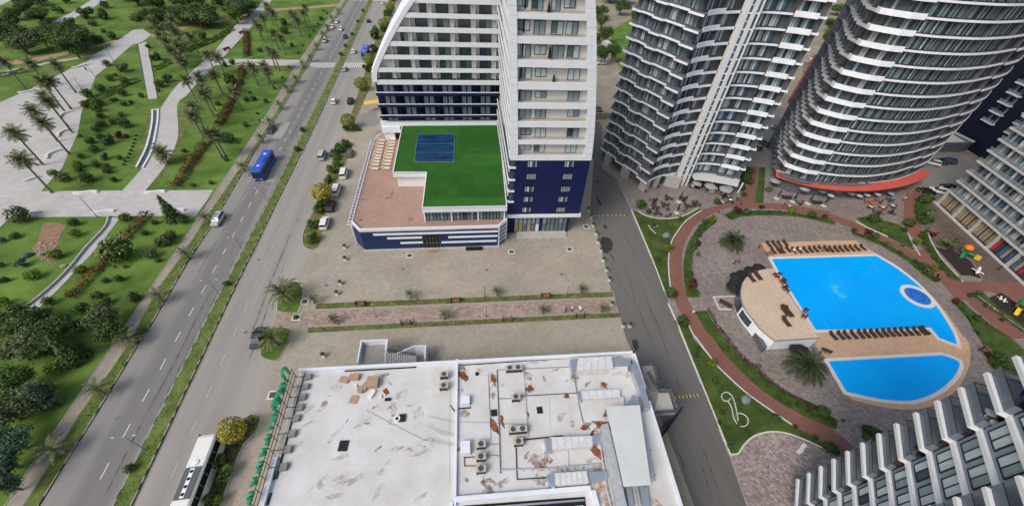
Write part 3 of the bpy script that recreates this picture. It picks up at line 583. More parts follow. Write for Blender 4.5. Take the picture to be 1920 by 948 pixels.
# lane damage, oil, tyre marks
decal('tyre_mark', [streak(gp(t), 0.16) for t in (Z3('90,370 140,460 155,525'), Z3('100,560 140,700 170,800'), Z3('170,760 200,870 235,948'), Z3('205,700 240,800 262,870'), Z3('240,790 290,900 300,948'))] +
      [streak(gp(t), 0.22) for t in (Z8('185,0 205,70 225,110'), Z8('250,190 290,300'), Z8('225,500 262,610'), Z8('265,620 300,700 325,795'), Z8('385,560 430,660 500,860'), Z8('410,730 450,850 470,920'), Z8('360,760 380,790'))], 0.006, 'tyre_mark')
decal('oil_stain', [gp(smooth(q(760, 316, 3, '1100,390 1135,385 1165,410 1160,460 1140,470 1165,490 1180,530 1150,480 1120,475 1105,440'), 3, True)), blob(*gp([(1135, 425)])[0], 0.5, 0.9), gp(q(760, 316, 3, '1070,150 1095,180 1105,215 1085,200')), gp(q(1180, 632, 3, '15,10 45,15 55,60 40,80 20,50')), blob(*gp([(1120, 340)])[0], 0.4, 0.7), blob(*gp([(1106, 340)])[0], 0.25, 0.9)], 0.010, 'oil_stain')
# ================================================================ BUILDINGS
_add = MB.add
def _add2(s, vs, fs, mi=0):
    if s.T is not None and s.T.to_3x3().determinant() < 0: fs = [tuple(f)[::-1] for f in fs]
    _add(s, vs, fs, mi)
MB.add = _add2
def frame(A, B):
    """local frame of a facade seen from outside: x along the wall, y out of it, z up"""
    u = Vector((B[0]-A[0], B[1]-A[1])).normalized(); n = Vector((u.y, -u.x))
    T = Matrix(((u.x, n.x, 0, A[0]), (u.y, n.y, 0, A[1]), (0, 0, 1, 0), (0, 0, 0, 1)))
    return T, math.atan2(u.y, u.x)
def rel_build(b, name, mats, root):
    o = b.build(name, mats, root); o.location = -Vector(root.location); return o
def on_wall(px, py, T, d=0.0):
    """sighted point on a facade plane pushed d outwards -> (along, height)"""
    n = T.to_3x3() @ Vector((0, 1, 0)); P0 = T @ Vector((0, d, 0)); dr = ROT @ Vector(((px-960)/FPX, -(py-474)/FPX, -1.0))
    O = Vector((0, 0, CAM_H)); t = (P0-O).dot(n)/dr.dot(n); L = T.inverted() @ (O+dr*t); return L.x, L.z
FR = {}
def frame_mesh(wd, ht, nv, fm, bar=0.09, nh=0, dep=0.10):
    key = ('f', round(wd, 2), round(ht, 2), nv, fm, nh)
    if key in FR: return FR[key]
    b = MB(); x = wd/2
    b.box(-x, x, -dep, 0, 0, bar); b.box(-x, x, -dep, 0, ht-bar, ht); b.box(-x, -x+bar, -dep, 0, bar, ht-bar); b.box(x-bar, x, -dep, 0, bar, ht-bar)
    for i in range(1, nv): c_ = -x+wd*i/nv; b.box(c_-bar/2, c_+bar/2, -dep*0.9, 0, bar, ht-bar)
    for i in range(1, nh+1): c_ = ht*i/(nh+1); b.box(-x+bar, x-bar, -dep*0.8, 0, c_-bar/3, c_+bar/3)
    FR[key] = b.mesh('window', [fm]); return FR[key]
def pane_mesh(wd, ht, m):
    key = ('p', round(wd, 2), round(ht, 2), m)
    if key in FR: return FR[key]
    b = MB(); b.box(-wd/2, wd/2, -0.045, -0.005, 0, ht); FR[key] = b.mesh('pane', [m]); return FR[key]
def window(root, P, rz, wd, ht, nv, fm, panes, nh=0):
    """window part with one pane sub-part for each light"""
    o = put('window', frame_mesh(wd, ht, nv, fm, nh=nh), root, Vector(P)-Vector(root.location), rz)
    for i in range(nv):
        pw = wd/nv-0.07; put('pane', pane_mesh(pw, ht-0.13, panes[i % len(panes)]), o, (-wd/2+wd*(i+0.5)/nv, 0, 0.065))
    return o
def full_window(wd, ht, nv, fm, panes):
    """cheap window for the far towers: frame and panes in one mesh"""
    key = ('w', round(wd, 2), round(ht, 2), nv, fm, tuple(panes))
    if key in FR: return FR[key]
    mats = [fm]+sorted(set(panes)); b = MB(); x = wd/2; bar = 0.06
    b.box(-x, x, -0.12, 0, 0, bar); b.box(-x, x, -0.12, 0, ht-bar, ht); b.box(-x, -x+bar, -0.12, 0, bar, ht-bar); b.box(x-bar, x, -0.12, 0, bar, ht-bar)
    for i in range(1, nv): c_ = -x+wd*i/nv; b.box(c_-bar/2, c_+bar/2, -0.11, 0, bar, ht-bar)
    for i in range(nv): b.box(-x+wd*i/nv+bar*0.6, -x+wd*(i+1)/nv-bar*0.6, -0.06, 0, bar, ht-bar, mats.index(panes[i]))
    FR[key] = b.mesh('window', mats); return FR[key]
# ---------------------------------------------------------------- hotel
hotel = thing('hotel', (0, 85, 0), 0, 'tall white hotel with curved edges, navy lower floors and green terrace roof', 'hotel')
TL, AL = frame((-13.18, 106.56), (14.25, 105.67))
TR, AR = frame((11.58, 69.2), (26.67, 68.19))
def interp(tab, z):
    for (z0, a), (z1, c_) in zip(tab, tab[1:]):
        if z <= z1: return a+(c_-a)*(z-z0)/(z1-z0)
    return tab[-1][1]
LOUT = smooth([(10.0, -5.65), (16, -5.6), (21, -5.6), (23.0, -5.7), (25.0, -5.05), (28.7, -2.8), (32.8, 0.0), (36.6, 2.85), (40.3, 6.1), (44.5, 10.3), (48.5, 15), (51, 19.5), (52.5, 24), (53, 27.3)], 3)
LIN = [(z, s+1.3 if z > 21.5 else s+0.15) for z, s in LOUT]
LEND = 27.4
# left wing shell
b = MB(); b.T = TL
prof = [(s+0.35, z) for z, s in LOUT]+[(LEND, 53)]+[(LEND, 0.2), (-5.3, 0.2)]
tri = tessellate_polygon([[Vector((p[0], p[1], 0)) for p in prof]]); n_ = len(prof)
def shell(b, prof, d0, d1, mi=0):
    n_ = len(prof); tri = tessellate_polygon([[Vector((p[0], p[1], 0)) for p in prof]])
    vs = [(p[0], d0, p[1]) for p in prof]+[(p[0], d1, p[1]) for p in prof]
    fs = [tuple(t) for t in tri]+[tuple(i+n_ for i in t)[::-1] for t in tri]+[(i, (i+1) % n_, (i+1) % n_+n_, i+n_) for i in range(n_)]
    b.add(vs, fs, mi)
shell(b, prof, -1.6, -17.0); rel_build(b, 'wall', 'white_wall', hotel)
b = MB(); b.T = TL; b.box(-5.4, LEND, -1.6, -1.52, 10.7, 22.3); rel_build(b, 'lower_wall', 'navy_wall', hotel)
# curved edge frames of the left wing: front one and the one on the street side
def ribbon(b, tab_out, tab_in, d0, d1):
    for (z0, a0), (z1, a1), (_, c0), (_, c1) in zip(tab_out, tab_out[1:], tab_in, tab_in[1:]):
        b.add([(a0, d0, z0), (c0, d0, z0), (c1, d0, z1), (a1, d0, z1), (a0, d1, z0), (c0, d1, z0), (c1, d1, z1), (a1, d1, z1)],
              [(0, 1, 2, 3), (7, 6, 5, 4), (0, 3, 7, 4), (1, 5, 6, 2), (0, 4, 5, 1), (3, 2, 6, 7)])
sl_ = [i for i, (z, s) in enumerate(LOUT) if z > 21]
b = MB(); b.T = TL; ribbon(b, [LOUT[i] for i in sl_], [LIN[i] for i in sl_], 0.12, -1.62); rel_build(b, 'curved_frame', 'white_panel', hotel)
b = MB(); b.T = TL; ribbon(b, [(z, s-0.5) for z, s in (LOUT[i] for i in sl_)], [(z, s+0.3) for z, s in (LOUT[i] for i in sl_)], -15.6, -17.1); rel_build(b, 'curved_frame', 'white_panel', hotel)
for k in range(26):
    z = 22.6+k*1.05; s = interp(LOUT, z)
    b = MB(); b.T = TL; b.box(s-0.35, s+0.3, -15.6, -1.6, z, z+0.16); rel_build(b, 'roof_fin', 'band_white', hotel)
bands = [(55.4, 56.6), (52.3, 53.4), (49.1, 50.3), (46.0, 47.1), (42.9, 44.0), (39.75, 40.85), (36.72, 37.75), (33.65, 34.78), (30.5, 31.6), (27.45, 28.5), (24.34, 25.42), (21.24, 22.44)]
for z0, z1 in bands[1:]:
    s0 = interp(LIN, (z0+z1)/2)-0.3
    if s0 > LEND-1: continue
    b = MB(); b.T = TL; b.box(s0, LEND, -0.12, 0.0, z0, z1); rel_build(b, 'balcony_parapet', 'white_panel', hotel)
    b = MB(); b.T = TL; b.box(s0, LEND, -1.6, -0.12, z0+0.05, z0+0.3); rel_build(b, 'balcony_floor', 'cream_wall', hotel)
    b = MB(); b.T = TL; b.box(s0+0.3, LEND, -0.09, -0.05, z1+0.22, z1+0.27)
    for i in range(int((LEND-s0)/1.7)): b.box(s0+0.5+i*1.7, s0+0.54+i*1.7, -0.09, -0.05, z1, z1+0.24)
    rel_build(b, 'balcony_rail', 'frame_dark', hotel)
for z0, zm, z1 in ((18.3, 19.1, 19.28), (15.2, 15.95, 16.12), (12.15, 12.85, 13.02)):
    b = MB(); b.T = TL; b.box(-5.5, LEND, -0.12, 0.0, z0, zm); rel_build(b, 'balcony_parapet', 'navy_panel', hotel)
    b = MB(); b.T = TL; b.box(-5.55, LEND, -0.16, 0.05, zm, z1); rel_build(b, 'parapet_cap', 'white_panel', hotel)
    b = MB(); b.T = TL; b.box(-5.4, LEND, -1.5, -0.12, z0, z0+0.2); rel_build(b, 'balcony_floor', 'navy_wall', hotel)
b = MB(); b.T = TL; b.box(-5.75, LEND, -1.7, 0.12, 9.75, 10.72); rel_build(b, 'base_cornice', 'white_panel', hotel)
levels = [10.75, 12.5, 15.5, 18.6, 21.6, 24.6, 27.7, 30.75, 33.9, 37.0, 40.1, 43.2, 46.3, 49.4]
for li, z in enumerate(levels[1:-1]):
    zb = [12.4, 15.4, 18.5, 21.5, 24.6, 27.7, 30.8, 33.9, 37.0, 40.1, 43.2, 46.3][li]-0.0
    smin = interp(LIN, zb+2.6)+0.3
    low = zb < 21
    for k in range(-2, 6):
        s0 = 1.45+5.15*k; s1 = s0+3.0
        if s0 < smin and s1 > smin+1.4: s0 = s1-1.7
        if s0 < smin or s0 > LEND-1.3: continue
        s1 = min(s1, LEND-0.1)
        P = TL @ Vector(((s0+s1)/2, -1.52, zb+0.12))
        pn = R_.choice([['glass_teal', 'glass_green'], ['glass_teal', 'glass_teal'], ['glass_teal', 'curtain_mid'], ['glass_dark', 'glass_teal'], ['glass_green', 'glass_teal'], ['glass_dark', 'glass_dark']]) if not low else R_.choice([['curtain_mid', 'curtain_mid'], ['curtain_mid', 'glass_green']])
        if low:
            for dx in (-0.75, 0.75):
                P2 = TL @ Vector(((s0+s1)/2+dx, -1.5, zb+0.12)); window(hotel, P2, AL, 1.3, 2.15, 1, 'frame_dark', [pn[0]])
        else: window(hotel, P, AL, s1-s0, 2.35, 2, 'frame_dark', pn)
    for k in range(-2, 6):
        s0 = 0.15+5.15*k+0.25
        if s0 < smin+0.4: continue
        b = MB(); b.T = TL; b.box(s0-0.05, s0+0.05, -1.6, -0.14, zb, zb+2.7); rel_build(b, 'balcony_partition', 'cream_wall' if not low else 'navy_wall', hotel)
# lowest blue row just above the cornice
for k in range(-1, 5):
    if k == 0: continue
    for dx in (-0.75, 0.75):
        window(hotel, TL @ Vector((2.9+5.15*k+dx, -1.5, 10.75)), AL, 1.3, 1.25, 1, 'frame_dark', ['curtain_mid'])
# right wing
RT = 58.0
RR = smooth([(20.3, 17.1), (26.2, 16.55), (31.6, 15.75), (38, 14.6), (44.1, 13.35), (48.6, 12.25), (54, 10.6), (58, 9.0)], 3)
RI = [(z, s-1.55) for z, s in RR]
LL = [(20.3, 0.2), (26, -0.1), (32, -0.4), (38, -0.78), (44, -1.1), (48.3, -1.38), (54, -1.8), (58, -2.1)]
LI = [(z, s+1.6-(z-20)*0.010) for z, s in LL]
prof = [(s-0.2, z) for z, s in RR]+[(s+0.2, z) for z, s in LL[::-1]]
b = MB(); b.T = TR; shell(b, prof, -1.0, -21.0); rel_build(b, 'wall', 'cream_wall', hotel)
b = MB(); b.T = TR; b.box(0.3, 17.0, 0.0, -21.0, 5.6, 20.28); rel_build(b, 'lower_wall', 'navy_panel', hotel)
for i in range(5):
    b = MB(); b.T = TR; b.box(0.3, 17.02, 0.0, 0.02, 6.4+i*2.9, 6.46+i*2.9); rel_build(b, 'panel_joint', 'navy_wall', hotel)
def ribbon_tab(b, o_, i_, d0, d1): ribbon(b, o_, [(z, interp(i_, z)) for z, _ in o_], d0, d1)
b = MB(); b.T = TR; ribbon(b, RR, RI, 0.22, -1.05); rel_build(b, 'edge_frame', 'white_panel', hotel)
b = MB(); b.T = TR; ribbon(b, LL, LI, 0.22, -1.05); rel_build(b, 'edge_frame', 'white_panel', hotel)
z = 21.8
while z < 57:
    for tab, w2 in ((RI, 1.56), (LL, 1.55)):
        s = interp(tab, z); b = MB(); b.T = TR; b.box(s+0.01, s+w2, 0.22, 0.228, z, z+0.035); rel_build(b, 'panel_joint', 'kerb_stone', hotel)
    z += 1.35
RB = [(20.26, 21.40), (23.85, 24.75), (27.44, 28.62), (31.1, 32.2), (34.62, 35.92), (38.4, 39.6), (42.11, 43.2), (45.7, 46.6), (49.2, 50.4), (52.8, 54.0), (56.5, 58.0)]
for i, (z0, z1) in enumerate(RB):
    s0 = interp(LI, z0)-0.05; s1 = interp(RI, z0)+0.1
    b = MB(); b.T = TR; b.box(s0, s1, -0.95, 0.16, z0, z1-0.25); b.box(s0, s1, -0.05, 0.16, z1-0.25, z1); rel_build(b, 'spandrel', 'white_panel', hotel)
    b = MB(); b.T = TR; b.box(s0, s1, -1.0, -0.05, z1-0.25, z1-0.2); b.box(s0, s1, -1.0, -0.9, z1-0.2, z1+0.25); rel_build(b, 'ledge', 'beige_ledge', hotel)
rows = [(264, 276, 9, [(974, 995, 0), (1001.7, 1022, 1), (1061, 1082, 1)]), (240, 255, 8, [(975, 996, 0), (1003, 1023, 1), (1063, 1085, 1)]), (204, 220, 7, [(973, 996, 1), (1003, 1024, 1), (1064, 1086, 0)]),
        (166, 184, 6, [(974, 997, 1), (1003, 1025, 0), (1065, 1087, 1)]), (126, 145, 5, [(973.6, 997, 1), (1003, 1025, 0), (1065, 1088, 1)]),
        (83, 104, 4, [(975.4, 995.5, 1), (1001.7, 1024, 0), (1035, 1058, 1), (1063.7, 1087.4, 1)]), (36, 58, 3, [(971, 994, 0), (1001, 1023, 1), (1034, 1057, 1), (1062, 1085, 1)]),
        (-4, 10, 2, [(969, 990, 0), (997, 1019, 1), (1034, 1052, 1), (1058, 1080, 0)])]
for ri, (ya, yb, _, ws) in enumerate(rows):
    zf = RB[ri][1]
    for x0, x1, tall in ws:
        s0, _z = on_wall(x0, (ya+yb)/2, TR, -0.95); s1, _z = on_wall(x1, (ya+yb)/2, TR, -0.95)
        ht = (2.05 if tall else 1.5); zb = zf+(0.05 if tall else 0.55)
        if RB[ri+1][0]-zf < 2.45: ht -= 0.3
        window(hotel, TR @ Vector(((s0+s1)/2, -0.98, zb)), AR, s1-s0, ht, 2, 'frame_dark', R_.choice([['curtain_light', 'curtain_mid'], ['glass_dark', 'curtain_mid'], ['curtain_mid', 'curtain_mid'], ['curtain_light', 'curtain_light'], ['glass_green', 'curtain_light']]))
for z in (50.6, 54.2):
    for s in (1.5, 4.2, 7.0): window(hotel, TR @ Vector((s, -0.98, z)), AR, 1.9, 1.9, 2, 'frame_dark', ['curtain_mid', 'glass_dark'])
for (x, y0, y1) in ((1031, 100, 83), (1029, 20, 0), (1038, 152, 133)):
    s, z = on_wall(x, y0+8, TR, 0.0); b = MB(); b.T = TR; b.lathe([(0.28, 0), (0.22, 1.2), (0.05, 2.0)], 8, (s, -0.45, z-0.2)); o = b.build('folded_parasol', 'umbrella_black')
    reg(tag(o, None, 'parasol'), 'black folded parasol on a hotel balcony', 'parasol', 'folded parasols on the hotel balconies'); 
for ri, y in enumerate((307, 330.5, 354, 373, 392.5)):
    for x in ((998, 1067), (996, 1064), (992, 1060), (990, 1055), (987, 1051))[ri]:
        s, z = on_wall(x, y, TR, 0.0); window(hotel, TR @ Vector((s, 0.03, z-0.78)), AR, 2.15, 1.5, 4, 'frame_dark', R_.choice([['curtain_mid'], ['curtain_mid', 'curtain_light', 'glass_dark', 'curtain_mid']]))
    x = (955, 955, 954, 954)[ri] if ri < 4 else None
    if x:
        s, z = on_wall(x+1, (314, 337, 358, 378)[ri], TR, 0.0)
        b = MB(); b.T = TR; b.box(0.05, 1.45, -0.4, 0.30, z-0.15, z+0.2); rel_build(b, 'balcony_ledge', 'white_panel', hotel)
        b = MB(); b.T = TR; b.box(0.32, 1.2, 0.0, 0.03, z+0.2, z+2.1); rel_build(b, 'corner_glazing', 'glass_dark', hotel)
b = MB(); b.T = TR; b.box(-0.1, 17.35, -3.0, 0.35, 5.35, 6.15); rel_build(b, 'entrance_canopy', 'white_panel', hotel)
b = MB(); b.T = TR; b.box(0.0, 15.1, -3.0, -20, 0.1, 5.5); rel_build(b, 'ground_floor_wall', 'navy_panel', hotel)
for s0, s1 in ((-0.1, 2.0), (8.0, 8.65), (14.6, 15.1)):
    b = MB(); b.T = TR; b.box(s0, s1, -3.0, -0.55, 0.1, 5.36); rel_build(b, 'entrance_pier', 'navy_panel', hotel)
for k in range(6):
    for a0, nn in ((2.0, 6), (8.65, 6)):
        wd = (6.0 if a0 < 5 else 5.95)/6
        s = a0+wd*(k+0.5); low_m = ('curtain_warm' if a0 < 5 and k in (0, 1, 3) else 'frame_white' if a0 < 5 and k == 5 else 'glass_green')
        o = put('shopfront_window', frame_mesh(wd, 5.1, 1, 'frame_dark', nh=1), hotel, TR @ Vector((s, -0.6, 0.2))-Vector(hotel.location), AR)
        put('pane', pane_mesh(wd-0.14, 2.4, low_m), o, (0, 0, 0.07)); put('pane', pane_mesh(wd-0.14, 2.4, R_.choice(['curtain_mid', 'glass_green', 'curtain_mid'])), o, (0, 0, 2.58))
b = MB(); b.T = TR
for i in range(3): b.box(2.6+i*0.1, 14.6, -0.5, 1.7-0.35*i, 0.05, 0.25+0.12*i)
rel_build(b, 'entrance_step', 'concrete_light', hotel)
# side of the right wing looking west over the green roof: balcony bands running back
for i, z in enumerate([7.6, 10.7, 13.9, 17.0, 20.2, 23.4, 26.5, 29.7, 32.8, 36.0, 39.1, 42.3, 45.4, 48.6, 51.8]):
    xo = interp(LL, max(z, 20.3)) if z > 20 else 0.2
    p0 = TR @ Vector((xo+0.05, -0.9, 0)); p1 = TL @ Vector((LEND+(-0.6 if z < 20 else (xo-0.2)), 0.0, 0))
    b = MB(); b.wall([(p0.x, p0.y), (p1.x, p1.y)], z-0.15, z+0.75, 0.15); rel_build(b, 'side_parapet', 'white_panel', hotel)
    b = MB(); b.wall([(p0.x+0.15, p0.y), (p1.x+0.15, p1.y)], z-0.15, z+0.05, -1.2); rel_build(b, 'side_balcony_floor', 'cream_wall', hotel)
p0 = TR @ Vector((1.3, -0.9, 0)); p1 = TL @ Vector((LEND+0.9, 0.0, 0))
b = MB(); b.wall([(p0.x, p0.y), (p1.x, p1.y)], 6.0, 52, -0.3); rel_build(b, 'side_wall', 'navy_wall', hotel)
for k in range(10):
    f_ = (k+0.5)/10; px_, py_ = p0.x+(p1.x-p0.x)*f_, p0.y+(p1.y-p0.y)*f_
    b = MB()
    for z in [7.6+3.15*i for i in range(14)]: b.box(px_-0.06, px_-0.02, py_-1.1, py_+1.1, z, z+2.2)
    rel_build(b, 'side_glazing', 'glass_green', hotel)
# podium: terrace deck, green roof volume
ter = gp([(657.8, 414.7), (673, 430), (934.8, 423), (948.5, 412)], 6.2)+[(12.0, 69.5), (14.2, 105.0), (-13.5, 107), (-17.8, 110.8)]+gp([(718, 247), (707, 251.5), (700, 261)], 6.2)
b = MB(); b.prism([(x*0.999, y) for x, y in ter], 0.0, 5.4); 
rel_build(b, 'podium_wall', 'navy_podium', hotel)
b = MB(); b.prism(ter, 5.3, 5.55); rel_build(b, 'terrace_deck', 'terrace_tiles', hotel)
edge_t = [ter[-1], ter[0], ter[1], ter[2], ter[3], ter[4]]
b = MB(); b.wall([ter[0], ter[1], ter[2], ter[3], ter[4]], 5.5, 6.2, 0.35); rel_build(b, 'terrace_parapet', 'white_panel', hotel)
west = [ter[0], ter[-1], ter[-2], ter[-3], ter[-4]]
b = MB(); b.wall(west, 5.0, 5.75, -0.15); b.wall([(x-0.9, y) for x, y in west], 4.9, 5.5, -0.12); rel_build(b, 'terrace_parapet', 'white_panel', hotel)
for i in range(34):
    f_ = i/33; a, c_ = Vector(west[0]), Vector(west[1]); p_ = a+(c_-a)*f_; b = MB(); b.box(p_.x-0.95, p_.x, p_.y-0.07, p_.y+0.07, 5.25, 5.45); rel_build(b, 'brise_bar', 'white_panel', hotel)
b = MB()
for i in range(60):
    a, c_ = Vector(west[0]), Vector(west[1]); p_ = a+(c_-a)*(i/59); b.box(p_.x-0.04, p_.x+0.0, p_.y-0.02, p_.y+0.02, 5.75, 6.6)
b.wall([(x+0.02, y) for x, y in west], 6.6, 6.66, -0.05); rel_build(b, 'terrace_railing', 'frame_dark', hotel)
TP, AP = frame(tuple(Vector(ter[1])*0.999), tuple(Vector(ter[2])*0.999))
P6 = lambda t: q(640, 380, 9.48, t)
P7 = lambda t: q(780, 370, 8.617, t)
def stripe(pa, pb, name='facade_stripe', th=0.5, m='white_panel', d=0.14):
    s0, z0 = on_wall(pa[0], pa[1], TP); s1, z1 = on_wall(pb[0], pb[1], TP); zc = (z0+z1)/2
    b = MB(); b.T = TP; b.box(s0, s1, 0.01, d, zc-th/2, zc+th/2); rel_build(b, name, m, hotel)
stripe((699.5, 438), (934.0, 434.5-0.2)); stripe((726, 446.3), (791.5, 444.6)); stripe((751, 455), (793, 453.7)); stripe((840.5, 444.2), (933, 441.5)); stripe((828, 453.6), (931, 451.0))
b = MB(); b.T = TP; b.box(-0.2, 30.2, -0.02, 0.5, 0.05, 0.3); rel_build(b, 'plinth', 'concrete_light', hotel)
s0, _ = on_wall(796, 460, TP); s1, _ = on_wall(826, 460, TP)
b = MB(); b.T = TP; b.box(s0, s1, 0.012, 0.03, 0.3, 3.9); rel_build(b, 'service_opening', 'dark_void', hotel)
b = MB(); b.T = TP
for i in range(5): b.box(s0+0.5+i*0.75, s0+0.55+i*0.75, 0.03, 0.07, 0.3, 3.5)
b.box(s0+0.4, s1-0.2, 0.03, 0.07, 1.7, 1.75); rel_build(b, 'service_door', 'concrete', hotel)
TQ, AQ = frame(ter[2], ter[3])
for i in range(5):
    b = MB(); b.T = TQ; b.box(0, 2.85, 0.01, 0.15, 0.9+i*1.13, 1.4+i*1.13); rel_build(b, 'facade_stripe', 'white_panel', hotel)
for s in (0.0, 2.65):
    b = MB(); b.T = TQ; b.box(s, s+0.35, 0.012, 0.2, 0.1, 6.2); rel_build(b, 'corner_pilaster', 'white_panel', hotel)
TW, AW = frame(gp([(670, 458.5)])[0], gp([(682.5, 468)])[0])
b = MB(); b.T = TW; b.box(-0.1, 0.12, -0.05, 0.12, 0.1, 5.6); rel_build(b, 'corner_pilaster', 'white_panel', hotel)
ZR = 10.0
gr = gp([(753.8, 235), (936, 233.7), (951, 387), (790.8, 390), (799, 323.6), (736, 323.6)], ZR)
inset = lambda P_, k: [tuple(Vector(p)+(Vector((sum(a[0] for a in P_)/len(P_), sum(a[1] for a in P_)/len(P_)))-Vector(p)).normalized()*k) for p in P_]
lower = [gr[0], gr[1], (gr[2][0]-0.4, gr[2][1]+1.0), (gr[3][0]+0.3, gr[3][1]+1.0), (gr[4][0]+0.3, gr[4][1]+0.8), (gr[5][0]+0.7, gr[5][1]+0.8)]
b = MB(); b.prism(lower, 5.5, 9.0); rel_build(b, 'lounge_wall', 'white_wall', hotel)
b = MB(); b.prism(gr, 8.75, 9.9); rel_build(b, 'roof_fascia', 'white_panel', hotel)
b = MB(); b.wall(ccw(gr), 9.8, 10.12, 0.22, 0, True); rel_build(b, 'roof_edge', 'white_panel', hotel)
# turf laid in rolls of differing shades
tb = MB()
cx0, cy0 = gr[3]
b = MB(); b.prism(gr, 9.9, 9.95); rel_build(b, 'artificial_turf', 'turf', hotel)
G5 = lambda t: gp(q(640, 220, 3.647, t), ZR)
for t, m_ in (('590,470 670,465 655,540 585,545', 'turf_dark'), ('800,460 1120,455 1125,540 780,545', 'turf_dark'), ('585,560 1130,545 1134,608 560,615', 'turf_light'), ('800,120 1090,110 1092,200 805,205', 'turf_dark'),
              ('430,60 520,60 515,110 420,115', 'turf_light'), ('820,250 1100,245 1104,325 830,330', 'turf_light'), ('590,395 900,388 905,450 585,460', 'turf_dark'), ('520,60 810,58 808,112 515,112', 'turf_light')):
    b = MB(); b.prism(G5(t), 9.94, 9.957); rel_build(b, 'turf_roll', m_, hotel)
pc = G5('527,115 772,115 768,305 500,305')
b = MB(); b.prism(pc, 9.9, 10.02); rel_build(b, 'plunge_pool', 'hotel_pool_cover', hotel)
b = MB(); b.wall(ccw(pc), 9.9, 10.1, -0.18, 0, True); rel_build(b, 'pool_coping', 'glass_green', hotel)
b = MB()
for t in ('515,182 770,178', '508,242 768,240'): b.wall(G5(t), 10.02, 10.05, 0.14)
rel_build(b, 'pool_lane_rope', 'glass_green', hotel)
b = MB()
for i in range(1, 4):
    a = Vector(pc[0])+(Vector(pc[1])-Vector(pc[0]))*i/4; c_ = Vector(pc[3])+(Vector(pc[2])-Vector(pc[3]))*i/4; b.wall([tuple(a), tuple(c_)], 10.02, 10.035, 0.08)
for i in range(1, 9):
    a = Vector(pc[0])+(Vector(pc[3])-Vector(pc[0]))*i/9; c_ = Vector(pc[1])+(Vector(pc[2])-Vector(pc[1]))*i/9; b.wall([tuple(a), tuple(c_)], 10.02, 10.035, 0.05)
rel_build(b, 'pool_net', 'navy_panel', hotel)
TG, AG = frame(lower[3], lower[2])
Lg = (Vector(lower[2])-Vector(lower[3])).length; bay = Lg/3
for i in range(3):
    for k in range(7):
        wd = (bay-0.5)/7
        window(hotel, TG @ Vector((0.25+bay*i+wd*(k+0.5), 0.03, 5.75)), AG, wd, 2.95, 1, 'frame_dark', [R_.choice(['glass_green', 'glass_green', 'curtain_mid', 'glass_dark'])], nh=1)
for i in range(4):
    b = MB(); b.T = TG; b.box(bay*i-0.15, bay*i+0.15, 0.0, 0.35, 5.5, 8.8); rel_build(b, 'column', 'white_panel', hotel)
# white soffit and column under the left wing corner
b = MB(); b.T = TL; b.box(-5.6, -0.6, -6, 0.6, 8.1, 9.75); rel_build(b, 'corner_soffit', 'white_panel', hotel)
b = MB(); b.T = TL; b.box(-5.2, -2.4, -5, 0.1, 5.5, 8.1); rel_build(b, 'column', 'white_wall', hotel)
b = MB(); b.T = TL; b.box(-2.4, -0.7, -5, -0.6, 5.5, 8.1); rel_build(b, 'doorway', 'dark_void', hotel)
# sun loungers of the hotel terrace
def add_lounger_parts(root, mfab, mfr, back=0.45):
    b = MB(); b.box(-0.32, 0.32, -0.55, 0.75, 0.28, 0.38); put('seat', b.mesh('seat', [mfab]), root)
    b = MB(); a = back; b.add([(-0.32, 0.75, 0.28), (0.32, 0.75, 0.28), (0.32, 1.35, 0.28+a), (-0.32, 1.35, 0.28+a), (-0.32, 0.72, 0.38), (0.32, 0.72, 0.38), (0.32, 1.30, 0.38+a), (-0.32, 1.30, 0.38+a)],
        [(0, 3, 2, 1), (4, 5, 6, 7), (0, 1, 5, 4), (1, 2, 6, 5), (2, 3, 7, 6), (3, 0, 4, 7)]); put('backrest', b.mesh('backrest', [mfab]), root)
    b = MB()
    for x in (-0.28, 0.24):
        for y in (-0.5, 0.9): b.box(x, x+0.05, y, y+0.05, 0, 0.28)
    b.box(-0.34, -0.30, -0.6, 1.0, 0.22, 0.30); b.box(0.30, 0.34, -0.6, 1.0, 0.22, 0.30); put('frame', b.mesh('frame', [mfr]), root)
def lounger_proto(name, mf, mr, back=0.45):
    r = thing(name, (0, 0, 0)); add_lounger_parts(r, mf, mr, back); return r
cream = lounger_proto('sun_lounger', 'lounger_cream', 'lounger_cream'); cparts = [(c_, -1) for c_ in kids(cream)]
brown = lounger_proto('sun_lounger', 'wicker', 'wood_brown', 0.35); bparts = [(c_, -1) for c_ in kids(brown)]
first = {'c': True, 'b': True}
def lounger(kind, P, rz, desc, group, axis='y', s=1.0):
    pr, pp = (cream, cparts) if kind == 'c' else (brown, bparts)
    if first[kind]: first[kind] = False; r = pr; r.location = P; r.rotation_euler = (0, 0, rz); r.scale = (s,)*3
    else: r, _ = copy_thing(pp, pr, P, rz, s)
    reg(r, desc, 'sun lounger', group, axis); return r
for i, y in enumerate((163, 184, 207, 228, 248, 269, 288, 309, 330, 357)):
    p = at(640+(285-i*5.2)/3.647, 220+y/3.647, 5.55); lounger('c', (p.x, p.y, 5.55), math.radians(82), 'cream sun lounger in the outer row on the hotel terrace', 'cream loungers on the hotel terrace', s=1.15)
for i, y in enumerate((160, 178, 197, 220, 242, 262, 283, 305, 328, 354)):
    p = at(640+(358-i*4.6)/3.647, 220+y/3.647, 5.55); lounger('c', (p.x, p.y, 5.55), math.radians(82), 'cream sun lounger beside the green roof of the hotel', 'cream loungers on the hotel terrace', s=1.15)
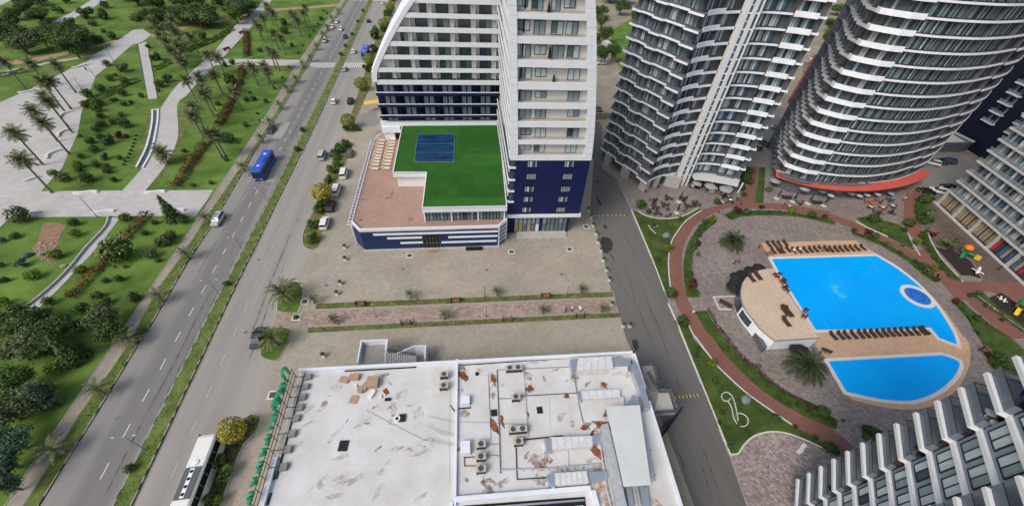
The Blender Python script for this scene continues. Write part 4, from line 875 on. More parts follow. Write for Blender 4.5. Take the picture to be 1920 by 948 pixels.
decal('deck_stain', [blob(*gp([(735, 362)], 5.55)[0], 0.5, 1.3, -0.2), blob(*gp([(729, 371)], 5.55)[0], 0.9, 0.4), blob(*gp([(682, 374)], 5.55)[0], 0.9, 0.3), blob(*gp([(771, 409)], 5.55)[0], 0.6, 1.0), blob(*gp([(676, 412)], 5.55)[0], 0.6, 0.5)], 5.558, 'stain_brown', None)
bpy.data.objects['deck_stain'].parent = hotel; bpy.data.objects['deck_stain'].location = -Vector(hotel.location); bpy.data.objects['deck_stain']['kind'] = 'stuff'
o = MB(); o.box(-1.9, 1.9, -0.35, 0.35, 0, 0.35); o.box(-1.85, 1.85, -0.15, 0.45, 0.35, 0.5); p = at(889, 467.5, 0.1); o = o.build('sheet_stack', 'frame_dark', None, (p.x, p.y, 0.1), -0.05)
tag(o, 'stack of long dark cladding sheets on the paving before the hotel podium', 'building materials')
o = MB(); o.box(-1.2, 1.2, -0.4, 0.4, 0, 0.15); o.box(-1.0, 0.4, -0.3, 0.2, 0.15, 0.3); p = at(811, 471, 0.1); o = o.build('timber_pile', 'dirt_path', None, (p.x, p.y, 0.1), -0.03)
tag(o, 'low pile of brown boards outside the podium service opening', 'building materials')

# ---------------------------------------------------------------- residential towers
def offset_poly(pts, t):
    P = [Vector(p) for p in pts]; out = []
    for i in range(len(P)):
        a = (P[i]-P[i-1]) if i > 0 else P[1]-P[0]; c_ = (P[i+1]-P[i]) if i < len(P)-1 else P[-1]-P[-2]
        d = (a.normalized()+c_.normalized()).normalized(); out.append(tuple(P[i]+Vector((-d.y, d.x))*t))
    return out
def runs(poly):
    P = [Vector(p) for p in poly]; acc = [0]
    for a, c_ in zip(P, P[1:]): acc.append(acc[-1]+(c_-a).length)
    def f(s):
        for i in range(len(P)-1):
            if s <= acc[i+1]+1e-6 or i == len(P)-2:
                d = (P[i+1]-P[i]).normalized(); return P[i]+d*(s-acc[i]), d
    return f, acc[-1]
class Tower:
    def __init__(s, name, loc, label, outer, inner, back, z0, fh, nf, wallm='tower_wall', floorm='balcony_floor', z_base=0.0):
        s.root = thing(name, loc, 0, label, 'apartment tower'); s.z0, s.fh, s.nf = z0, fh, nf; s.n = 0; s.bag = []
        s.L = Vector(loc); s.ztop = z0+fh*nf
        b = MB(); b.prism(list(inner)+list(back), z_base, s.ztop); rel_build(b, 'wall', wallm, s.root)
        b = MB(); b.prism([(p[0]-loc[0], p[1]-loc[1]) for p in list(outer)+list(back)], -0.31, -0.05, 0, True); me = b.mesh('floor_slab', [floorm])
        for k in range(nf+1): put('floor_slab', me, s.root, (0, 0, z0+fh*k-s.L.z))
    def band(s, name, poly, lo, hi, t, m, k0=0, k1=None, every=1):
        if lo < 0: poly = offset_poly(poly, -0.04)   # trim stands proud of the slab edge
        b = MB(); b.wall([(p[0]-s.L.x, p[1]-s.L.y) for p in poly], lo, hi, t); me = b.mesh(name, [m])
        for k in range(k0, (s.nf if k1 is None else k1)+1): put(name, me, s.root, (0, 0, s.z0+s.fh*k))
    def fins(s, name, poly, ss, depth, ht, m, th=0.1):
        f, L = runs(poly)
        for x in ss:
            b = MB(); p, d = f(x); nn = Vector((d.y, -d.x)); a = p+nn*depth; e = d*th/2; O_ = s.L.to_2d()
            b.prism([tuple(p-e-O_), tuple(p+e-O_), tuple(a+e-O_), tuple(a-e-O_)], 0, ht); me = b.mesh(name, [m])
            for k in range(s.nf): put(name, me, s.root, (0, 0, s.z0+s.fh*k))
    def windows(s, poly, spots, wd, ht, nv, fm, choices, k0=0, lift=0.1, sub=False):
        f, L = runs(poly)
        for k in range(k0, s.nf):
            z = s.z0+s.fh*k+lift
            for x in spots:
                if x-wd/2 < 0 or x+wd/2 > L: continue
                p, d = f(x); nn = Vector((d.y, -d.x)); P = Vector((p.x+nn.x*0.02, p.y+nn.y*0.02, z)); rz = math.atan2(d.y, d.x)
                v = seen(P+Vector((0, 0, ht/2)))
                if not v or v[0] < -60 or v[0] > 1980 or v[1] < -60 or v[1] > 1010: continue
                s.bag.append((P, rz, wd, ht, nv, fm, R_.choice(choices), sub))
    def finish(s):
        s.bag.sort(key=lambda t: (t[0]-Vector((0, 0, CAM_H))).length)
        rest = MB(); ms = []
        for i, (P, rz, wd, ht, nv, fm, pn, sub) in enumerate(s.bag):
            pn = [pn[j % len(pn)] for j in range(nv)]
            if i < 298:
                if sub: window(s.root, P, rz, wd, ht, nv, fm, pn)
                else: put('window', full_window(wd, ht, nv, fm, pn), s.root, P-s.L, rz)
            else:
                me = full_window(wd, ht, nv, fm, pn); T = Matrix.Translation(P-s.L) @ Matrix.Rotation(rz, 4, 'Z')
                idx = []
                for m_ in me.materials:
                    if m_.name not in ms: ms.append(m_.name)
                    idx.append(ms.index(m_.name))
                o_ = len(rest.v); rest.v += [tuple(T @ v.co) for v in me.vertices]
                for pg in me.polygons: rest.f.append(tuple(o_+j for j in pg.vertices)); rest.m.append(idx[pg.material_index])
        if rest.v: o = rest.build('far_windows', ms, s.root); o['kind'] = 'stuff'
def spots(a, c_, pitch):
    out = []; x = a
    while x <= c_: out.append(x); x += pitch
    return out
CH = [('glass_dark', 'curtain_mid', 'curtain_light'), ('curtain_light', 'curtain_light', 'glass_dark'), ('curtain_mid', 'curtain_light', 'curtain_mid'), ('glass_dark', 'curtain_mid', 'glass_dark'), ('curtain_light', 'glass_green', 'curtain_light'), ('glass_green', 'glass_dark', 'curtain_mid')]
CHB = CH+[('glass_blue', 'curtain_light', 'glass_blue')]
# tower 1: stepped south-west face, curved front, white lift strip
o5 = gp([(1147.8, 182.8), (1159.5, 190.3), (1164.3, 191), (1180, 201.3), (1178, 204), (1193.8, 212.3), (1198.5, 212.3), (1226.7, 228.7), (1224.6, 232.1), (1246.5, 244.5)], 19.05)
cor = o5[-1]
front_l = smooth([(53.6, 83.75), (56.2, 85.2), (58.7, 86.0)], 3); front_m = smooth([(58.6, 85.7), (60.8, 86.3), (62.6, 86.6)], 2)
right_a = smooth([(64.9, 85.9), (68.0, 86.4), (71.0, 86.2), (74.2, 85.3)], 3); right_b = smooth([(74.0, 84.7), (76.3, 83.7), (78.1, 82.5)], 2); right_c = [(78.6, 83.0), (79.9, 82.2)]
outer1 = o5+front_l+front_m+right_a+right_b+right_c
in_left = [(47.3, 103.3), (49.3, 97.2), (50.9, 92.2), (53.9, 85.7)]
in_front = [(53.9, 85.7), (56.4, 86.8), (58.8, 87.5), (62.6, 88.3)]
in_right = [(65.3, 88.0), (68.0, 88.1), (71.0, 87.9), (74.8, 87.0), (80.6, 83.8)]
in_left = offset_poly(in_left, -0.55); in_front = offset_poly(in_front, -0.4); in_right = offset_poly(in_right, -0.65); in_front[0] = in_left[-1]
t1 = Tower('apartment_tower', (62, 95, 0), 'dark apartment tower with white balcony bands and a white vertical lift strip', outer1, in_left+in_front[1:]+in_right, [(86, 95), (72, 110), (50, 109)], 3.7, 3.07, 20)
t1.band('balcony_band', o5, -0.34, 0.08, 0.18, 'band_white'); t1.band('balcony_band', front_l, -0.42, 0.62, 0.15, 'band_white', 1); t1.band('balcony_band', front_m, -0.42, 0.1, 0.15, 'band_white', 1)
t1.band('balcony_band', [(52.6, 82.9)]+front_l+front_m, -0.34, 0.08, 0.15, 'band_white', 0, 0)
t1.band('balcony_band', right_a, -0.34, 0.08, 0.15, 'band_white', 1); t1.band('balcony_band', right_b, -0.42, 0.68, 0.15, 'band_white', 1); t1.band('balcony_band', right_c, -0.34, 0.08, 0.15, 'band_white', 1)
t1.band('balcony_band', [right_c[-1], (86, 94)], -0.34, 0.08, 0.15, 'band_white', 1)
t1.fins('balcony_partition', in_left, [3.2, 9.2, 13.5, 18.0], 1.1, 2.6, 'tower_wall_blue', 0.12)
t1.fins('balcony_partition', in_front, [5.2], 0.9, 2.6, 'tower_wall', 0.12); t1.fins('balcony_partition', in_right, [9.2], 1.1, 2.6, 'tower_wall', 0.14)
t1.windows(in_left, [1.8, 4.7, 7.3, 10.8, 12.4+0.2, 15.6, 17.0+0.5], 1.7, 2.35, 3, 'tower_wall_blue', CH)
t1.windows(in_front, [1.3, 3.3, 7.0], 1.8, 2.4, 3, 'frame_dark', CH); t1.windows(in_right, [1.6, 4.2, 6.8, 11.0, 13.3], 2.3, 2.4, 4, 'frame_dark', [('glass_dark', 'curtain_mid', 'curtain_light', 'glass_dark'), ('curtain_light', 'glass_dark', 'curtain_light', 'curtain_mid'), ('curtain_mid', 'curtain_light', 'glass_blue', 'glass_dark'), ('curtain_light', 'curtain_light', 'curtain_mid', 'glass_dark')])
t1.finish()
for x0, x1, y0 in ((62.9, 63.75, 85.45), (64.5, 65.4, 85.35), (66.2, 66.45, 85.2)):
    b = MB(); b.box(x0, x1, y0, 87.0, 0, 66); rel_build(b, 'lift_strip_column', 'strip_white', t1.root)
for k in range(21):
    z = 3.7+3.07*k
    b = MB(); b.box(63.7, 66.2, 85.55, 88.2, z-0.3, z); rel_build(b, 'lift_strip_band', 'band_white', t1.root)
    if k < 20:
        for x0, x1 in ((63.77, 64.48), (65.42, 66.18)):
            put('window', full_window(x1-x0, 2.7, 1, 'frame_dark', (R_.choice(['glass_dark', 'glass_dark', 'glass_green', 'glass_blue']),)), t1.root, Vector(((x0+x1)/2, 85.72, z))-t1.L, 0)
            if x0 < 64: b = MB(); b.box(x0, x1, 85.6, 85.7, z+1.3, z+1.45); rel_build(b, 'transom', 'band_white', t1.root)
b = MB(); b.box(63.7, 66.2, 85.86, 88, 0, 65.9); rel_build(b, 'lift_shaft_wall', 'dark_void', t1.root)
def pier(root, a, c_, dep, z1, m='concrete_light'):
    A = Vector(gp([a])[0]); B = Vector(gp([c_])[0]); d = (B-A).normalized(); nn = Vector((-d.y, d.x))*dep
    b = MB(); b.prism([tuple(A), tuple(B), tuple(B+nn), tuple(A+nn)], 0, z1); rel_build(b, 'pier', m, root)
for a, c_ in ((q(1120, 260, 8.62, '95,395 170,440')), (q(1120, 260, 8.62, '360,585 430,650')), (q(1120, 260, 8.62, '655,800 745,868')), (q(1120, 260, 8.62, '920,795 970,780')), (q(1120, 260, 8.62, '1060,765 1300,810'))): pier(t1.root, a, c_, 1.6, 3.3)
cp = gp(q(1260, 200, 6.32, '265,765 400,775 560,800 700,830 802,866 782,942 620,908 430,875 265,857 240,812'), 3.6)
b = MB(); b.prism(cp, 3.35, 3.6, 0, True); rel_build(b, 'cafe_canopy', 'sheet_roof', t1.root)
for x, y in gp([(1298, 352), (1330, 354), (1360, 360), (1383, 362)]):
    b = MB(); b.box(x-0.15, x+0.15, y-0.15, y+0.15, 0, 3.4); rel_build(b, 'canopy_post', 'band_white', t1.root)
# tower 2: round front, red canopy
o4 = [(92.0, 83.6), (91.5, 82.2), (93.3, 80.1), (95.4, 78.3), (98.1, 77.4)]
o4b = [(98.4, 77.95)]+smooth([(98.9, 77.9), (102.4, 76.6), (106.4, 75.8), (111, 75.3), (115.8, 75.6), (122.3, 76.7), (130.1, 78.9)], 3)
o4c = smooth([(130.3, 78.5), (137.8, 81.2), (145.2, 85.6)], 3)
side2 = [(104.2, 102), (102.2, 98.6), (101.6, 98.9), (100.4, 96.0), (99.0, 95.6), (98.6, 93.2), (96.8, 92.9), (96.6, 90.4), (94.6, 90.0), (94.3, 87.3), (92.6, 86.9), (92.0, 83.6)]
outer2 = side2+o4[1:]+o4b+o4c
in2 = [(105.4, 101.6), (101, 94.5), (97.2, 88.6), (93.9, 84.2)]; in2b = [(93.8, 84.2), (95.8, 80.9), (99.0, 79.4), (103, 78.3), (107, 77.6), (111.5, 77.2), (116, 77.4), (122.2, 78.4), (129.8, 80.6), (137.2, 83.2), (144.5, 87.4)]
in2b = offset_poly(in2b, -0.7); in2[-1] = in2b[0]
t2 = Tower('apartment_tower', (115, 90, 0), 'dark rounded apartment tower with red canopy around its ground floor', outer2, in2+in2b[1:], [(148, 98), (130, 112), (106, 106)], 4.7, 3.1, 19)
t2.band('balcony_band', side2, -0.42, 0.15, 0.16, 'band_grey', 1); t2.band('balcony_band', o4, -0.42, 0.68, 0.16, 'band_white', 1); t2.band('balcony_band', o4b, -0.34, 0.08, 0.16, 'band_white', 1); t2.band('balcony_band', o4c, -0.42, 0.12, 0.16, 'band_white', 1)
t2.fins('balcony_partition', in2, [3.0, 6.5, 10.0, 13.5, 17.0], 1.3, 2.65, 'tower_wall_blue', 0.8)
t2.fins('balcony_partition', in2b, [7.0, 15.2, 23.5, 32, 40, 48.5], 1.0, 2.65, 'tower_wall', 0.15)
t2.windows(in2b, [2.0, 5.4], 1.9, 2.4, 3, 'tower_wall', CHB)
t2.windows(in2b, spots(8.8, 56, 2.06), 1.9, 2.45, 4, 'frame_dark', [('curtain_mid', 'glass_green', 'glass_dark', 'curtain_light'), ('glass_dark', 'curtain_mid', 'glass_green', 'curtain_mid'), ('glass_green', 'curtain_mid', 'curtain_mid', 'glass_dark'), ('curtain_mid', 'glass_dark', 'curtain_light', 'glass_green')])
t2.windows(in2, [1.6, 4.8, 8.2, 11.8, 15.2], 1.6, 2.3, 2, 'band_grey', CH)
t2.finish()
rt = smooth(gp(q(1440, 260, 6.772, '105,405 300,455 510,500 800,550')+q(1600, 240, 5.925, '0,610 250,605 500,565 680,500 770,450'), 4.75), 2)
ro = smooth(gp(q(1440, 260, 6.772, '103,475 400,570 700,630 1000,658')+q(1600, 240, 5.925, '100,694 250,690 500,655 700,600 860,510'), 4.0), 2)
b = MB(); nn_ = min(len(rt), len(ro)); ft, Lt = runs(rt); fo, Lo = runs(ro); N_ = 30
for i in range(N_):
    a, c_, d_, e_ = ft(Lt*i/N_)[0], ft(Lt*(i+1)/N_)[0], fo(Lo*(i+1)/N_)[0], fo(Lo*i/N_)[0]
    b.add([(a.x, a.y, 4.75), (c_.x, c_.y, 4.75), (d_.x, d_.y, 4.0), (e_.x, e_.y, 4.0), (a.x, a.y, 4.45), (c_.x, c_.y, 4.45), (d_.x, d_.y, 3.75), (e_.x, e_.y, 3.75)], [(0, 3, 2, 1), (4, 5, 6, 7), (2, 3, 7, 6), (0, 1, 5, 4)] + ([(0, 4, 7, 3)] if i == 0 else [])+([(1, 2, 6, 5)] if i == N_-1 else []))
rel_build(b, 'red_canopy', 'red_roof', t2.root)
b = MB(); b.wall(rt, 4.5, 4.86, 0.14); rel_build(b, 'canopy_upstand', 'plastic_white', t2.root)
# tower 3: right edge, straight facade
A3 = Vector((137.0, 71.6)); D3 = (Vector((129.9, 46.4))-A3).normalized(); N3 = Vector((D3.y, -D3.x))
def p3(s, d): return tuple(A3+D3*s-N3*d)   # d > 0 goes into the building
N3 = -N3 if (A3+N3*5).x > A3.x else N3
out3 = [p3(0, 0), p3(62, 0)]; in3 = [p3(0.6, 0.9), p3(62, 0.9)]
t3 = Tower('apartment_block', (140, 55, 0), 'grey apartment block at the right edge with yellowish shopfronts below', out3, in3, [p3(62, 18), p3(4, 18)], 4.65, 3.1, 19, 'tower_wall_blue')
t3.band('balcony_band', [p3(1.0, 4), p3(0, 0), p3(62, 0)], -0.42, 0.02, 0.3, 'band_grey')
t3.band('glass_balustrade', [p3(0.1, 0.15), p3(62, 0.15)], 0.02, 0.95, 0.04, 'rail_faint', 0, 18)
zig = []
for i in range(12):
    s = 4+i*4.8; zig += [p3(s, 1.35), p3(s+0.5, 0.2), p3(s+2.0, 0.2), p3(s+2.5, 1.35)]
t3.fins('balcony_partition', in3, spots(4.5, 60, 4.8), 0.7, 2.6, 'band_grey', 0.12)
t3.windows(in3, spots(1.7, 60, 2.4), 2.0, 2.5, 3, 'frame_dark', CHB)
t3.finish()
for s in spots(0.3, 60, 6.3): b = MB(); b.prism([p3(s, -0.1), p3(s+0.55, -0.1), p3(s+0.55, 1.5), p3(s, 1.5)], 0.1, 4.2); rel_build(b, 'pier', 'concrete_light', t3.root)
o = MB(); o.prism([p3(-0.3, -0.6), p3(62, -0.6), p3(62, -0.1), p3(-0.3, -0.1)], 0.0, 0.42); rel_build(o, 'plinth', 'band_grey', t3.root)
f3, _L = runs([p3(0.3, 0.75), p3(62, 0.75)])
for i in range(28):
    s = 1.5+i*2.1
    if any(abs(s-(x+0.3)) < 0.7 for x in spots(0.3, 60, 6.3)): continue
    p, d = f3(s); put('shop_window', full_window(1.9, 3.7, 2, 'frame_dark', (('curtain_warm', 'curtain_warm') if i < 9 else R_.choice([('glass_dark', 'curtain_light'), ('play_red', 'glass_dark'), ('glass_blue', 'curtain_warm')]))), t3.root, Vector((p.x, p.y, 0.4))-t3.L, math.atan2(d.y, d.x))
# tower 5: navy block behind
P1 = at(1854.5, 206, 13.0); P2 = at(1878, 218, 13.0); d5 = (P2-P1).to_2d().normalized(); n5 = Vector((-d5.y, d5.x))
if (P1.to_2d()+n5*5).length < P1.to_2d().length: n5 = -n5
a5 = P1.to_2d()-d5*16; c5 = P1.to_2d()+d5*30
pt = lambda s, d: tuple(a5+d5*s+n5*d)
navy = thing('apartment_block', (a5.x+10, a5.y+8, 0), 0, 'navy blue apartment block with small white balconies behind the round tower', 'apartment block')
b = MB(); b.prism([pt(2, 1.2), pt(46, 1.2), pt(46, 16), pt(2, 16)], 0, 66); rel_build(b, 'wall', 'navy_dark', navy)
for k in range(19):
    z = 9.9+3.1*k
    for s0, s1 in ((3.0, 9.0), (16.0, 20.4), (25, 29.4), (34, 38.4)):
        b = MB(); b.prism([pt(s0, 0), pt(s1, 0), pt(s1, 1.3), pt(s0, 1.3)], z-0.3, z+0.05); rel_build(b, 'balcony', 'band_white', navy)
        b = MB(); b.wall([pt(s0+0.05, 0.1), pt(s1-0.05, 0.1)], z+0.05, z+1.0, 0.05); rel_build(b, 'balustrade', 'rail_faint', navy)
        for s in (s0+1.0, s1-1.0):
            x, y = pt(s, 1.2); put('window', full_window(1.5, 2.2, 2, 'frame_dark', R_.choice([('glass_dark', 'curtain_mid'), ('glass_blue', 'glass_dark')])), navy, Vector((x, y, z+0.1))-Vector(navy.location), math.atan2(d5.y, d5.x))
# tower 4: lower right corner, saw-tooth balconies seen from above
bays = []
V4 = Vector((-6.2, -7.4)); A4 = Vector((45.0, 10.75)); B4 = Vector((42.4, 7.55)); C4 = Vector((42.8, 7.18)); E4 = Vector((47.4, 9.55))
out4 = [(52.5, 5.0), (49.8, 7.9), tuple(E4)]; in4 = [(52.5, 3.0), (49.5, 6.2), (46.9, 8.3)]
for i in range(4):
    v = V4*i; out4 += [tuple(A4+v), tuple(B4+v), tuple(C4+v), tuple(Vector((39.72, 3.22))+v)]
    in4 += [tuple(Vector((44.85, 5.75))+v), tuple(Vector((43.0, 7.05))+v), tuple(Vector((39.92, 3.1))+v), tuple(Vector((40.6, 0.9))+v)]
t4 = Tower('apartment_block', (46, 0, 0), 'blue grey apartment block at lower right with saw-tooth white edged balconies', out4, in4, [(30, -34), (56, -30), (62, 0)], 3.1, 2.7, 16, 'tower_wall_blue', 'balcony_floor_pale')
for i in range(4):
    v = V4*i; t4.band('balcony_edge', [tuple(A4+v), tuple(B4+v), tuple(C4+v), tuple(Vector((39.72, 3.22))+v)], -0.32, 0.06, 0.34, 'strip_white')
    t4.band('glass_balustrade', [tuple(A4+v+Vector((0.35, -0.05))), tuple(B4+v+Vector((0.28, 0.0))), tuple(C4+v+Vector((0.2, 0)))], 0.06, 1.05, 0.05, 'rail_clear')
    t4.band('balustrade_rail', [tuple(A4+v+Vector((0.35, -0.05))), tuple(B4+v+Vector((0.28, 0.0)))], 1.05, 1.09, 0.05, 'frame_dark')
    Pm = Vector((45.75, 6.9))+v
    t4.windows([tuple(C4+v+Vector((0.2, -0.13))), tuple(Vector((39.92, 3.1))+v)], [1.3, 3.65], 1.8, 1.85, 2, 'frame_dark', [('curtain_light', 'curtain_light'), ('curtain_light', 'glass_dark'), ('curtain_mid', 'curtain_light'), ('curtain_light', 'curtain_mid')], 0, 0.5, True)
    t4.windows([tuple(Vector((46.9, 8.3))+v), tuple(Vector((44.85, 5.75))+v)], [1.6], 2.4, 2.3, 2, 'frame_dark', [('glass_dark', 'curtain_mid'), ('curtain_light', 'glass_dark')], 0, 0.1, True)
t4.band('balcony_edge', [(49.8, 7.9), tuple(E4), tuple(A4)], -0.42, 0.04, 0.12, 'tower_wall_blue')
t4.band('glass_balustrade', [(49.8, 7.7), tuple(E4+Vector((0, -0.1))), tuple(A4+Vector((0.4, -0.12)))], 0.04, 1.05, 0.04, 'rail_faint')
t4.band('balustrade_rail', [(49.8, 7.7), tuple(E4+Vector((0, -0.1))), tuple(A4+Vector((0.4, -0.12)))], 1.05, 1.10, 0.07, 'frame_dark')
t4.finish()
# ---------------------------------------------------------------- low white-roofed building in the foreground
ZN = 9.0
near = thing('flat_roofed_building', (0, 20, 0), 0, 'low building with weathered white flat roof full of ducts and cooling units', 'building')
N7 = lambda t, z=ZN: gp(q(800, 632, 3, t), z)
N6 = lambda t, z=ZN: gp(q(400, 632, 3, t), z)
fp = [tuple(at(560, 690, ZN)[:2]), tuple(at(1190, 657, ZN)[:2]), tuple(at(1281, 948, ZN)[:2])]
dv = (Vector(fp[2])-Vector(fp[1])); fp.append(tuple(Vector(fp[2])+dv*1.6)); dl = Vector(at(485, 948, ZN)[:2])-Vector(fp[0]); fp.append(tuple(Vector(fp[0])+dl.normalized()*58))
b = MB(); b.prism([tuple(Vector(p)*0.999) for p in fp], 0, 8.45); rel_build(b, 'wall', 'cream_wall', near)
b = MB(); b.prism(inset(fp, 0.2), 8.4, 8.5); rel_build(b, 'roof_membrane', 'roof_white', near)
front = [fp[0], fp[1]]; fpc = ccw(fp)
L6 = at(516, 880, ZN); lf = Vector(fp[0]); le = lf+dl*0.70
b = MB(); b.wall([fp[0], fp[1]], 8.4, 9.0, -0.45); rel_build(b, 'parapet', 'white_panel', near)
b = MB(); b.wall([fp[1], tuple(Vector(fp[1])+dv*0.30)], 8.4, 9.0, -0.35); b.wall([tuple(Vector(fp[1])+dv*0.385), fp[3]], 8.4, 9.0, -0.35); rel_build(b, 'parapet', 'white_panel', near)
b = MB(); b.wall([tuple(le), fp[4]], 8.4, 9.0, 0.55); rel_build(b, 'parapet', 'white_panel', near)
b = MB(); b.wall([tuple(lf+Vector((0.5, -0.3))), tuple(le+Vector((0.5, 0)))], 8.4, 8.75, 0.35); rel_build(b, 'parapet', 'concrete_light', near)
b = MB(); b.wall(N6('500,200 340,790'), 8.5, 8.62, 0.22); rel_build(b, 'gutter', 'black_metal', near)
b = MB(); b.wall(N6('335,740 325,795'), 8.5, 8.62, 0.2); rel_build(b, 'gutter', 'black_metal', near)
b = MB(); b.wall(N6('312,868 290,935'), 8.5, 8.62, 0.2); rel_build(b, 'gutter', 'black_metal', near)
for t in ('735,184 1140,162', ): b = MB(); b.wall(N6(t), 8.5, 8.54, 0.22); rel_build(b, 'gutter', 'black_metal', near)
b = MB(); b.wall(N7('185,150 830,108'), 8.5, 8.54, 0.16); rel_build(b, 'gutter', 'tyre', near)
ro_ = lambda b, n, m: rel_build(b, n, m, near)
b = MB(); b.wall(N7('165,120 152,945'), 8.5, 8.95, 0.28); ro_(b, 'roof_divider', 'white_panel')
zr = 8.5
for t in ('60,215 130,212 128,818 32,820', '255,190 350,190 358,575 250,575', '445,180 545,182 570,560 450,560', '690,250 840,250 845,310 690,315', '700,340 860,345 865,425 705,425', '575,330 690,330 695,545 580,560', '875,350 1000,340 1005,470 880,470'):
    b = MB(); b.prism(N7(t, zr), zr-0.05, zr+0.05); ro_(b, 'roof_panel', 'roof_white')
# roof pit at the bottom edge
b = MB(); b.wall(N7('150,925 925,860'), 8.45, 9.05, 0.55); ro_(b, 'pit_parapet', 'white_panel')
b = MB(); b.wall(N7('925,860 950,960'), 8.45, 9.05, 0.55); ro_(b, 'pit_parapet', 'white_panel')
b = MB(); b.wall(N7('150,925 135,1010'), 8.45, 9.05, -0.35); ro_(b, 'pit_parapet', 'white_panel')
b = MB(); b.prism(N7('200,945 890,895 905,1010 200,1040', zr), zr, zr+0.03); ro_(b, 'pit_opening', 'dark_void')
b = MB(); b.wall(N7('250,965 890,915'), 8.6, 8.8, 0.2); ro_(b, 'pit_beam', 'steel')
b = MB(); b.prism(N7('560,975 880,945 885,1010 560,1020', zr), zr+0.1, zr+0.2); ro_(b, 'pit_skylight', 'curtain_light')
# stains (irregular, thin patches)
def stains(name, m, lst, z=zr+0.012):
    for fn, x, y, rx, ry in lst:
        c_ = fn('%g,%g' % (x, y), zr)[0]
        o = decal(name, [blob(c_[0], c_[1], rx, ry, R_.uniform(0, 1), 16, 0.35)], z+R_.uniform(0, 0.008), m, near, 'stuff'); o.location = -Vector(near.location)
stains('rust_stain', 'roof_rust', [(N7, 205, 225, 0.33, 0.7), (N7, 380, 500, 0.42, 1.25), (N7, 425, 480, 0.25, 0.7), (N7, 422, 450, 0.2, 0.4), (N7, 147, 400, 0.12, 0.7), (N7, 957, 640, 0.6, 1.3), (N7, 985, 490, 0.7, 1.4), (N7, 955, 440, 0.8, 0.6), (N7, 205, 215, 0.5, 1.0), (N7, 375, 235, 0.4, 0.8), (N7, 580, 290, 0.5, 0.5), (N7, 890, 505, 0.6, 0.3), (N7, 930, 540, 0.5, 0.25), (N7, 785, 330, 0.4, 0.3), (N7, 995, 265, 0.35, 0.4), (N7, 575, 440, 0.14, 0.6)])
stains('brown_stain', 'stain_brown', [(N7, 205, 200, 0.6, 1.1), (N7, 375, 240, 0.6, 1.0), (N7, 370, 325, 0.5, 0.6), (N7, 210, 425, 0.7, 0.7), (N7, 578, 285, 0.7, 0.7), (N7, 570, 215, 0.5, 0.8), (N7, 790, 335, 0.6, 0.4), (N7, 905, 262, 0.6, 0.25), (N7, 995, 270, 0.5, 0.6), (N7, 900, 500, 0.8, 0.5), (N7, 640, 690, 1.3, 0.9), (N7, 640, 800, 0.8, 0.7), (N7, 350, 850, 1.0, 0.6), (N6, 620, 385, 1.0, 0.4), (N6, 1012, 405, 0.5, 0.9), (N6, 1005, 475, 0.5, 0.5), (N6, 585, 210, 0.5, 0.3), (N6, 650, 335, 0.3, 0.3)])
stains('orange_stain', 'stain_orange', [(N7, 755, 440, 0.9, 0.5), (N7, 1130, 220, 0.4, 0.35), (N7, 1090, 105, 1.6, 0.25), (N7, 960, 730, 1.2, 0.35), (N7, 960, 800, 0.9, 0.4), (N7, 1000, 880, 0.9, 1.2), (N7, 1240, 900, 0.4, 1.6), (N7, 930, 690, 0.9, 0.3)])
stains('grey_stain', 'stain_grey', [(N6, 690, 275, 0.9, 0.8), (N6, 875, 470, 0.4, 0.3), (N6, 1150, 425, 0.9, 0.7), (N6, 600, 830, 0.3, 0.5), (N6, 930, 865, 1.1, 0.3), (N6, 540, 480, 0.9, 0.2), (N6, 840, 480, 1.4, 0.2), (N6, 1060, 320, 0.9, 0.5), (N6, 540, 895, 0.4, 0.25), (N6, 1110, 630, 0.3, 0.3), (N7, 30, 600, 1.8, 0.8), (N7, 700, 620, 1.5, 0.5), (N7, 300, 340, 0.9, 0.9), (N7, 500, 430, 0.8, 0.8), (N7, 760, 380, 1.2, 0.6), (N7, 640, 130, 2, 0.4)])
rs = random.Random(5)
stains('brown_stain', 'stain_brown', [(N7, rs.uniform(180, 960), rs.uniform(140, 860), rs.uniform(.2, .8), rs.uniform(.15, .6)) for _ in range(34)])
stains('grey_stain', 'stain_grey', [(N6, rs.uniform(480, 1180), rs.uniform(200, 930), rs.uniform(.3, 1.3), rs.uniform(.12, .4)) for _ in range(14)])
stains('brown_stain', 'stain_brown', [(N6, rs.uniform(480, 1180), rs.uniform(380, 400)+rs.choice([0, 95, 235]), rs.uniform(.2, .7), .15) for _ in range(12)])
stains('rust_stain', 'roof_rust', [(N7, rs.uniform(870, 1000), rs.uniform(400, 500), rs.uniform(.15, .4), rs.uniform(.1, .35)) for _ in range(8)])
for t in ('470,300 1170,270', '440,400 1180,372', '420,490 1190,470', '395,600 1200,585', '370,720 1200,712', '330,840 1205,838'):
    b = MB(); b.wall(N6(t, zr), zr, zr+0.018, 0.05); rel_build(b, 'roof_seam', 'kerb_white', near)
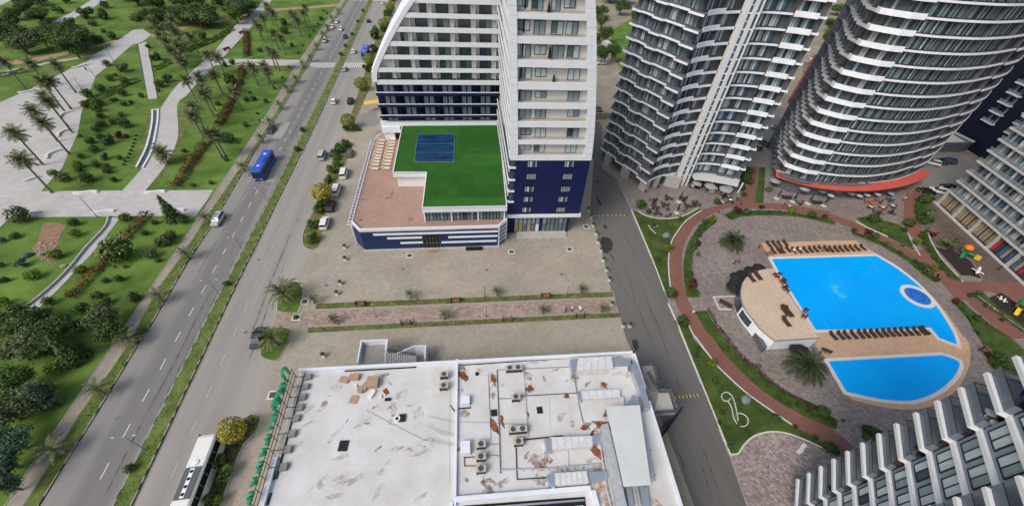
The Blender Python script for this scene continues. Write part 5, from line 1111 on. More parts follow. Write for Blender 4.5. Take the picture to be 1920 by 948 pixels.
# pipes and cable runs on the roof
def pipe(t, r, m, zz=0.12, fn=N7, name='pipe'):
    pts = [(x, y, zr+zz) for x, y in fn(t, zr+zz)]; b = MB(); b.tube(pts, r, 6); o = b.build(name, m); o.location = (0, 0, 0); o.parent = near; o.location = -Vector(near.location); return o
for t, r, m in (('395,185 410,560 415,765', 0.07, 'grey_metal'), ('395,183 820,165', 0.05, 'grey_metal'), ('405,345 480,343', 0.05, 'grey_metal'), ('520,330 850,312', 0.05, 'tyre'), ('830,215 850,350 880,480', 0.06, 'grey_metal'),
                ('410,600 310,598', 0.04, 'grey_metal'), ('410,665 325,658', 0.04, 'grey_metal'), ('415,745 640,738 980,710', 0.09, 'galvanised'), ('502,620 508,798 680,788', 0.07, 'tyre'), ('545,575 765,553', 0.09, 'tyre'),
                ('210,670 212,722 275,722', 0.06, 'roof_rust'), ('210,675 270,672', 0.06, 'black_metal'), ('180,400 245,395', 0.09, 'black_metal'), ('318,780 315,890', 0.04, 'stain_brown'), ('880,482 955,478 960,548', 0.05, 'kerb_stone'),
                ('545,180 575,560', 0.03, 'kerb_stone'), ('345,210 360,575', 0.03, 'kerb_stone'), ('790,760 800,700 790,560', 0.03, 'kerb_stone')): pipe(t, r, m)
for i in range(8):
    x = 545+i*48; pipe('%d,%d %d,%d' % (x, 738-i*2, x+1, 752-i*2), 0.05, 'grey_metal', name='pipe_bracket')
for t in ('0,440 80,460 150,475', '0,485 60,520 150,545', '0,500 80,540 180,560', '0,560 80,585 180,605', '0,575 90,600 185,612', '160,475 350,480 560,490'):
    pipe(t, 0.02, 'grey_metal', 0.35, name='cable')
pipe('860,410 1150,560 1200,580', 0.02, 'grey_metal', 0.1, N6, 'cable')
# ducts
def duct(name, t, z0, z1, m='duct_wrap', parent=None, ribs=0):
    pts = N7(t, z1); b = MB(); b.prism([(x, y) for x, y in pts], z0, z1, 0, True); o = b.build(name, m, near); o.location = -Vector(near.location)
    if ribs:
        A, B, C, D = [Vector(p) for p in pts[:4]]
        for i in range(1, ribs):
            f_ = i/ribs; p0 = A+(B-A)*f_; p1 = D+(C-D)*f_; b = MB(); b.wall([tuple(p0), tuple(p1)], z0+0.05, z1+0.03, 0.06); o2 = b.build('duct_flange', 'galvanised', near); o2.location = -Vector(near.location)
    return o
duct('air_duct', '845,115 1040,105 1050,175 840,185', 8.6, 10.0, 'duct_wrap', None, 5)
duct('duct_hood', '808,125 848,118 840,190 818,205', 8.5, 10.1, 'steel')
duct('air_duct', '1040,165 1130,160 1132,190 1045,195', 8.6, 9.5, 'duct_wrap')
duct('air_duct', '1040,115 1150,118 1160,150 1045,160', 8.6, 9.7, 'steel')
duct('air_duct', '1150,118 1185,160 1245,340 1255,395 1225,400 1215,350 1150,165', 8.6, 9.7, 'steel', None)
duct('air_duct', '862,302 1085,290 1090,335 868,345', 8.6, 9.2, 'duct_wrap', None, 5)
duct('duct_hood', '848,305 866,303 872,352 855,352', 8.5, 9.3, 'steel')
duct('air_duct', '1090,335 1108,333 1110,385 1094,385', 8.6, 9.2, 'duct_wrap')
duct('air_duct', '1160,320 1195,345 1190,385 1120,380', 8.6, 9.3, 'steel')
duct('air_duct', '690,560 930,553 935,610 695,630', 8.6, 9.5, 'duct_wrap', None, 6)
duct('duct_hood', '662,572 698,565 702,640 675,635', 8.5, 9.6, 'steel')
duct('air_duct', '930,553 985,545 990,590 935,600', 8.6, 9.5, 'steel')
duct('air_duct', '715,762 900,750 912,815 720,830', 8.6, 9.6, 'duct_wrap', None, 6)
duct('duct_hood', '680,770 716,762 722,840 690,830', 8.5, 9.7, 'steel')
duct('air_duct', '905,755 1015,750 1020,795 912,815', 8.6, 9.3, 'steel')
duct('main_duct', '985,490 1020,482 1030,520 1060,650 1130,960 1085,960 1040,780 1000,600', 8.8, 10.2, 'galvanised')
for t, z1 in (('1085,930 1110,930 1130,1000 1100,1000', 9.6), ('1120,840 1150,838 1165,960 1140,960', 9.4), ('1200,838 1240,835 1260,960 1225,960', 9.2)): duct('air_duct', t, 8.6, z1, 'steel')
for t in ('985,680 1015,870 1040,960', '1000,665 1035,850 1060,960', '1165,840 1190,960', '1180,838 1205,960', '975,600 1010,800'): pipe(t, 0.10, 'galvanised', 0.5)
for t in ('1175,170 1250,395', '1200,400 1235,520'): pipe(t, 0.08, 'galvanised', 0.3)
# ribbed metal shelter over the plant
A, B, C, D = [Vector(p) for p in N7('1008,388 1198,380 1262,828 1110,838', 11.2)]
b = MB(); b.prism([tuple(A), tuple(B), tuple(C), tuple(D)], 11.1, 11.2, 0, True); ro_(b, 'shelter_roof', 'sheet_roof')
for i in range(1, 34):
    f_ = i/34; b = MB(); b.wall([tuple(A+(D-A)*f_), tuple(B+(C-B)*f_)], 11.2, 11.225, 0.05); ro_(b, 'roof_rib', 'sheet_roof')
for P_ in (A, B, C, D, (A+D)/2, (B+C)/2):
    c_ = (A+B+C+D)/4; P2 = P_+(c_-P_)*0.06; b = MB(); b.box(P2.x-0.08, P2.x+0.08, P2.y-0.08, P2.y+0.08, 8.5, 11.1); ro_(b, 'shelter_post', 'grey_metal')
duct('plant_deck', '1200,385 1235,520 1285,800 1262,828', 8.5, 8.9, 'galvanised')
stains('rust_stain', 'roof_rust', [(N7, 1208+i*5.5, 480+i*28, 0.12, 0.55) for i in range(12)])
# cooling units: body, grille, fan
def cooler_proto(n):
    r = thing('cooling_unit', (0, 0, 0)); wd = 0.62*n
    b = MB(); b.box(-wd, wd, -0.4, 0.4, 0.12, 1.0); put('casing', b.mesh('casing', ['cooler_beige']), r)
    b = MB(); b.box(-wd+0.06, wd-0.06, -0.415, -0.401, 0.18, 0.92); put('grille', b.mesh('grille', ['frame_dark']), r)
    b = MB(); b.box(-wd+0.1, -wd+0.2, -0.45, 0.45, 0, 0.12); b.box(wd-0.2, wd-0.1, -0.45, 0.45, 0, 0.12); put('feet', b.mesh('feet', ['grey_metal']), r)
    for i in range(n):
        x = -wd+0.62*(2*i+1)
        b = MB(); b.lathe([(0.36, 1.0), (0.36, 1.05), (0.30, 1.05), (0.30, 1.012), (0.05, 1.012)], 20, (x, 0, 0)); f_ = put('fan_guard', b.mesh('fan_guard', ['grey_metal']), r)
        b = MB()
        for k in range(5):
            a = k*1.2566; b.add([(x, 0, 1.02), (x+0.28*math.cos(a), 0.28*math.sin(a), 1.02), (x+0.28*math.cos(a+0.7), 0.28*math.sin(a+0.7), 1.035)], [(0, 1, 2)])
        put('fan_blades', b.mesh('fan_blades', ['frame_dark']), f_)
    return r
def tree_of(r):
    ks = kids(r); out = [(k, -1) for k in ks]
    for i, k in enumerate(ks):
        for g in kids(k): out.append((g, i))
    return out
c1 = cooler_proto(1); c2 = cooler_proto(2); t_1 = tree_of(c1); t_2 = tree_of(c2); used1 = used2 = False
for x, y, n, lab in ((97, 205, 1, 'white cooling unit left of the roof divider, the one nearer the far parapet'), (95, 268, 1, 'white cooling unit left of the roof divider, the one farther from the parapet'), (491, 168, 2, 'double fan cooling unit close to the far parapet'),
                     (502, 332, 1, 'white cooling unit alone between two grey pipes in mid roof'), (513, 513, 2, 'double fan cooling unit right behind a single one in mid roof'), (516, 582, 1, 'single fan cooling unit just in front of a double one in mid roof'),
                     (305, 597, 1, 'top one of three cooling units in a column beside the divider'), (305, 666, 1, 'middle one of three cooling units in a column beside the divider'), (305, 735, 1, 'bottom one of three cooling units in a column beside the divider')):
    p = at(800+x/3, 632+y/3, zr+1.0); P_ = (p.x, p.y, zr)
    if n == 1:
        if not used1: r = c1; used1 = True; r.location = P_; r.rotation_euler = (0, 0, -0.05)
        else: r, _ = copy_thing(t_1, c1, P_, -0.05)
    else:
        if not used2: r = c2; used2 = True; r.location = P_; r.rotation_euler = (0, 0, -0.05)
        else: r, _ = copy_thing(t_2, c2, P_, -0.05)
    tag(r, lab, 'cooling unit', 'cooling units on the white roof')
# hatches, boxes and rubbish on the roof
def boxat(name, fn, x, y, sx, sy, sz, rz, m, label, cat, group=None, tilt=0.0):
    p = fn('%g,%g' % (x, y), zr)[0]; b = MB(); b.box(-sx/2, sx/2, -sy/2, sy/2, 0, sz)
    if sz > 0.2 and m == 'cardboard':
        b.box(-sx/2-0.12, -sx/2, -sy/2, sy/2, sz-0.02, sz+0.02); b.box(-sx/2, sx/2, -0.012, 0.012, sz, sz+0.006)
    o = b.build(name, m, None, (p[0], p[1], zr+0.01), rz); o.rotation_euler = (tilt, 0, rz); return tag(o, label, cat, group)
gB = 'cardboard boxes lying on the white roof'
boxat('cardboard_box', N6, 740, 243, 1.15, 0.75, 0.3, -0.35, 'cardboard', 'open cardboard box left of the other boxes near the parapet', 'box', gB)
boxat('cardboard_box', N6, 798, 228, 1.25, 0.9, 0.5, -0.15, 'cardboard', 'cardboard box with dark open top, second from the left', 'box', gB)
boxat('cardboard_box', N6, 903, 260, 1.45, 1.5, 0.9, -0.1, 'cardboard', 'largest cardboard box, bulky and pale brown, on the roof', 'box', gB)
boxat('cardboard_box', N6, 858, 283, 0.6, 1.3, 0.5, -0.5, 'cardboard', 'narrow cardboard box leaning against the largest one', 'box', gB)
boxat('cardboard_box', N6, 832, 298, 0.6, 0.95, 0.55, -0.1, 'cardboard', 'small upright cardboard box in front of the narrow one', 'box', gB)
boxat('cardboard_sheet', N6, 792, 350, 1.1, 1.15, 0.08, -0.2, 'cardboard', 'flattened cardboard sheet lying apart, nearest the viewer', 'cardboard', None)
boxat('cardboard_sheet', N6, 965, 211, 1.1, 0.35, 0.06, 0.12, 'stain_grey' if 0 else 'dirt_path', 'thin reddish strip of board right of the boxes', 'board', None)
boxat('appliance_shell', N6, 893, 322, 0.6, 1.1, 0.4, -0.5, 'plastic_white', 'white appliance shell lying in front of the boxes', 'appliance')
boxat('grating', N6, 972, 306, 0.55, 0.95, 0.08, 0.6, 'roof_rust', 'small dark red grating lying on the roof', 'grating')
boxat('battery_case', N6, 982, 352, 0.75, 0.35, 0.3, -0.1, 'frame_dark', 'small black case with white top on the roof', 'case')
boxat('plastic_canister', N6, 943, 337, 0.22, 0.5, 0.25, 0.4, 'plastic_white', 'slim white canister between the boxes and the black case', 'canister')
boxat('plastic_tube', N6, 803, 275, 0.25, 0.5, 0.2, 0.05, 'plastic_white', 'small white tube below the open boxes', 'tube')
boxat('rubble_scrap', N6, 990, 262, 0.7, 0.2, 0.12, -0.7, 'galvanised', 'bent piece of grey scrap metal on the roof', 'scrap')
boxat('roof_hatch', N6, 732, 610, 1.15, 1.3, 0.1, -0.1, 'frame_dark', 'black square roof hatch in the open white roof', 'hatch')
boxat('roof_hatch', N7, 635, 410, 0.8, 0.95, 0.12, -0.03, 'frame_dark', 'small dark roof hatch among the ducts', 'hatch')
boxat('roof_hatch', N7, 378, 425, 0.85, 0.9, 0.1, -0.03, 'frame_dark', 'dark grey square cover above a rusty strip', 'hatch')
boxat('roof_hatch', N6, 1063, 455, 0.85, 1.0, 0.25, -0.05, 'frame_dark', 'dark square vent box behind a white ring', 'vent')
boxat('electrical_box', N7, 220, 362, 1.1, 1.15, 0.75, -0.04, 'white_panel', 'white electrical cabinet beside the divider near the far parapet', 'cabinet')
boxat('electrical_box', N7, 218, 628, 1.25, 1.5, 0.8, -0.04, 'white_panel', 'white electrical cabinet left of the column of cooling units', 'cabinet')
for fn, x, y, rr, lab in ((N6, 1035, 460, 0.42, 'white ring shaped vent cap in the open roof'), (N7, 283, 208, 0.26, 'small black ring shaped vent cap near the far parapet')):
    p = fn('%g,%g' % (x, y), zr)[0]; b = MB(); b.lathe([(rr, 0), (rr, 0.3), (rr*0.55, 0.3), (rr*0.5, 0.05), (0.01, 0.05)], 20); o = b.build('vent_cap', 'plastic_white' if rr > 0.3 else 'tyre', None, (p[0], p[1], zr)); tag(o, lab, 'vent')
    b = MB(); b.lathe([(rr*0.5, 0.0), (rr*0.5, 0.27)], 16); b.build('vent_mouth', 'dark_void', o)
# sign frame with green letters seen from behind, concrete ballast blocks
sign = thing('letter_sign', (fp[0][0], fp[0][1]-8, zr), 0, 'row of green sign letters on a black frame along the left roof edge', 'sign')
SA = Vector(fp[0])+Vector((-0.25, -1.0)); SB = SA+dl.normalized()*16.6; sd = (SB-SA).normalized()
def sp(s, d, z): v = SA+sd*s+Vector((-1, 0))*d; return (v.x-sign.location.x, v.y-sign.location.y, z-zr)
for z in (8.8, 9.7, 10.5):
    b = MB(); b.tube([sp(0, 0, z), sp(16.6, 0, z)], 0.045, 5); b.build('rail', 'black_metal', sign)
for i in range(12):
    b = MB(); b.tube([sp(i*1.5, 0, 8.4), sp(i*1.5, 0, 10.6)], 0.04, 5); b.build('post', 'black_metal', sign)
blk = [(532, 218), (517, 273), (500, 331), (484, 390), (463, 452), (442, 537), (417, 627), (393, 725)]
for i, (x, y) in enumerate(blk):
    p = N6('%d,%d' % (x, y), zr+0.45)[0]; b = MB(); b.taper(-0.45, 0.45, -0.42, 0.42, 0, 0.5, 0.04, 0.04); o = b.build('ballast_block', 'concrete', None, (p[0], p[1], zr), R_.uniform(-0.1, 0.1))
    reg(o, 'grey concrete ballast block behind the green sign letters', 'concrete block', 'ballast blocks behind the sign')
    b = MB(); b.tube([(p[0]-sign.location.x, p[1]-sign.location.y, 0.45), (SA.x+sd.x*(p[1]-SA.y)/sd.y-sign.location.x, p[1]-sign.location.y, 0.6)], 0.05, 5); b.build('stay', 'black_metal', sign)
def glyph(paths, s0, sc_, z0=9.6):
    b = MB()
    for pth in paths:
        for (x0, y0), (x1, y1) in zip(pth, pth[1:]):
            L_ = math.hypot(x1-x0, y1-y0) or 1; ox, oy = -(y1-y0)/L_*0.085, (x1-x0)/L_*0.085; c4 = ((x0-ox, y0-oy), (x1-ox, y1-oy), (x1+ox, y1+oy), (x0+ox, y0+oy))
            b.add([sp(s0+x*sc_, d, z0+y*sc_) for d in (0.35, 0.72) for x, y in c4], [(0, 1, 2, 3), (7, 6, 5, 4), (0, 4, 5, 1), (1, 5, 6, 2), (2, 6, 7, 3), (3, 7, 4, 0)])
    b.build('letter', 'sign_green', sign)
arc = lambda cx, cy, r, a0, a1, n=9: [(cx+r*math.cos(math.radians(a0+(a1-a0)*i/n)), cy+r*math.sin(math.radians(a0+(a1-a0)*i/n))) for i in range(n+1)]
glyph([[(0.1, 0), (0.1, 1.6)]+arc(0.7, 1.6, 0.6, 180, 0)+[(1.3, 0)]], 0.0, 1.0)
glyph([arc(0.6, 0.7, 0.6, 0, 360, 12), [(0.6, 0.7), (1.3, 0.7)]], 1.9, 1.0)
glyph([[(0.0, 0), (0.0, 1.3)]+arc(0.5, 1.3, 0.5, 180, 0, 6)+[(1.0, 0)]], 3.2, 0.9)
glyph([[(0.1, 0), (0.1, 1.8), (1.2, 1.8)], [(0.1, 1.0), (1.1, 1.0)], [(1.3, 0), (1.3, 1.8)]], 4.4, 1.0)
glyph([arc(0.5, 0.6, 0.55, 30, 330, 10)], 6.2, 0.9)
for i in range(11):
    k = i % 4
    glyph([[[(0, 0), (0, 1.2)], [(0, 1.2), (0.6, 1.2)]], [arc(0.35, 0.5, 0.38, 0, 360, 8)], [[(0, 0), (0, 1.3)], [(0, 0.6), (0.5, 0.6), (0.5, 0)]], [[(0, 0), (0.35, 1.2), (0.7, 0)]]][k], 7.8+i*0.8, 0.8, 9.5)
# outside stairs and landings
st = thing('outside_staircase', (-9, 34, 0), 0, 'white walled landing and stairs at the back of the white-roofed building', 'staircase')
SZ = 5.0
S_ = lambda t, z=SZ: gp(q(650, 630, 11.294, t), z)
b = MB(); b.prism(S_('320,105 845,85 820,290 820,560 235,570'), 0, 4.0); rel_build(b, 'landing', 'concrete_light', st)
b = MB(); b.prism(S_('330,190 800,180 800,560 330,600', 4.0), 3.9, 4.02); rel_build(b, 'landing_paving', 'concrete', st)
b = MB(); b.wall(S_('240,540 320,105 845,85 815,290'), 3.8, 5.0, 0.22); rel_build(b, 'landing_wall', 'white_panel', st)
b = MB(); b.wall(S_('990,400 1430,215 1660,210 1640,480', 3.2), 0, 3.2, 0.2); rel_build(b, 'stair_wall', 'white_panel', st)
A, B = Vector(S_('850,470', 3.5)[0]), Vector(S_('1440,420', 3.5)[0])
for i in range(13):
    P_ = A+(B-A)*i/13; b = MB(); b.box(P_.x, P_.x+0.36, P_.y-1.2, P_.y+1.0, 0, 3.8-i*0.16); rel_build(b, 'step', 'concrete_light', st)
for dy in (0.95,):
    for i in range(14):
        P_ = A+(B-A)*i/13; b = MB(); b.tube([(P_.x, P_.y+dy, 3.8-i*0.16), (P_.x, P_.y+dy, 4.8-i*0.16)], 0.03, 4); rel_build(b, 'baluster', 'black_metal', st)
    b = MB(); b.tube([(A.x, A.y+dy, 4.8), (B.x, B.y+dy, 4.8-13*0.16)], 0.05, 5); rel_build(b, 'handrail', 'black_metal', st)
st = thing('outside_staircase', (30, 24, 0), 0, 'grey metal railed stairs beside the dark service lane', 'staircase')
SR = lambda t, z=6.0: gp(q(1180, 670, 6.318, t), z)
b = MB(); b.prism(SR('145,95 275,95 335,340 345,412 470,412 545,665 280,670 130,300'), 5.7, 6.0, 0, True); rel_build(b, 'landing', 'concrete', st)
b = MB(); b.prism(SR('345,420 465,420 540,660 285,668', 6.0), 5.5, 6.03); rel_build(b, 'landing_paving', 'concrete_light', st)
for i in range(9):
    y = 250+i*18; b = MB(); b.wall(SR('%d,%d %d,%d' % (165+i*12, y, 265+i*9, y+2), 6.0), 6.0, 6.05, 0.06); rel_build(b, 'step', 'kerb_dark', st)
def railing(root, pts, z0, h, m='black_metal', step=0.9):
    f, L = runs(pts); n = int(L/step)
    for i in range(n+1):
        p, _ = f(min(i*step, L)); b = MB(); b.tube([(p.x, p.y, z0), (p.x, p.y, z0+h)], 0.025, 4); rel_build(b, 'baluster', m, root)
    for hh in (h, h*0.5): b = MB(); b.tube([(p[0], p[1], z0+hh) for p in pts], 0.035, 4); rel_build(b, 'handrail', m, root)
    b = MB(); b.wall(pts, z0, z0+h*0.95, 0.02); rel_build(b, 'mesh_infill', 'rail_clear', root)
railing(st, SR('145,95 280,95 350,400 475,412 560,655 285,668', 6.0), 6.0, 1.1)
railing(st, SR('205,190 345,410', 6.0), 6.0, 0.9)
b = MB(); b.wall(SR('560,660 395,900', 3.0), 0, 5.6, 0.2); rel_build(b, 'stair_wall', 'navy_wall', st)
for x, y in SR('280,110 540,640 290,650', 5.7): b = MB(); b.box(x-0.12, x+0.12, y-0.12, y+0.12, 0, 5.7); rel_build(b, 'support_post', 'grey_metal', st)
# ---------------------------------------------------------------- pool house
PZ = 3.0
ph = thing('pool_house', (63, 38, 0), 0, 'half round pool house with pale tiled roof terrace beside the pool', 'pool house')
H5 = lambda t, z=PZ: gp(q(1380, 500, 5.578, t), z)
roofp = smooth(H5('400,18 310,22 230,40 150,75 100,120 65,180 50,250 55,330 80,410 130,490 190,560 250,640 330,710 410,772'), 2)+H5('870,742 760,580 640,420 540,270 450,120')
b = MB(); b.prism(roofp, 0.05, 2.8); rel_build(b, 'wall', 'band_white', ph)
b = MB(); b.prism(roofp, 2.78, 3.0); rel_build(b, 'roof_terrace', 'pale_tiles', ph)
b = MB(); b.wall(smooth(H5('100,120 65,180 50,250 55,330 80,410 130,490 190,560 250,640 330,710 410,772'), 2)+H5('870,742'), 2.7, 3.12, -0.15 if 0 else 0.12); rel_build(b, 'roof_kerb', 'concrete_light', ph)
wl = smooth(H5('100,120 65,180 50,250 55,330 75,400'), 4); b = MB(); b.wall(wl, 0.3, 2.7, -0.06); b.wall(wl, 0.3, 2.7, 0.06); rel_build(b, 'curved_window', 'glass_dark', ph)
wl = smooth(H5('85,425 125,485 185,555'), 4); b = MB(); b.wall(wl, 0.6, 2.3, -0.05); b.wall(wl, 0.6, 2.3, 0.05); rel_build(b, 'curved_window', 'glass_dark', ph)
b = MB(); rr_ = gp(q(1380, 500, 5.578, '175,625 215,610 330,835 295,850'), 1.5); b.prism(rr_, 0.1, 1.4); rel_build(b, 'ramp', 'tower_wall', ph)
# ================================================================ VEGETATION
def slotmesh(me, m):
    """same mesh, other leaf colour: material carried by the object"""
    return me
def leaf_cloud(n, sz, lumps, flat=1.0, shell=0.55, seed=1, jitter=0.25):
    rr = random.Random(seed); vs = []; fs = []
    tot = sum(l[3]**2 for l in lumps)
    for cx, cy, cz, r in lumps:
        for _ in range(max(6, int(n*r*r/tot))):
            while True:
                d = Vector((rr.uniform(-1, 1), rr.uniform(-1, 1), rr.uniform(-0.75, 1)))
                if 0.05 < d.length < 1: break
            d.normalize(); k = (shell+(1-shell)*rr.random()**0.6)*(1+rr.uniform(-jitter, jitter)*0.6)
            p = Vector((cx, cy, cz))+Vector((d.x*r*k, d.y*r*k, d.z*r*k*flat))
            nrm = (d+Vector((rr.uniform(-1, 1), rr.uniform(-1, 1), rr.uniform(-0.4, 1)))*0.8).normalized(); u = nrm.orthogonal().normalized()
            u.rotate(Matrix.Rotation(rr.uniform(0, 6.28), 3, nrm)); v = nrm.cross(u); s = sz*rr.uniform(0.6, 1.35); o = len(vs)
            vs += [tuple(p-u*s*0.5), tuple(p+v*s*0.38), tuple(p+u*s*0.5), tuple(p-v*s*0.38)]; fs.append((o, o+1, o+2, o+3))
    return vs, fs
def mesh_of(name, vf, m):
    me = bpy.data.meshes.new(name); me.from_pydata(vf[0], [], vf[1]); me.materials.append(MATS[m]); return me
LM = {}
def crown_mesh(kind, var, m):
    key = (kind, var, m)
    if key in LM: return LM[key]
    base = (kind, var)
    if base not in LM:
        rr = random.Random(hash(kind) % 1000+var if False else sum(map(ord, kind))+var*7)
        if kind == 'bush':   # unit radius, clipped round
            vf = leaf_cloud(520, 0.24, [(0, 0, 0.72, 0.95)]+[(rr.uniform(-.4, .4), rr.uniform(-.4, .4), rr.uniform(.5, 1.0), 0.55) for _ in range(3)], 0.85, 0.6, var)
        elif kind == 'ball': vf = leaf_cloud(1500, 0.15, [(0, 0, 0.78, 0.98)], 0.92, 0.78, var, 0.15)
        elif kind == 'loose':
            vf = leaf_cloud(620, 0.26, [(rr.uniform(-.55, .55), rr.uniform(-.55, .55), rr.uniform(.35, 1.05), rr.uniform(.35, .6)) for _ in range(7)], 0.9, 0.35, var, 0.5)
        elif kind == 'tree':
            L = [(rr.uniform(-.6, .6), rr.uniform(-.6, .6), rr.uniform(.75, 1.55), rr.uniform(.28, .5)) for _ in range(13)]
            vf = leaf_cloud(3200, 0.115, L, 0.85, 0.45, var, 0.6)
        elif kind == 'conifer':
            vs, fs = [], []
            for k in range(16):
                z = 0.15+k*0.15; r = max(0.06, (2.55-z)*0.36)
                for _ in range(int(95*r/0.6)+14):
                    a = rr.uniform(0, 6.28); q_ = r*rr.uniform(0.35, 1.05); p = Vector((q_*math.cos(a), q_*math.sin(a), z-q_*0.18+rr.uniform(-.06, .06)))
                    d = Vector((math.cos(a), math.sin(a), -0.35)).normalized(); sd_ = Vector((-math.sin(a), math.cos(a), rr.uniform(-.3, .3))); s = rr.uniform(.14, .26); o = len(vs)
                    vs += [tuple(p-d*s*.5), tuple(p+sd_*s*.3), tuple(p+d*s*.6), tuple(p-sd_*s*.3)]; fs.append((o, o+1, o+2, o+3))
            vf = (vs, fs)
        LM[base] = vf
    LM[key] = mesh_of('crown', LM[base], m); return LM[key]
tk = MB(); tk.tube([(0, 0, 0), (0.03, 0.02, 0.45), (0.0, 0.05, 0.95), (0.05, 0.0, 1.3)], [0.075, 0.055, 0.045, 0.02], 7)
for a in range(5):
    ca, sa = math.cos(a*1.257), math.sin(a*1.257); tk.tube([(0, 0.03, 0.55+a*0.06), (ca*.22, sa*.22, 0.85+a*.05), (ca*.45, sa*.45, 1.15+a*.05)], [0.035, 0.025, 0.01], 5)
TRUNK = tk.mesh('trunk', ['bark'])
sk = MB()
for a in range(4): sk.tube([(0, 0, 0), (0.25*math.cos(a*1.6), 0.25*math.sin(a*1.6), 0.6)], [0.05, 0.02], 5)
STEM = sk.mesh('stem', ['bark'])
NB = [0]
def bush(px, py, r, m, desc, group, kind='bush', z=0.12, cat='bush', axis='y', zs=1.0):
    p = at(px, py, z); NB[0] += 1; v = NB[0] % 3
    rt_ = thing('bush' if kind != 'conifer' else 'conifer_shrub', (p.x, p.y, z), R_.uniform(0, 6.28)); rt_.scale = (r*R_.uniform(.92, 1.08), r*R_.uniform(.92, 1.08), r*zs*R_.uniform(.95, 1.2))
    put('foliage', crown_mesh(kind, v, m), rt_)
    if r > 0.75: put('stem', STEM, rt_)
    return reg(rt_, desc, cat, group, axis)
def tree(px, py, r, h, m, desc, group, z=0.1, name='tree', axis='y', kind='tree'):
    """crown centred on the sighted spot; h = height of the crown's middle"""
    p = at(px, py, h); NB[0] += 1
    rt_ = thing(name, (p.x, p.y, z), R_.uniform(0, 6.28)); rt_.scale = (r, r, h/1.15 if kind == 'tree' else h/1.3)
    put('crown', crown_mesh(kind, NB[0] % 4, m), rt_); put('trunk', TRUNK, rt_); return reg(rt_, desc, 'tree', group, axis)
# ---- park bushes (px, py, radius in zoom pixels) by lawn
def zl(ox, oy, s, txt):
    out = []
    for t in txt.split():
        a = t.split(','); out.append((ox+float(a[0])/s, oy+float(a[1])/s, float(a[2])/s, a[3] if len(a) > 3 else 'leaf'))
    return out
def mpp(px, py): return (at(px+1, py, 0)-at(px, py, 0)).length
def scatter(lst, area, group):
    for x, y, r, m in lst:
        kind = 'bush'
        if m.startswith('~'): kind = 'loose'; m = m[1:]
        m = {'d': 'leaf_dark', 'o': 'leaf_olive', 'l': 'leaf_lime', 'b': 'leaf_bluish', 'leaf': 'leaf', 'm': 'leaf_maroon', 'r': 'leaf_rust'}[m]
        word = {'leaf_dark': 'dark green', 'leaf_olive': 'olive green', 'leaf_lime': 'bright lime green', 'leaf_bluish': 'bluish green', 'leaf': 'green', 'leaf_maroon': 'dark red', 'leaf_rust': 'rusty'}[m]
        rad = max(0.35, r*mpp(x, y)*1.05)
        bush(x, y+r*0.55, rad, m, ('large ' if rad > 2.6 else 'small ' if rad < 1.1 else '')+word+(' loose' if kind == 'loose' else ' round')+' bush '+area, group, kind)
A1 = 'left of the water channel'; gP = 'bushes in the park'
scatter(zl(0, 0, 3, '500,530,28,d 495,590,26,d 575,500,27,d 625,440,25 705,385,33,~o 710,460,25,d 570,580,27,d 555,612,28 640,563,16 700,525,27,d 740,575,13,d 705,585,20,d 575,650,22,d 690,645,18 645,685,22,d 580,700,26,d 550,725,24 715,697,36,d 570,765,22 515,792,24,d 625,792,36,~b 670,760,25,~m 715,767,15,m 540,840,25,d 590,880,26,~d 675,887,16,d 465,880,20,o 445,928,30,l 552,925,26 605,937,25,d 800,540,16,d 652,422,12,d 660,560,10,d 605,360,22,o 455,765,10'), A1, gP)
scatter(zl(0, 0, 3, '768,762,8,d 762,785,8,d 756,805,8,d 748,825,9,d 740,845,9,d 732,865,9,d 722,885,9,d 708,905,9,d 700,925,9,d'), A1, gP)
scatter(zl(0, 0, 3, '880,325,30,~d 905,475,26,d 955,445,28,~d 835,262,14,d 1150,205,25,~d 1040,848,15,d 895,510,12'), 'between slab walk and palm path', gP)
scatter(zl(0, 0, 3, '485,177,22,d 590,177,16,d 640,207,26,d 548,228,30,d 500,78,45,~d 600,88,38,~d 232,88,38,~d 410,130,34,~o 530,132,26,o 585,30,30,~d 330,60,30,~o 380,5,25,d 570,225,18,d'), 'on the far lawn behind the plaza', gP)
scatter(zl(0, 316, 3, '315,30,26,l 505,52,36,d 655,57,25,~d 612,8,26,d 370,50,35,o 450,5,22,d'), A1, gP)
scatter(zl(0, 316, 3, '130,262,56,o 427,302,28,d 437,365,29,l 97,375,26,d 325,480,36,l 200,592,40,l 132,532,30,~b 25,625,28,~d 340,490,18,l 18,400,22,o 250,480,10,o 10,540,20,o 30,745,34,l 60,770,28,l'), 'left of the sloping path', gP)
scatter(zl(0, 316, 3, '713,274,31 820,358,23,d 877,300,20,d 600,421,30,o 975,374,30,d 930,412,48,~o 860,478,32,o 895,512,17,d 462,564,33,l 710,550,12 600,624,21,d 680,617,24,d 290,740,33 765,722,34,d 548,712,32,~o 612,742,27,d 475,784,36,d 470,872,38,d 1042,288,32,d 1090,92,13,d 1192,77,16,d 745,700,12,m 820,905,14'), 'between sloping path and footpath', gP)
p = at(233, 484, 0.1); f_ = bush(233, 486, 3.0, 'leaf', 'large bush with white blossom between the rust hedge and sloping path', None)
fl = MB()
for i in range(46):
    a, e_ = R_.uniform(0, 6.28), R_.uniform(0.2, 1.5); d = Vector((math.cos(a)*math.cos(e_), math.sin(a)*math.cos(e_), math.sin(e_)*0.85))*1.0+Vector((0, 0, 0.72)); s = 0.022
    fl.box(d.x-s, d.x+s, d.y-s, d.y+s, d.z-s, d.z+s)
o = put('blossom', fl.mesh('blossom', ['flower_white']), f_); o['kind'] = 'stuff'
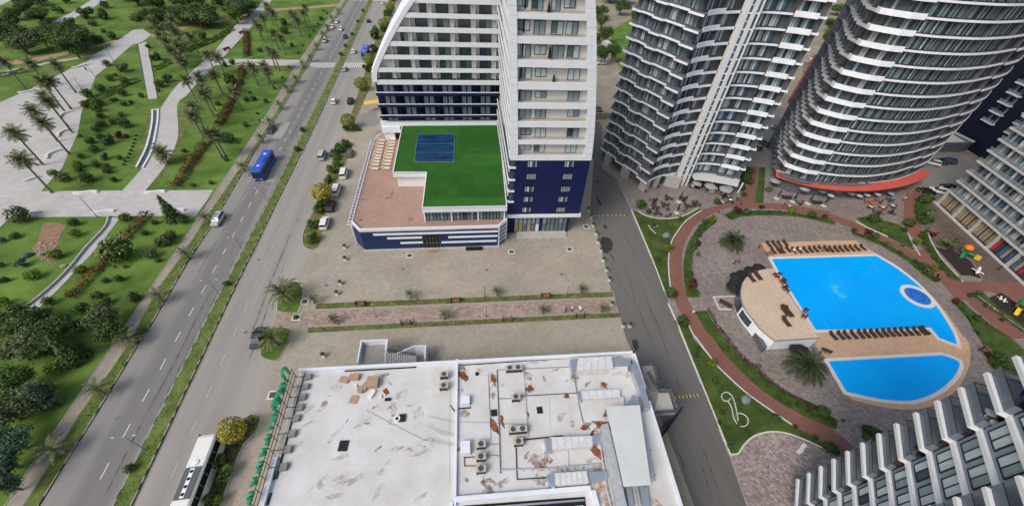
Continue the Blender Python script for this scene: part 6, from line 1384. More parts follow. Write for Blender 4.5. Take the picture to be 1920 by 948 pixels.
scatter(zl(400, 0, 3, '405,177,24,d 265,283,17,d 110,352,20,d 70,367,16,d 230,557,18,d 190,562,18,d 300,570,15,d 185,702,18 250,638,10,d 95,462,40,~d 30,582,18,d 95,778,38,d 60,792,16,d 75,897,13,d 565,176,8 610,108,13,d 540,202,8 505,257,8 478,300,8 400,132,20,d 140,802,10,d 345,497,9 427,378,8 390,437,9 545,205,8 590,137,8 640,75,8 620,60,8 205,520,9 165,470,9'), 'beside the avenue footpath', gP)
scatter(zl(0, 632, 3, '460,40,17,d 440,118,50,d 340,150,52,l 290,275,30,d 290,355,55,~b 380,60,25'), 'on the lowest park lawn', gP)
# big trees
gT = 'broad trees in the park'
for x, y, r, m, d in ((20, 602, 9.0, 'leaf_dark', 'large dark tree at the left edge below the sloping path'), (60, 596, 8.0, 'leaf_dark', 'dark tree right below the end of the sloping path'), (95, 618, 6.5, 'leaf_dark', 'dense dark tree in the middle of the lower left cluster'), (190, 594, 6.6, 'leaf_olive', 'pale tree with dark underside beside the lower footpath'),
                      (200, 622, 6.0, 'leaf_dark', 'dark spreading tree next to the footpath'), (35, 645, 8.5, 'leaf_olive', 'grey green spreading tree in the lower left cluster'), (78, 650, 5.8, 'leaf_dark', 'small dark tree amid the lower lawn'), (25, 710, 6.0, 'leaf_dark', 'dark low tree at left edge'),
                      (35, 752, 7.6, 'leaf_olive', 'olive grey tree above the bluish one'), (12, 770, 6.6, 'leaf_olive', 'olive tree cut by the left edge'), (20, 825, 6.4, 'leaf_bluish', 'bluish green tree in the lower left'), (5, 862, 6.0, 'leaf_bluish', 'bluish green tree cut by the lower left edge'),
                      (8, 905, 4.0, 'leaf_bluish', 'smallest bluish tree in the lower left'), (75, 735, 4.0, 'leaf_bluish', 'small pale tree right of the olive one')):
    tree(x, y, r*0.44, 3.0, m, d, gT)
gF = 'trees of the wood along the upper edge'
for i in range(46):
    # dark wood at upper left and centre
    if i < 16: x, y = 5+R_.random()*150, 38+R_.random()*50
    elif i < 34: x, y = 240+R_.random()*155, R_.uniform(-14, 34)
    else: x, y = 400+R_.random()*60, R_.uniform(-12, 30)
    if 96 < x < 200 and y < 52 and y < 60-(x-96)*0.5: x -= 90
    tree(x, y, R_.uniform(4.2, 7.0), 5.0, R_.choice(['leaf_dark', 'leaf_dark', 'leaf_dark', 'leaf_olive', 'leaf']), 'dark tree in the wood at the upper left', gF, axis='x')
for i in range(10):
    tree(8+R_.random()*70, R_.uniform(-8, 30), R_.uniform(3.0, 5.0), 3.2, 'leaf_dark', 'low tree at the far upper left corner', gF, axis='x')
for x, y, r in ((1122, 20, 9), (1135, 62, 6), (1145, -10, 12), (1165, 12, 8), (1150, 95, 5), (1130, 100, 5), (1118, 72, 5), (1175, -8, 12), (1190, 30, 4), (1130, 38, 5)):
    tree(x, y, r*0.75, 5.0, R_.choice(['leaf_dark', 'leaf_dark', 'leaf']), 'dark tree between the hotel and the stepped tower', 'trees behind the hotel', axis='x')
ground('back_lawn', gp([(1150, 55), (1195, 30), (1190, 120), (1165, 130), (1140, 90)]), 0.12, 'lawn')
for x, y, r in ((1560, 45, 9), (1575, 15, 12), (1590, 60, 5), (1552, 70, 5), (1548, 95, 4)):
    tree(x, y, r*0.6, 4.5, R_.choice(['leaf_dark', 'leaf', 'leaf_olive']), 'tree in the gap between the two dark towers', 'trees between the towers', axis='x')
ground('back_lawn', gp([(1490, 205), (1525, 140), (1560, 165), (1540, 205)]), 0.12, 'lawn_dry')
# street side trees next to the hotel
for x, y, r, m, d in ((731, 14, 2.9, 'leaf_yellowgreen', 'yellowish round tree by the avenue, topmost beside the hotel'), (719, 45, 3.0, 'leaf_yellowgreen', 'yellowish round tree by the avenue, second beside the hotel'), (693, 112, 2.8, 'leaf_yellowgreen', 'yellowish round tree opposite the zebra crossing'),
                      (677, 157, 2.6, 'leaf_yellowgreen', 'thin yellowish tree by the hotel drive'), (652, 227, 2.3, 'leaf_yellowgreen', 'small yellowish tree on the entrance island'), (603, 361, 2.5, 'leaf_yellow', 'round bright yellow tree on the parking verge'),
                      (436, 806, 1.75, 'leaf_yellow', 'round bright yellow tree behind the white coach')):
    p = at(x, y, 2.6); rt_ = thing('ornamental_tree', (p.x, p.y, 0.12), R_.uniform(0, 6)); rt_.scale = (r, r, 2.4)
    put('crown', crown_mesh('ball', NB[0] % 3, m), rt_).location = (0, 0, 0.35); put('trunk', TRUNK, rt_).scale = (1, 1, 0.7); tag(rt_, d, 'tree'); NB[0] += 1
for x, y, r in ((706, 73, 3.2), (703, 98, 2.2), (728, 30, 2.4), (717, 60, 2.2), (738, 2, 2.2), (690, 135, 2.0), (698, 125, 1.5)):
    bush(x, y, r, 'leaf_dark', 'dark green bush beside the hotel and avenue', 'bushes beside the hotel', 'loose')
for x, y, r in ((651, 243, 1.6), (664, 243, 1.7), (673, 243, 1.0)): bush(x, y+2, r*0.8, 'leaf_dark', 'low dark bush on the entrance island', 'bushes beside the hotel', 'loose', axis='x')
for x, y, r, m in ((648, 276, 1.6, 'leaf'), (640, 284, 1.9, 'leaf_dark'), (634, 298, 1.5, 'leaf'), (629, 312, 1.4, 'leaf'), (624, 326, 1.6, 'leaf'), (618, 342, 1.3, 'leaf'), (600, 386, 1.3, 'leaf'), (598, 399, 1.3, 'leaf'), (591, 424, 1.5, 'leaf'), (585, 451, 1.8, 'leaf')):
    bush(x, y, r, m, 'green bush on the verge beside the parked cars', 'bushes on the parking verge', 'loose' if m == 'leaf' else 'bush')
for x, y, r in ((445, 812, 1.2), (452, 800, 0.9), (425, 885, 1.4), (415, 870, 1.2), (408, 935, 1.2)): bush(x, y, r, 'leaf', 'low bush on the island beside the coach', 'bushes on the coach island', 'loose')
for x, y in ((427, 534), (558, 283), (569, 247), (548, 82/3+60), (648, 88), (660, 66), (671, 42), (681, 22), (640, 105), (247, 880)):
    bush(x, y, 0.75 if y > 400 else 1.0, 'leaf_dark', 'small round bush on the median of the avenue', 'bushes on the median')
# hedges
def hedge(name, pts, wd, ht, m, label, cat='hedge', z=0.1, dens=42, sz=0.2, group=None):
    f, L = runs(pts); rr = random.Random(int(L*100)); vs = []; fs = []; c_ = f(L/2)[0]
    for _ in range(int(L*dens*max(wd, 0.6))):
        s = rr.uniform(0, L); p, d = f(s); nn = Vector((-d.y, d.x)); w_ = rr.uniform(-0.5, 0.5)*wd*(0.85+0.3*math.sin(s*1.7)); edge_ = abs(w_) > wd*0.38
        zz = rr.uniform(0.05, ht) if edge_ else ht*rr.uniform(0.75, 1.08); zz *= 0.85+0.2*math.sin(s*0.9+1)
        P = Vector((p.x+nn.x*w_-c_.x, p.y+nn.y*w_-c_.y, zz)); n3 = Vector((nn.x*w_*1.5, nn.y*w_*1.5, 1))+Vector((rr.uniform(-1, 1), rr.uniform(-1, 1), rr.uniform(-.3, .6)))*0.7
        n3.normalize(); u = n3.orthogonal().normalized(); u.rotate(Matrix.Rotation(rr.uniform(0, 6.28), 3, n3)); v = n3.cross(u); s_ = sz*rr.uniform(.7, 1.4); o = len(vs)
        vs += [tuple(P-u*s_*.5), tuple(P+v*s_*.4), tuple(P+u*s_*.5), tuple(P-v*s_*.4)]; fs.append((o, o+1, o+2, o+3))
    o = put(name, mesh_of(name, (vs, fs), m), None, (c_.x, c_.y, z)); return tag(o, label, cat, group)
P3_ = lambda t: gp(smooth(q(0, 316, 3, t), 3))
P0_ = lambda t: gp(smooth(q(0, 0, 3, t), 3))
P2_ = lambda t: gp(smooth(q(400, 0, 3, t), 3))
hedge('hedge', P3_('835,262 800,305 745,360 690,420 672,440'), 2.6, 1.3, 'leaf_rust', 'bright rust orange hedge strip right below the paved cross path', dens=26, sz=0.34)
hedge('hedge', P3_('628,480 600,530 540,590 480,650 450,690'), 2.2, 1.2, 'leaf_rust', 'middle length of rusty brown hedge on the lower lawn', dens=26, sz=0.34)
hedge('hedge', P3_('448,695 420,720 395,740'), 2.2, 1.2, 'leaf_maroon', 'dark lower end of the rusty hedge on the lower lawn', dens=26, sz=0.34)
hedge('hedge', gp(smooth(q(0, 0, 3, '1198,770 1150,830 1100,895 1062,948')+q(0, 316, 3, '1030,60 982,108'), 3)), 3.0, 1.4, 'leaf_rust', 'wide rusty brown hedge ending just above the paved cross path', dens=22, sz=0.4)
hedge('hedge', P2_('168,372 160,440 130,510 100,585 65,655 32,715'), 3.2, 1.4, 'leaf_rust', 'rusty brown hedge below the straight white path beside palms', dens=20, sz=0.42)
hedge('hedge', P2_('186,180 192,250 190,322'), 3.4, 1.4, 'leaf_rust', 'short rusty hedge above the straight white path', dens=18, sz=0.45)
hedge('hedge', P0_('468,602 530,570 600,545 640,520'), 2.3, 1.3, 'leaf_dark', 'clipped dark green hedge, lower left length, by the plaza', dens=30, sz=0.32)
hedge('hedge', P0_('640,518 700,490 740,475 782,455'), 2.3, 1.3, 'leaf_dark', 'clipped dark green hedge, upper right length, near the slab walk', dens=30, sz=0.32)
hedge('hedge', P0_('868,400 915,378 970,352'), 2.6, 1.3, 'leaf_dark', 'dark hedge right of the slab walk, lower length', dens=26, sz=0.36)
hedge('hedge', gp(smooth(q(0, 0, 3, '1050,302 1100,275 1195,238')+q(400, 0, 3, '50,205 112,170'), 3)), 3.0, 1.4, 'leaf_dark', 'long dark hedge running up to the palm path', dens=22, sz=0.4)
hedge('hedge', P0_('0,440 60,422 165,405'), 2.6, 1.3, 'leaf_dark', 'dark hedge along the path at the left edge', dens=24, sz=0.36)
hedge('hedge', P0_('500,232 580,218'), 3.0, 1.4, 'leaf_dark', 'short dark hedge on the far lawn above the plaza path', dens=22, sz=0.4)
# palms
def palm_crown(n, ln, droop, wd, seed, seg=5, up=(0.1, 1.2), leaf=True):
    rr = random.Random(seed); out = []
    for k in range(n):
        a = k*2.399+rr.uniform(-.2, .2); el = up[0]+(up[1]-up[0])*(k/n)+rr.uniform(-.1, .1); L = ln*rr.uniform(.85, 1.12); vs = []; fs = []
        p = Vector((0, 0, 0)); d = Vector((math.cos(a)*math.cos(el), math.sin(a)*math.cos(el), math.sin(el))); sd_ = Vector((-math.sin(a), math.cos(a), 0)); pts = []
        for i in range(seg+1):
            pts.append((p.copy(), d.copy())); p = p+d*L/seg; d = (d+Vector((0, 0, -droop*(1+i*0.45)/seg))).normalized()
        for i in range(seg):
            for t in (0.0, 0.5):
                P, D = pts[i]; Q_, _ = pts[i+1]; B_ = P+(Q_-P)*t; w_ = wd*math.sin(math.pi*min(0.97, (i+t+0.55)/(seg+0.35)))**0.6; nx = (Q_-P)*0.42
                for sg in (-1, 1):
                    o = len(vs); tip = B_+sd_*sg*w_+D*w_*0.75+Vector((0, 0, -w_*0.28)); vs += [tuple(B_), tuple(B_+nx), tuple(tip+nx*0.25), tuple(tip)]; fs.append((o, o+1, o+2, o+3))
        out.append((vs, fs))
    return out
def merge(lst):
    vs = []; fs = []
    for v, f in lst: o = len(vs); vs += v; fs += [tuple(i+o for i in g_) for g_ in f]
    return vs, fs
FAN = [mesh_of('crown', merge(palm_crown(34, 1.75, 0.75, 0.50, s, 3, (-0.75, 1.3))), 'palm_leaf') for s in (1, 2, 3)]
FAN_D = [mesh_of('dry_skirt', merge(palm_crown(12, 1.25, 0.9, 0.35, s, 2, (-1.3, -0.7))), 'palm_dry') for s in (4, 5)]
SML = [mesh_of('crown', merge(palm_crown(22, 1.9, 0.9, 0.28, s, 4, (-0.2, 1.3))), 'palm_leaf') for s in (6, 7)]
tb_ = MB(); tb_.tube([(0, 0, 0), (0.02, 0, 0.06), (0.03, 0.02, 0.5), (0, 0, 1.0)], [0.38, 0.26, 0.20, 0.17], 9)
for i in range(14): tb_.lathe([(0.235-i*0.004, 0.08+i*0.065), (0.245-i*0.004, 0.09+i*0.065), (0.22-i*0.004, 0.10+i*0.065)], 9)
PTR = tb_.mesh('trunk', ['palm_bark'])
def palm(px, py, h, desc, group, base=None, s=1.0, m=None):
    """px,py: crown centre in the photo if base is None, else the foot"""
    p = at(px, py, 0) if base else at(px, py, h); NB[0] += 1
    rt_ = thing('palm_tree', (p.x, p.y, 0.1), R_.uniform(0, 6.28))
    t_ = put('trunk', PTR, rt_); t_.scale = (1, 1, h); c_ = put('crown', FAN[NB[0] % 3], rt_, (0, 0, h-0.15)); c_.scale = (s*1.5,)*3; c_.rotation_euler = (R_.uniform(-.1, .1), R_.uniform(-.1, .1), R_.uniform(0, 6))
    k_ = put('dry_skirt', FAN_D[NB[0] % 2], rt_, (0, 0, h-0.3)); k_.scale = (s,)*3
    return reg(rt_, desc, 'palm tree', group)
gPl = 'tall fan palms in the park'
for x, y in ((82, 748), (120, 898), (243, 690), (182, 622), (272, 575), (250, 545), (277, 450), (236, 462), (313, 365), (170, 358), (22, 350)): palm(x/3, y/3, 9.4, 'tall fan palm on the pale plaza', gPl)
for x, y in ((1045, 452), (1165, 308), (1118, 435), (1150, 500), (1083, 600), (1078, 650), (1178, 752), (1140, 528)): palm(x/3, y/3, 7.5, 'tall fan palm beside the winding path', gPl)
p_ = palm(910/3, 860/3, 3.2, 'short palm at the foot of the winding path', gPl, s=1.1)
for x, y in ((965, 155), (960, 110), (1075, 212), (935, 235), (1000, 265), (965, 290), (1005, 320), (900, 205), (860, 120), (905, 170), (1010, 240), (985, 180), (1020, 345)): palm(x/3, y/3, 6.5, 'fan palm in the dense clump above the slab walk', gPl, s=1.15)
for x, y in ((22, 322), (112, 512), (214, 378), (283, 372), (240, 130), (255, 150), (275, 100), (312, 62), (300, 35), (338, 188), (378, 215), (318, 290), (340, 302), (458, 95), (515, 42), (8, 760), (335, 78), (438, 80), (505, 75), (470, 115), (2, 420), (300, 400)):
    palm(400+x/3, y/3, 6.8, 'fan palm between the palm path and avenue', gPl)
gS = 'young palms along the footpath'
def small_palm(px, py, s, desc, group, z=0.12, h=1.6):
    p = at(px, py, h*s); NB[0] += 1; rt_ = thing('young_palm', (p.x, p.y, z), R_.uniform(0, 6)); rt_.scale = (s,)*3
    t_ = put('trunk', PTR, rt_); t_.scale = (0.8, 0.8, h); put('crown', SML[NB[0] % 2], rt_, (0, 0, h)); return reg(rt_, desc, 'palm tree', group)
for x, y in [(400+a/3, b_/3) for a, b_ in ((500, 358), (410, 492), (370, 588), (315, 682), (265, 772), (160, 932), (462, 440), (580, 258), (612, 190), (640, 152), (545, 322), (665, 102), (700, 60))]+[(a/3, 316+b_/3) for a, b_ in ((1152, 272), (1042, 475), (890, 715), (690, 925))]+[(720/3, 632+8/3), (550/3, 632+290/3), (300/3, 632+630/3)]:
    small_palm(x, y, 1.15, 'young palm on the verge beside the avenue footpath', gS)
for x, y in ((769, 551), (932, 546), (1092, 541), (587, 560)): small_palm(x, y, 0.72, 'small palm in the northern strip of the promenade', 'small palms along the promenade', 0.17, 2.0)
for x, y in ((625, 597), (834, 590), (1019, 580), (1131, 577)): small_palm(x, y, 0.72, 'small palm in the southern strip of the promenade', 'small palms along the promenade', 0.17, 2.0)
# date palms with every frond its own part
def date_palm(px, py, s, h, n, m, label, z=0.12):
    p = at(px, py, h); rt_ = thing('date_palm', (p.x, p.y, z), 0); t_ = put('trunk', PTR, rt_); t_.scale = (1.5, 1.5, h)
    for i, vf in enumerate(palm_crown(n, 3.1*s, 1.05, 0.36*s, int(px), 6, (0.0, 1.35))): put('frond', mesh_of('frond', vf, m), rt_, (0, 0, h))
    return tag(rt_, label, 'palm tree')
date_palm(533, 549, 1.25, 2.2, 34, 'palm_leaf', 'large spreading date palm on the lawn corner above the promenade')
date_palm(512, 634, 0.98, 2.2, 32, 'palm_leaf', 'spreading date palm over the dark car below the promenade')
date_palm(1373, 453, 1.12, 1.6, 60, 'palm_leaf_dark', 'round dense date palm on the grey paving above the pool house')
date_palm(1512, 688, 1.25, 2.2, 56, 'palm_leaf_dark', 'large dense date palm on the grey paving below the pool house')
# complex planting
gC = 'shrubs in the residential garden'
for x, y, r, m, k, d in ((1257, 549, 1.35, 'leaf_dark', 'bush', 'dark clipped ball shrub beside the lane, the upper of two'), (1277, 601, 1.3, 'leaf_dark', 'bush', 'dark clipped ball shrub beside the lane, the lower of two')): bush(x, y+5, r, m, d, gC, k)
def zz3(t, area, z=0.17):
    for x, y, r, m in t:
        k = 'bush' if m in ('leaf_dark', 'leaf') else 'loose'
        bush(x, y, max(0.35, r*mpp(x, y)), m, {'leaf_dark': 'dark green', 'leaf': 'green', 'leaf_lime': 'bright lime green', 'leaf_maroon': 'dark red', 'leaf_olive': 'olive green'}[m]+' shrub '+area, gC, k, z)
def cv(fn, t):
    D_ = {'d': 'leaf_dark', 'g': 'leaf', 'l': 'leaf_lime', 'm': 'leaf_maroon', 'o': 'leaf_olive'}; out = []
    for a in t.split():
        x, y, r, m = a.split(','); s_ = 2.725 if fn is Z9 else 3.0; pt_ = fn('%s,%s' % (x, y))[0]; out.append((pt_[0], pt_[1]+float(r)/s_*0.4, float(r)/s_, D_[m])); 
    return out
zz3(cv(Z3, '575,285,26,l 540,300,18,d 520,335,24,d 505,370,20,d 495,420,20,m 480,440,18,d 450,500,16,o 445,595,26,d 470,645,26,m 455,670,18,m 475,690,18,d 500,700,14,d 505,480,12,g'), 'in the curved bed')
zz3(cv(Z3, '680,265,16,d 720,240,24,m 775,245,24,d 860,215,16,m 840,245,12,d 905,245,12,g 960,245,12,d 1030,240,20,l 1140,262,20,d 1215,272,14,m'), 'in the bed north of the plaza')
zz3(cv(Z4, '60,262,20,d 135,270,14,d'), 'in the bed north of the plaza')
zz3(cv(Z3, '180,205,30,d 225,245,16,d 335,445,26,l 325,460,18,g 275,505,18,d 480,195,10,d 250,320,16,d 405,280,12,g'), 'near the triangular lawn')
zz3(cv(Z3, '760,60,34,d 790,75,22,d 745,110,22,d 760,145,16,d 775,30,30,d 610,190,18,d 730,80,20,d 900,115,20,o'), 'beside the narrow brick lane')
zz3(cv(Z4, '400,285,26,d 440,290,14,d 350,285,14,g 600,310,26,d 580,345,14,d 650,420,24,l 575,430,10,g 470,350,12,l'), 'on the wedge lawn beyond the pool')
zz3(cv(Z4, '300,350,16,d 375,360,20,m 415,385,20,d 480,425,14,d 555,470,12,d 640,520,14,d 680,550,24,d 740,560,18,l 720,590,18,d 760,625,16,d'), 'in the bed along the pool path')
zz3(cv(Z4, '690,175,34,d 725,260,30,o 735,290,24,o 700,300,16,d 720,290,20,d 670,250,18,d 680,380,18,d 700,420,16,d 720,460,14,d 750,500,14,d 790,560,14,d 840,600,14,d'), 'in the beds left of the arcade')
zz3(cv(Z4, '820,425,34,o 790,420,18,o 850,450,16,g 740,370,14,m'), 'by the first playground')
zz3(cv(Z4, '870,750,18,m 890,760,18,d 905,790,12,d 985,840,20,d 1000,700,16,d 950,710,14,d 1040,770,12,d 1130,850,12,d 1060,880,10,g'), 'by the second playground')
zz3(cv(Z9, '1050,195,34,d 1000,175,14,m 1060,235,26,d 1015,325,16,m 1030,215,18,d'), 'at the tip of the eastern lawn')
zz3(cv(Z8, '465,145,26,l 430,140,14,g 380,60,14,d 370,95,16,d 480,240,20,d 485,255,12,m 520,420,14,d 560,610,14,g 575,590,10,o 820,450,22,d 815,435,12,m 930,505,14,m 1040,560,16,d 1110,610,34,d 505,480,8,d'), 'on the lower lawn')
zz3(cv(Z8, '540,65,18,g 545,80,12,o 780,265,20,g 650,130,12,m 735,205,10,m 1075,415,34,d 1040,420,20,d 830,330,12,d 900,375,14,d 720,160,18,o'), 'right of the brick path')
zz3(cv(Z9, '160,465,34,d 120,470,20,d 215,510,20,d 205,650,30,d 225,665,20,d 400,560,24,d 380,545,18,d 445,575,20,d 500,600,20,d 175,640,16,d 40,430,16,d 80,455,12,d 270,510,8,d'), 'near the corner block')
G_ = lambda P_, **k: gp(smooth(P_, 3))
for P_, wd, m, lab in ((Z3('640,270 700,262 800,254 900,250 1000,256 1100,272 1255,300'), 0.7, 'leaf_dark', 'low clipped hedge in the long bed north of the pool plaza'),
                       (Z4('300,355 400,400 520,460 620,520 700,575 770,625'), 1.0, 'leaf_dark', 'low clipped hedge along the curved pool path'),
                       (Z4('690,355 715,430 770,520 840,595 895,632'), 1.2, 'leaf_dark', 'low hedge beside the white curb above the playground'),
                       (Z4('865,735 905,790 960,880 1000,948'), 0.9, 'leaf_dark', 'low dark hedge between pool plaza and the eastern lawn'),
                       (Z4('950,705 1050,775 1150,850 1255,925'), 1.0, 'leaf_dark', 'low hedge below the second playground'),
                       (Z3('600,298 545,345 500,400 470,470 462,560 475,650 505,718'), 0.6, 'leaf_olive', 'thin hedge on the inner edge of the curved bed'),
                       (Z3('555,800 605,885 655,948')+Z8('600,88 735,208 850,300 1000,395 1100,440'), 0.9, 'leaf_maroon', 'dark hedge on the plaza side of the lower curved bed'),
                       (Z4('665,180 660,240 668,300'), 2.2, 'leaf_dark', 'dense dark planting in the oval bed by the arcade')):
    hedge('hedge', G_(P_), wd, 0.7, m, lab, z=0.17, dens=46, sz=0.2)
gh = bpy.data.objects
# grassy tufts along the promenade strips and islands (uncountable)
def tufts(name, polys, n, m, sz=0.22, z=0.17, label='short rough grass and weeds'):
    rr = random.Random(len(name)+n); vs = []; fs = []
    for poly in polys:
        xs = [p[0] for p in poly]; ys = [p[1] for p in poly]; k = 0
        while k < n:
            x, y = rr.uniform(min(xs), max(xs)), rr.uniform(min(ys), max(ys)); c_ = False
            for i in range(len(poly)):
                (x1, y1), (x2, y2) = poly[i-1], poly[i]
                if (y1 > y) != (y2 > y) and x < (x2-x1)*(y-y1)/(y2-y1)+x1: c_ = not c_
            k += 1
            if not c_: continue
            a = rr.uniform(0, 6.28); s = sz*rr.uniform(.5, 1.4); o = len(vs); dx, dy = math.cos(a)*s, math.sin(a)*s
            vs += [(x-dx*.5, y-dy*.5, z), (x+dx*.5, y+dy*.5, z), (x+dx*.3-dy*.4, y+dy*.3+dx*.4, z+s*.7)]; fs.append((o, o+1, o+2))
    o = put(name, mesh_of(name, (vs, fs), m)); o['kind'] = 'stuff'; o['label'] = label; o['category'] = 'grass'; return o
tufts('rough_grass', [gp([(594, 570), (1148, 548), (1150, 557), (592, 580)]), gp([(578, 615), (1160, 587), (1164, 595), (577, 625)])], 2600, 'leaf', label='short rough grass in the two promenade strips')
tufts('rough_grass', [gp([(370, 948), (400, 890), (425, 830), (450, 798), (470, 779), (487, 788), (461, 825), (445, 855), (427, 905), (410, 948)])], 2500, 'leaf_olive', 0.25, label='rough grass on the island beside the white coach')
tufts('rough_grass', [[(-47, 15), (-45, 15), (-44.7, 60), (-43.7, 122), (-46, 122), (-47, 50)]], 3500, 'leaf', 0.14, 0.14, label='tufted grass along the median of the avenue')
tufts('rough_grass', [[(x-0.1, y) for x, y in edge[1:10]]+[(x, y) for x, y in road_edge[1:10]][::-1]], 3500, 'leaf', 0.15, 0.14, label='tufted grass on the verge by the footpath')
# ================================================================ VEHICLES
def loft(b, st, mi=0, top=0.80, shoulder=0.97):
    """car body skin from stations (y, half width, z low, z high)"""
    vs = []; fs = []; n = 8
    for y, hw, z0, z1 in st:
        h = z1-z0; vs += [(-hw*0.86, y, z0), (-hw*shoulder, y, z0+h*0.18), (-hw, y, z0+h*0.60), (-hw*top, y, z1), (hw*top, y, z1), (hw, y, z0+h*0.60), (hw*shoulder, y, z0+h*0.18), (hw*0.86, y, z0)]
    for i in range(len(st)-1):
        for k in range(n): fs.append((i*n+k, (i+1)*n+k, (i+1)*n+(k+1) % n, i*n+(k+1) % n))
    fs.append(tuple(range(n))[::-1]); fs.append(tuple((len(st)-1)*n+k for k in range(n))); b.add(vs, fs, mi)
KINDS = {
 'sedan': dict(L=4.6, st=[(-2.3, .70, .38, .80), (-2.15, .84, .26, 1.0), (-1.3, .90, .22, 1.03), (0, .91, .2, 1.0), (1.0, .90, .2, .97), (1.9, .85, .22, .86), (2.25, .70, .32, .68)], gh=(-1.75, 1.15, -1.0, 0.35, .98, 1.44)),
 'hatch': dict(L=4.2, st=[(-2.1, .76, .38, .95), (-2.0, .85, .28, 1.02), (-1.2, .88, .22, 1.03), (0, .89, .2, 1.0), (1.0, .88, .2, .98), (1.75, .83, .22, .88), (2.08, .70, .32, .70)], gh=(-2.0, 1.15, -1.6, 0.35, .98, 1.50)),
 'suv': dict(L=4.7, st=[(-2.3, .80, .45, 1.05), (-2.2, .90, .35, 1.15), (-1.2, .94, .30, 1.16), (0, .95, .28, 1.14), (1.0, .94, .28, 1.12), (1.9, .90, .32, 1.02), (2.3, .78, .42, .85)], gh=(-2.2, 1.25, -1.95, 0.55, 1.1, 1.74)),
 'van': dict(L=4.9, st=[(-2.4, .86, .40, 1.2), (-2.35, .93, .32, 1.3), (-1.2, .95, .28, 1.3), (0, .95, .26, 1.28), (1.3, .94, .26, 1.22), (2.0, .90, .28, 1.0), (2.4, .76, .38, .85)], gh=(-2.38, 1.8, -2.3, 1.0, 1.2, 1.95))}
CARM = {}
def car_meshes(kind, paint):
    key = (kind, paint)
    if key in CARM: return CARM[key]
    K = KINDS[kind]; y0, y1, y2, y3, z0, z1 = K['gh']; hw = K['st'][3][1]; out = []
    b = MB(); loft(b, K['st']); out.append(('body', b.mesh('body', [paint])))
    b = MB(); a, c_ = hw*0.84, hw*0.70
    b.add([(-a, y0, z0), (a, y0, z0), (a, y1, z0), (-a, y1, z0), (-c_, y2, z1-.06), (c_, y2, z1-.06), (c_, y3, z1-.06), (-c_, y3, z1-.06)], [(4, 5, 6, 7), (0, 1, 5, 4), (1, 2, 6, 5), (2, 3, 7, 6), (3, 0, 4, 7)]); out.append(('windows', b.mesh('windows', ['car_glass'])))
    b = MB(); c2_ = c_+0.03; b.add([(-c2_, y2-.05, z1-.07), (c2_, y2-.05, z1-.07), (c2_, y3+.05, z1-.07), (-c2_, y3+.05, z1-.07), (-c2_*.9, y2+.08, z1), (c2_*.9, y2+.08, z1), (c2_*.9, y3-.1, z1), (-c2_*.9, y3-.1, z1)], [(0, 3, 2, 1), (4, 5, 6, 7), (0, 1, 5, 4), (1, 2, 6, 5), (2, 3, 7, 6), (3, 0, 4, 7)])
    for s in (-1, 1):
        for f_ in (0.0, 0.36, 0.68, 1.0):
            yb, yt = y0+(y1-y0)*f_, y2+(y3-y2)*f_; b.tube([(s*(a+.005), yb, z0), (s*(c_+.01), yt, z1-.06)], 0.032, 4)
    out.append(('roof', b.mesh('roof', [paint])))
    CARM[key] = out; return out
WH = MB(); WH.T = Matrix.Rotation(math.pi/2, 4, 'Y'); WH.lathe([(0.20, -0.10), (0.32, -0.10), (0.335, -0.05), (0.335, 0.05), (0.32, 0.10), (0.20, 0.10)], 14); WHEEL = WH.mesh('wheel', ['tyre'])
RM = MB(); RM.T = Matrix.Rotation(math.pi/2, 4, 'Y'); RM.lathe([(0.21, -0.105), (0.21, 0.105)], 12); RIM = RM.mesh('rim', ['rim'])
HL = MB(); HL.box(-.16, .16, -.05, .03, -.07, .07); HEAD = HL.mesh('headlight', ['lamp_white']); TL_ = MB(); TL_.box(-.12, .12, -.03, .05, -.09, .09); TAIL = TL_.mesh('taillight', ['lamp_red'])
MI = MB(); MI.taper(-.10, .10, -.07, .07, -.06, .07, .02, .02)
def car(px, py, rz, kind, paint, label, cat='car', group=None, z=0.0, zc=0.7, lower=False):
    p = at(px, py, zc); rt_ = thing('parked_car' if group and 'parked' in group else 'car', (p.x, p.y, z), rz)
    for nm, me in car_meshes(kind, paint): put(nm, me, rt_)
    K = KINDS[kind]; L = K['L']; hw = K['st'][3][1]
    for sx in (-1, 1):
        for y in (-L*.30, L*.31):
            w_ = put('wheel', WHEEL, rt_, (sx*(hw-.10), y, .335)); put('rim', RIM, w_)
        put('headlight', HEAD, rt_, (sx*hw*.64, L*.478, K['st'][-1][3]-.06)); put('taillight', TAIL, rt_, (sx*hw*.72, -L*.485, K['st'][0][3]-.06))
        put('mirror', MI.mesh('mirror', [paint]) if ('mir', paint) not in CARM else CARM[('mir', paint)], rt_, (sx*(hw+.08), K['gh'][1]-.35, K['gh'][4]+.1))
    return tag(rt_, label, cat, group)
gA = 'cars driving on the avenue'; gK = 'cars parked beside the hotel'
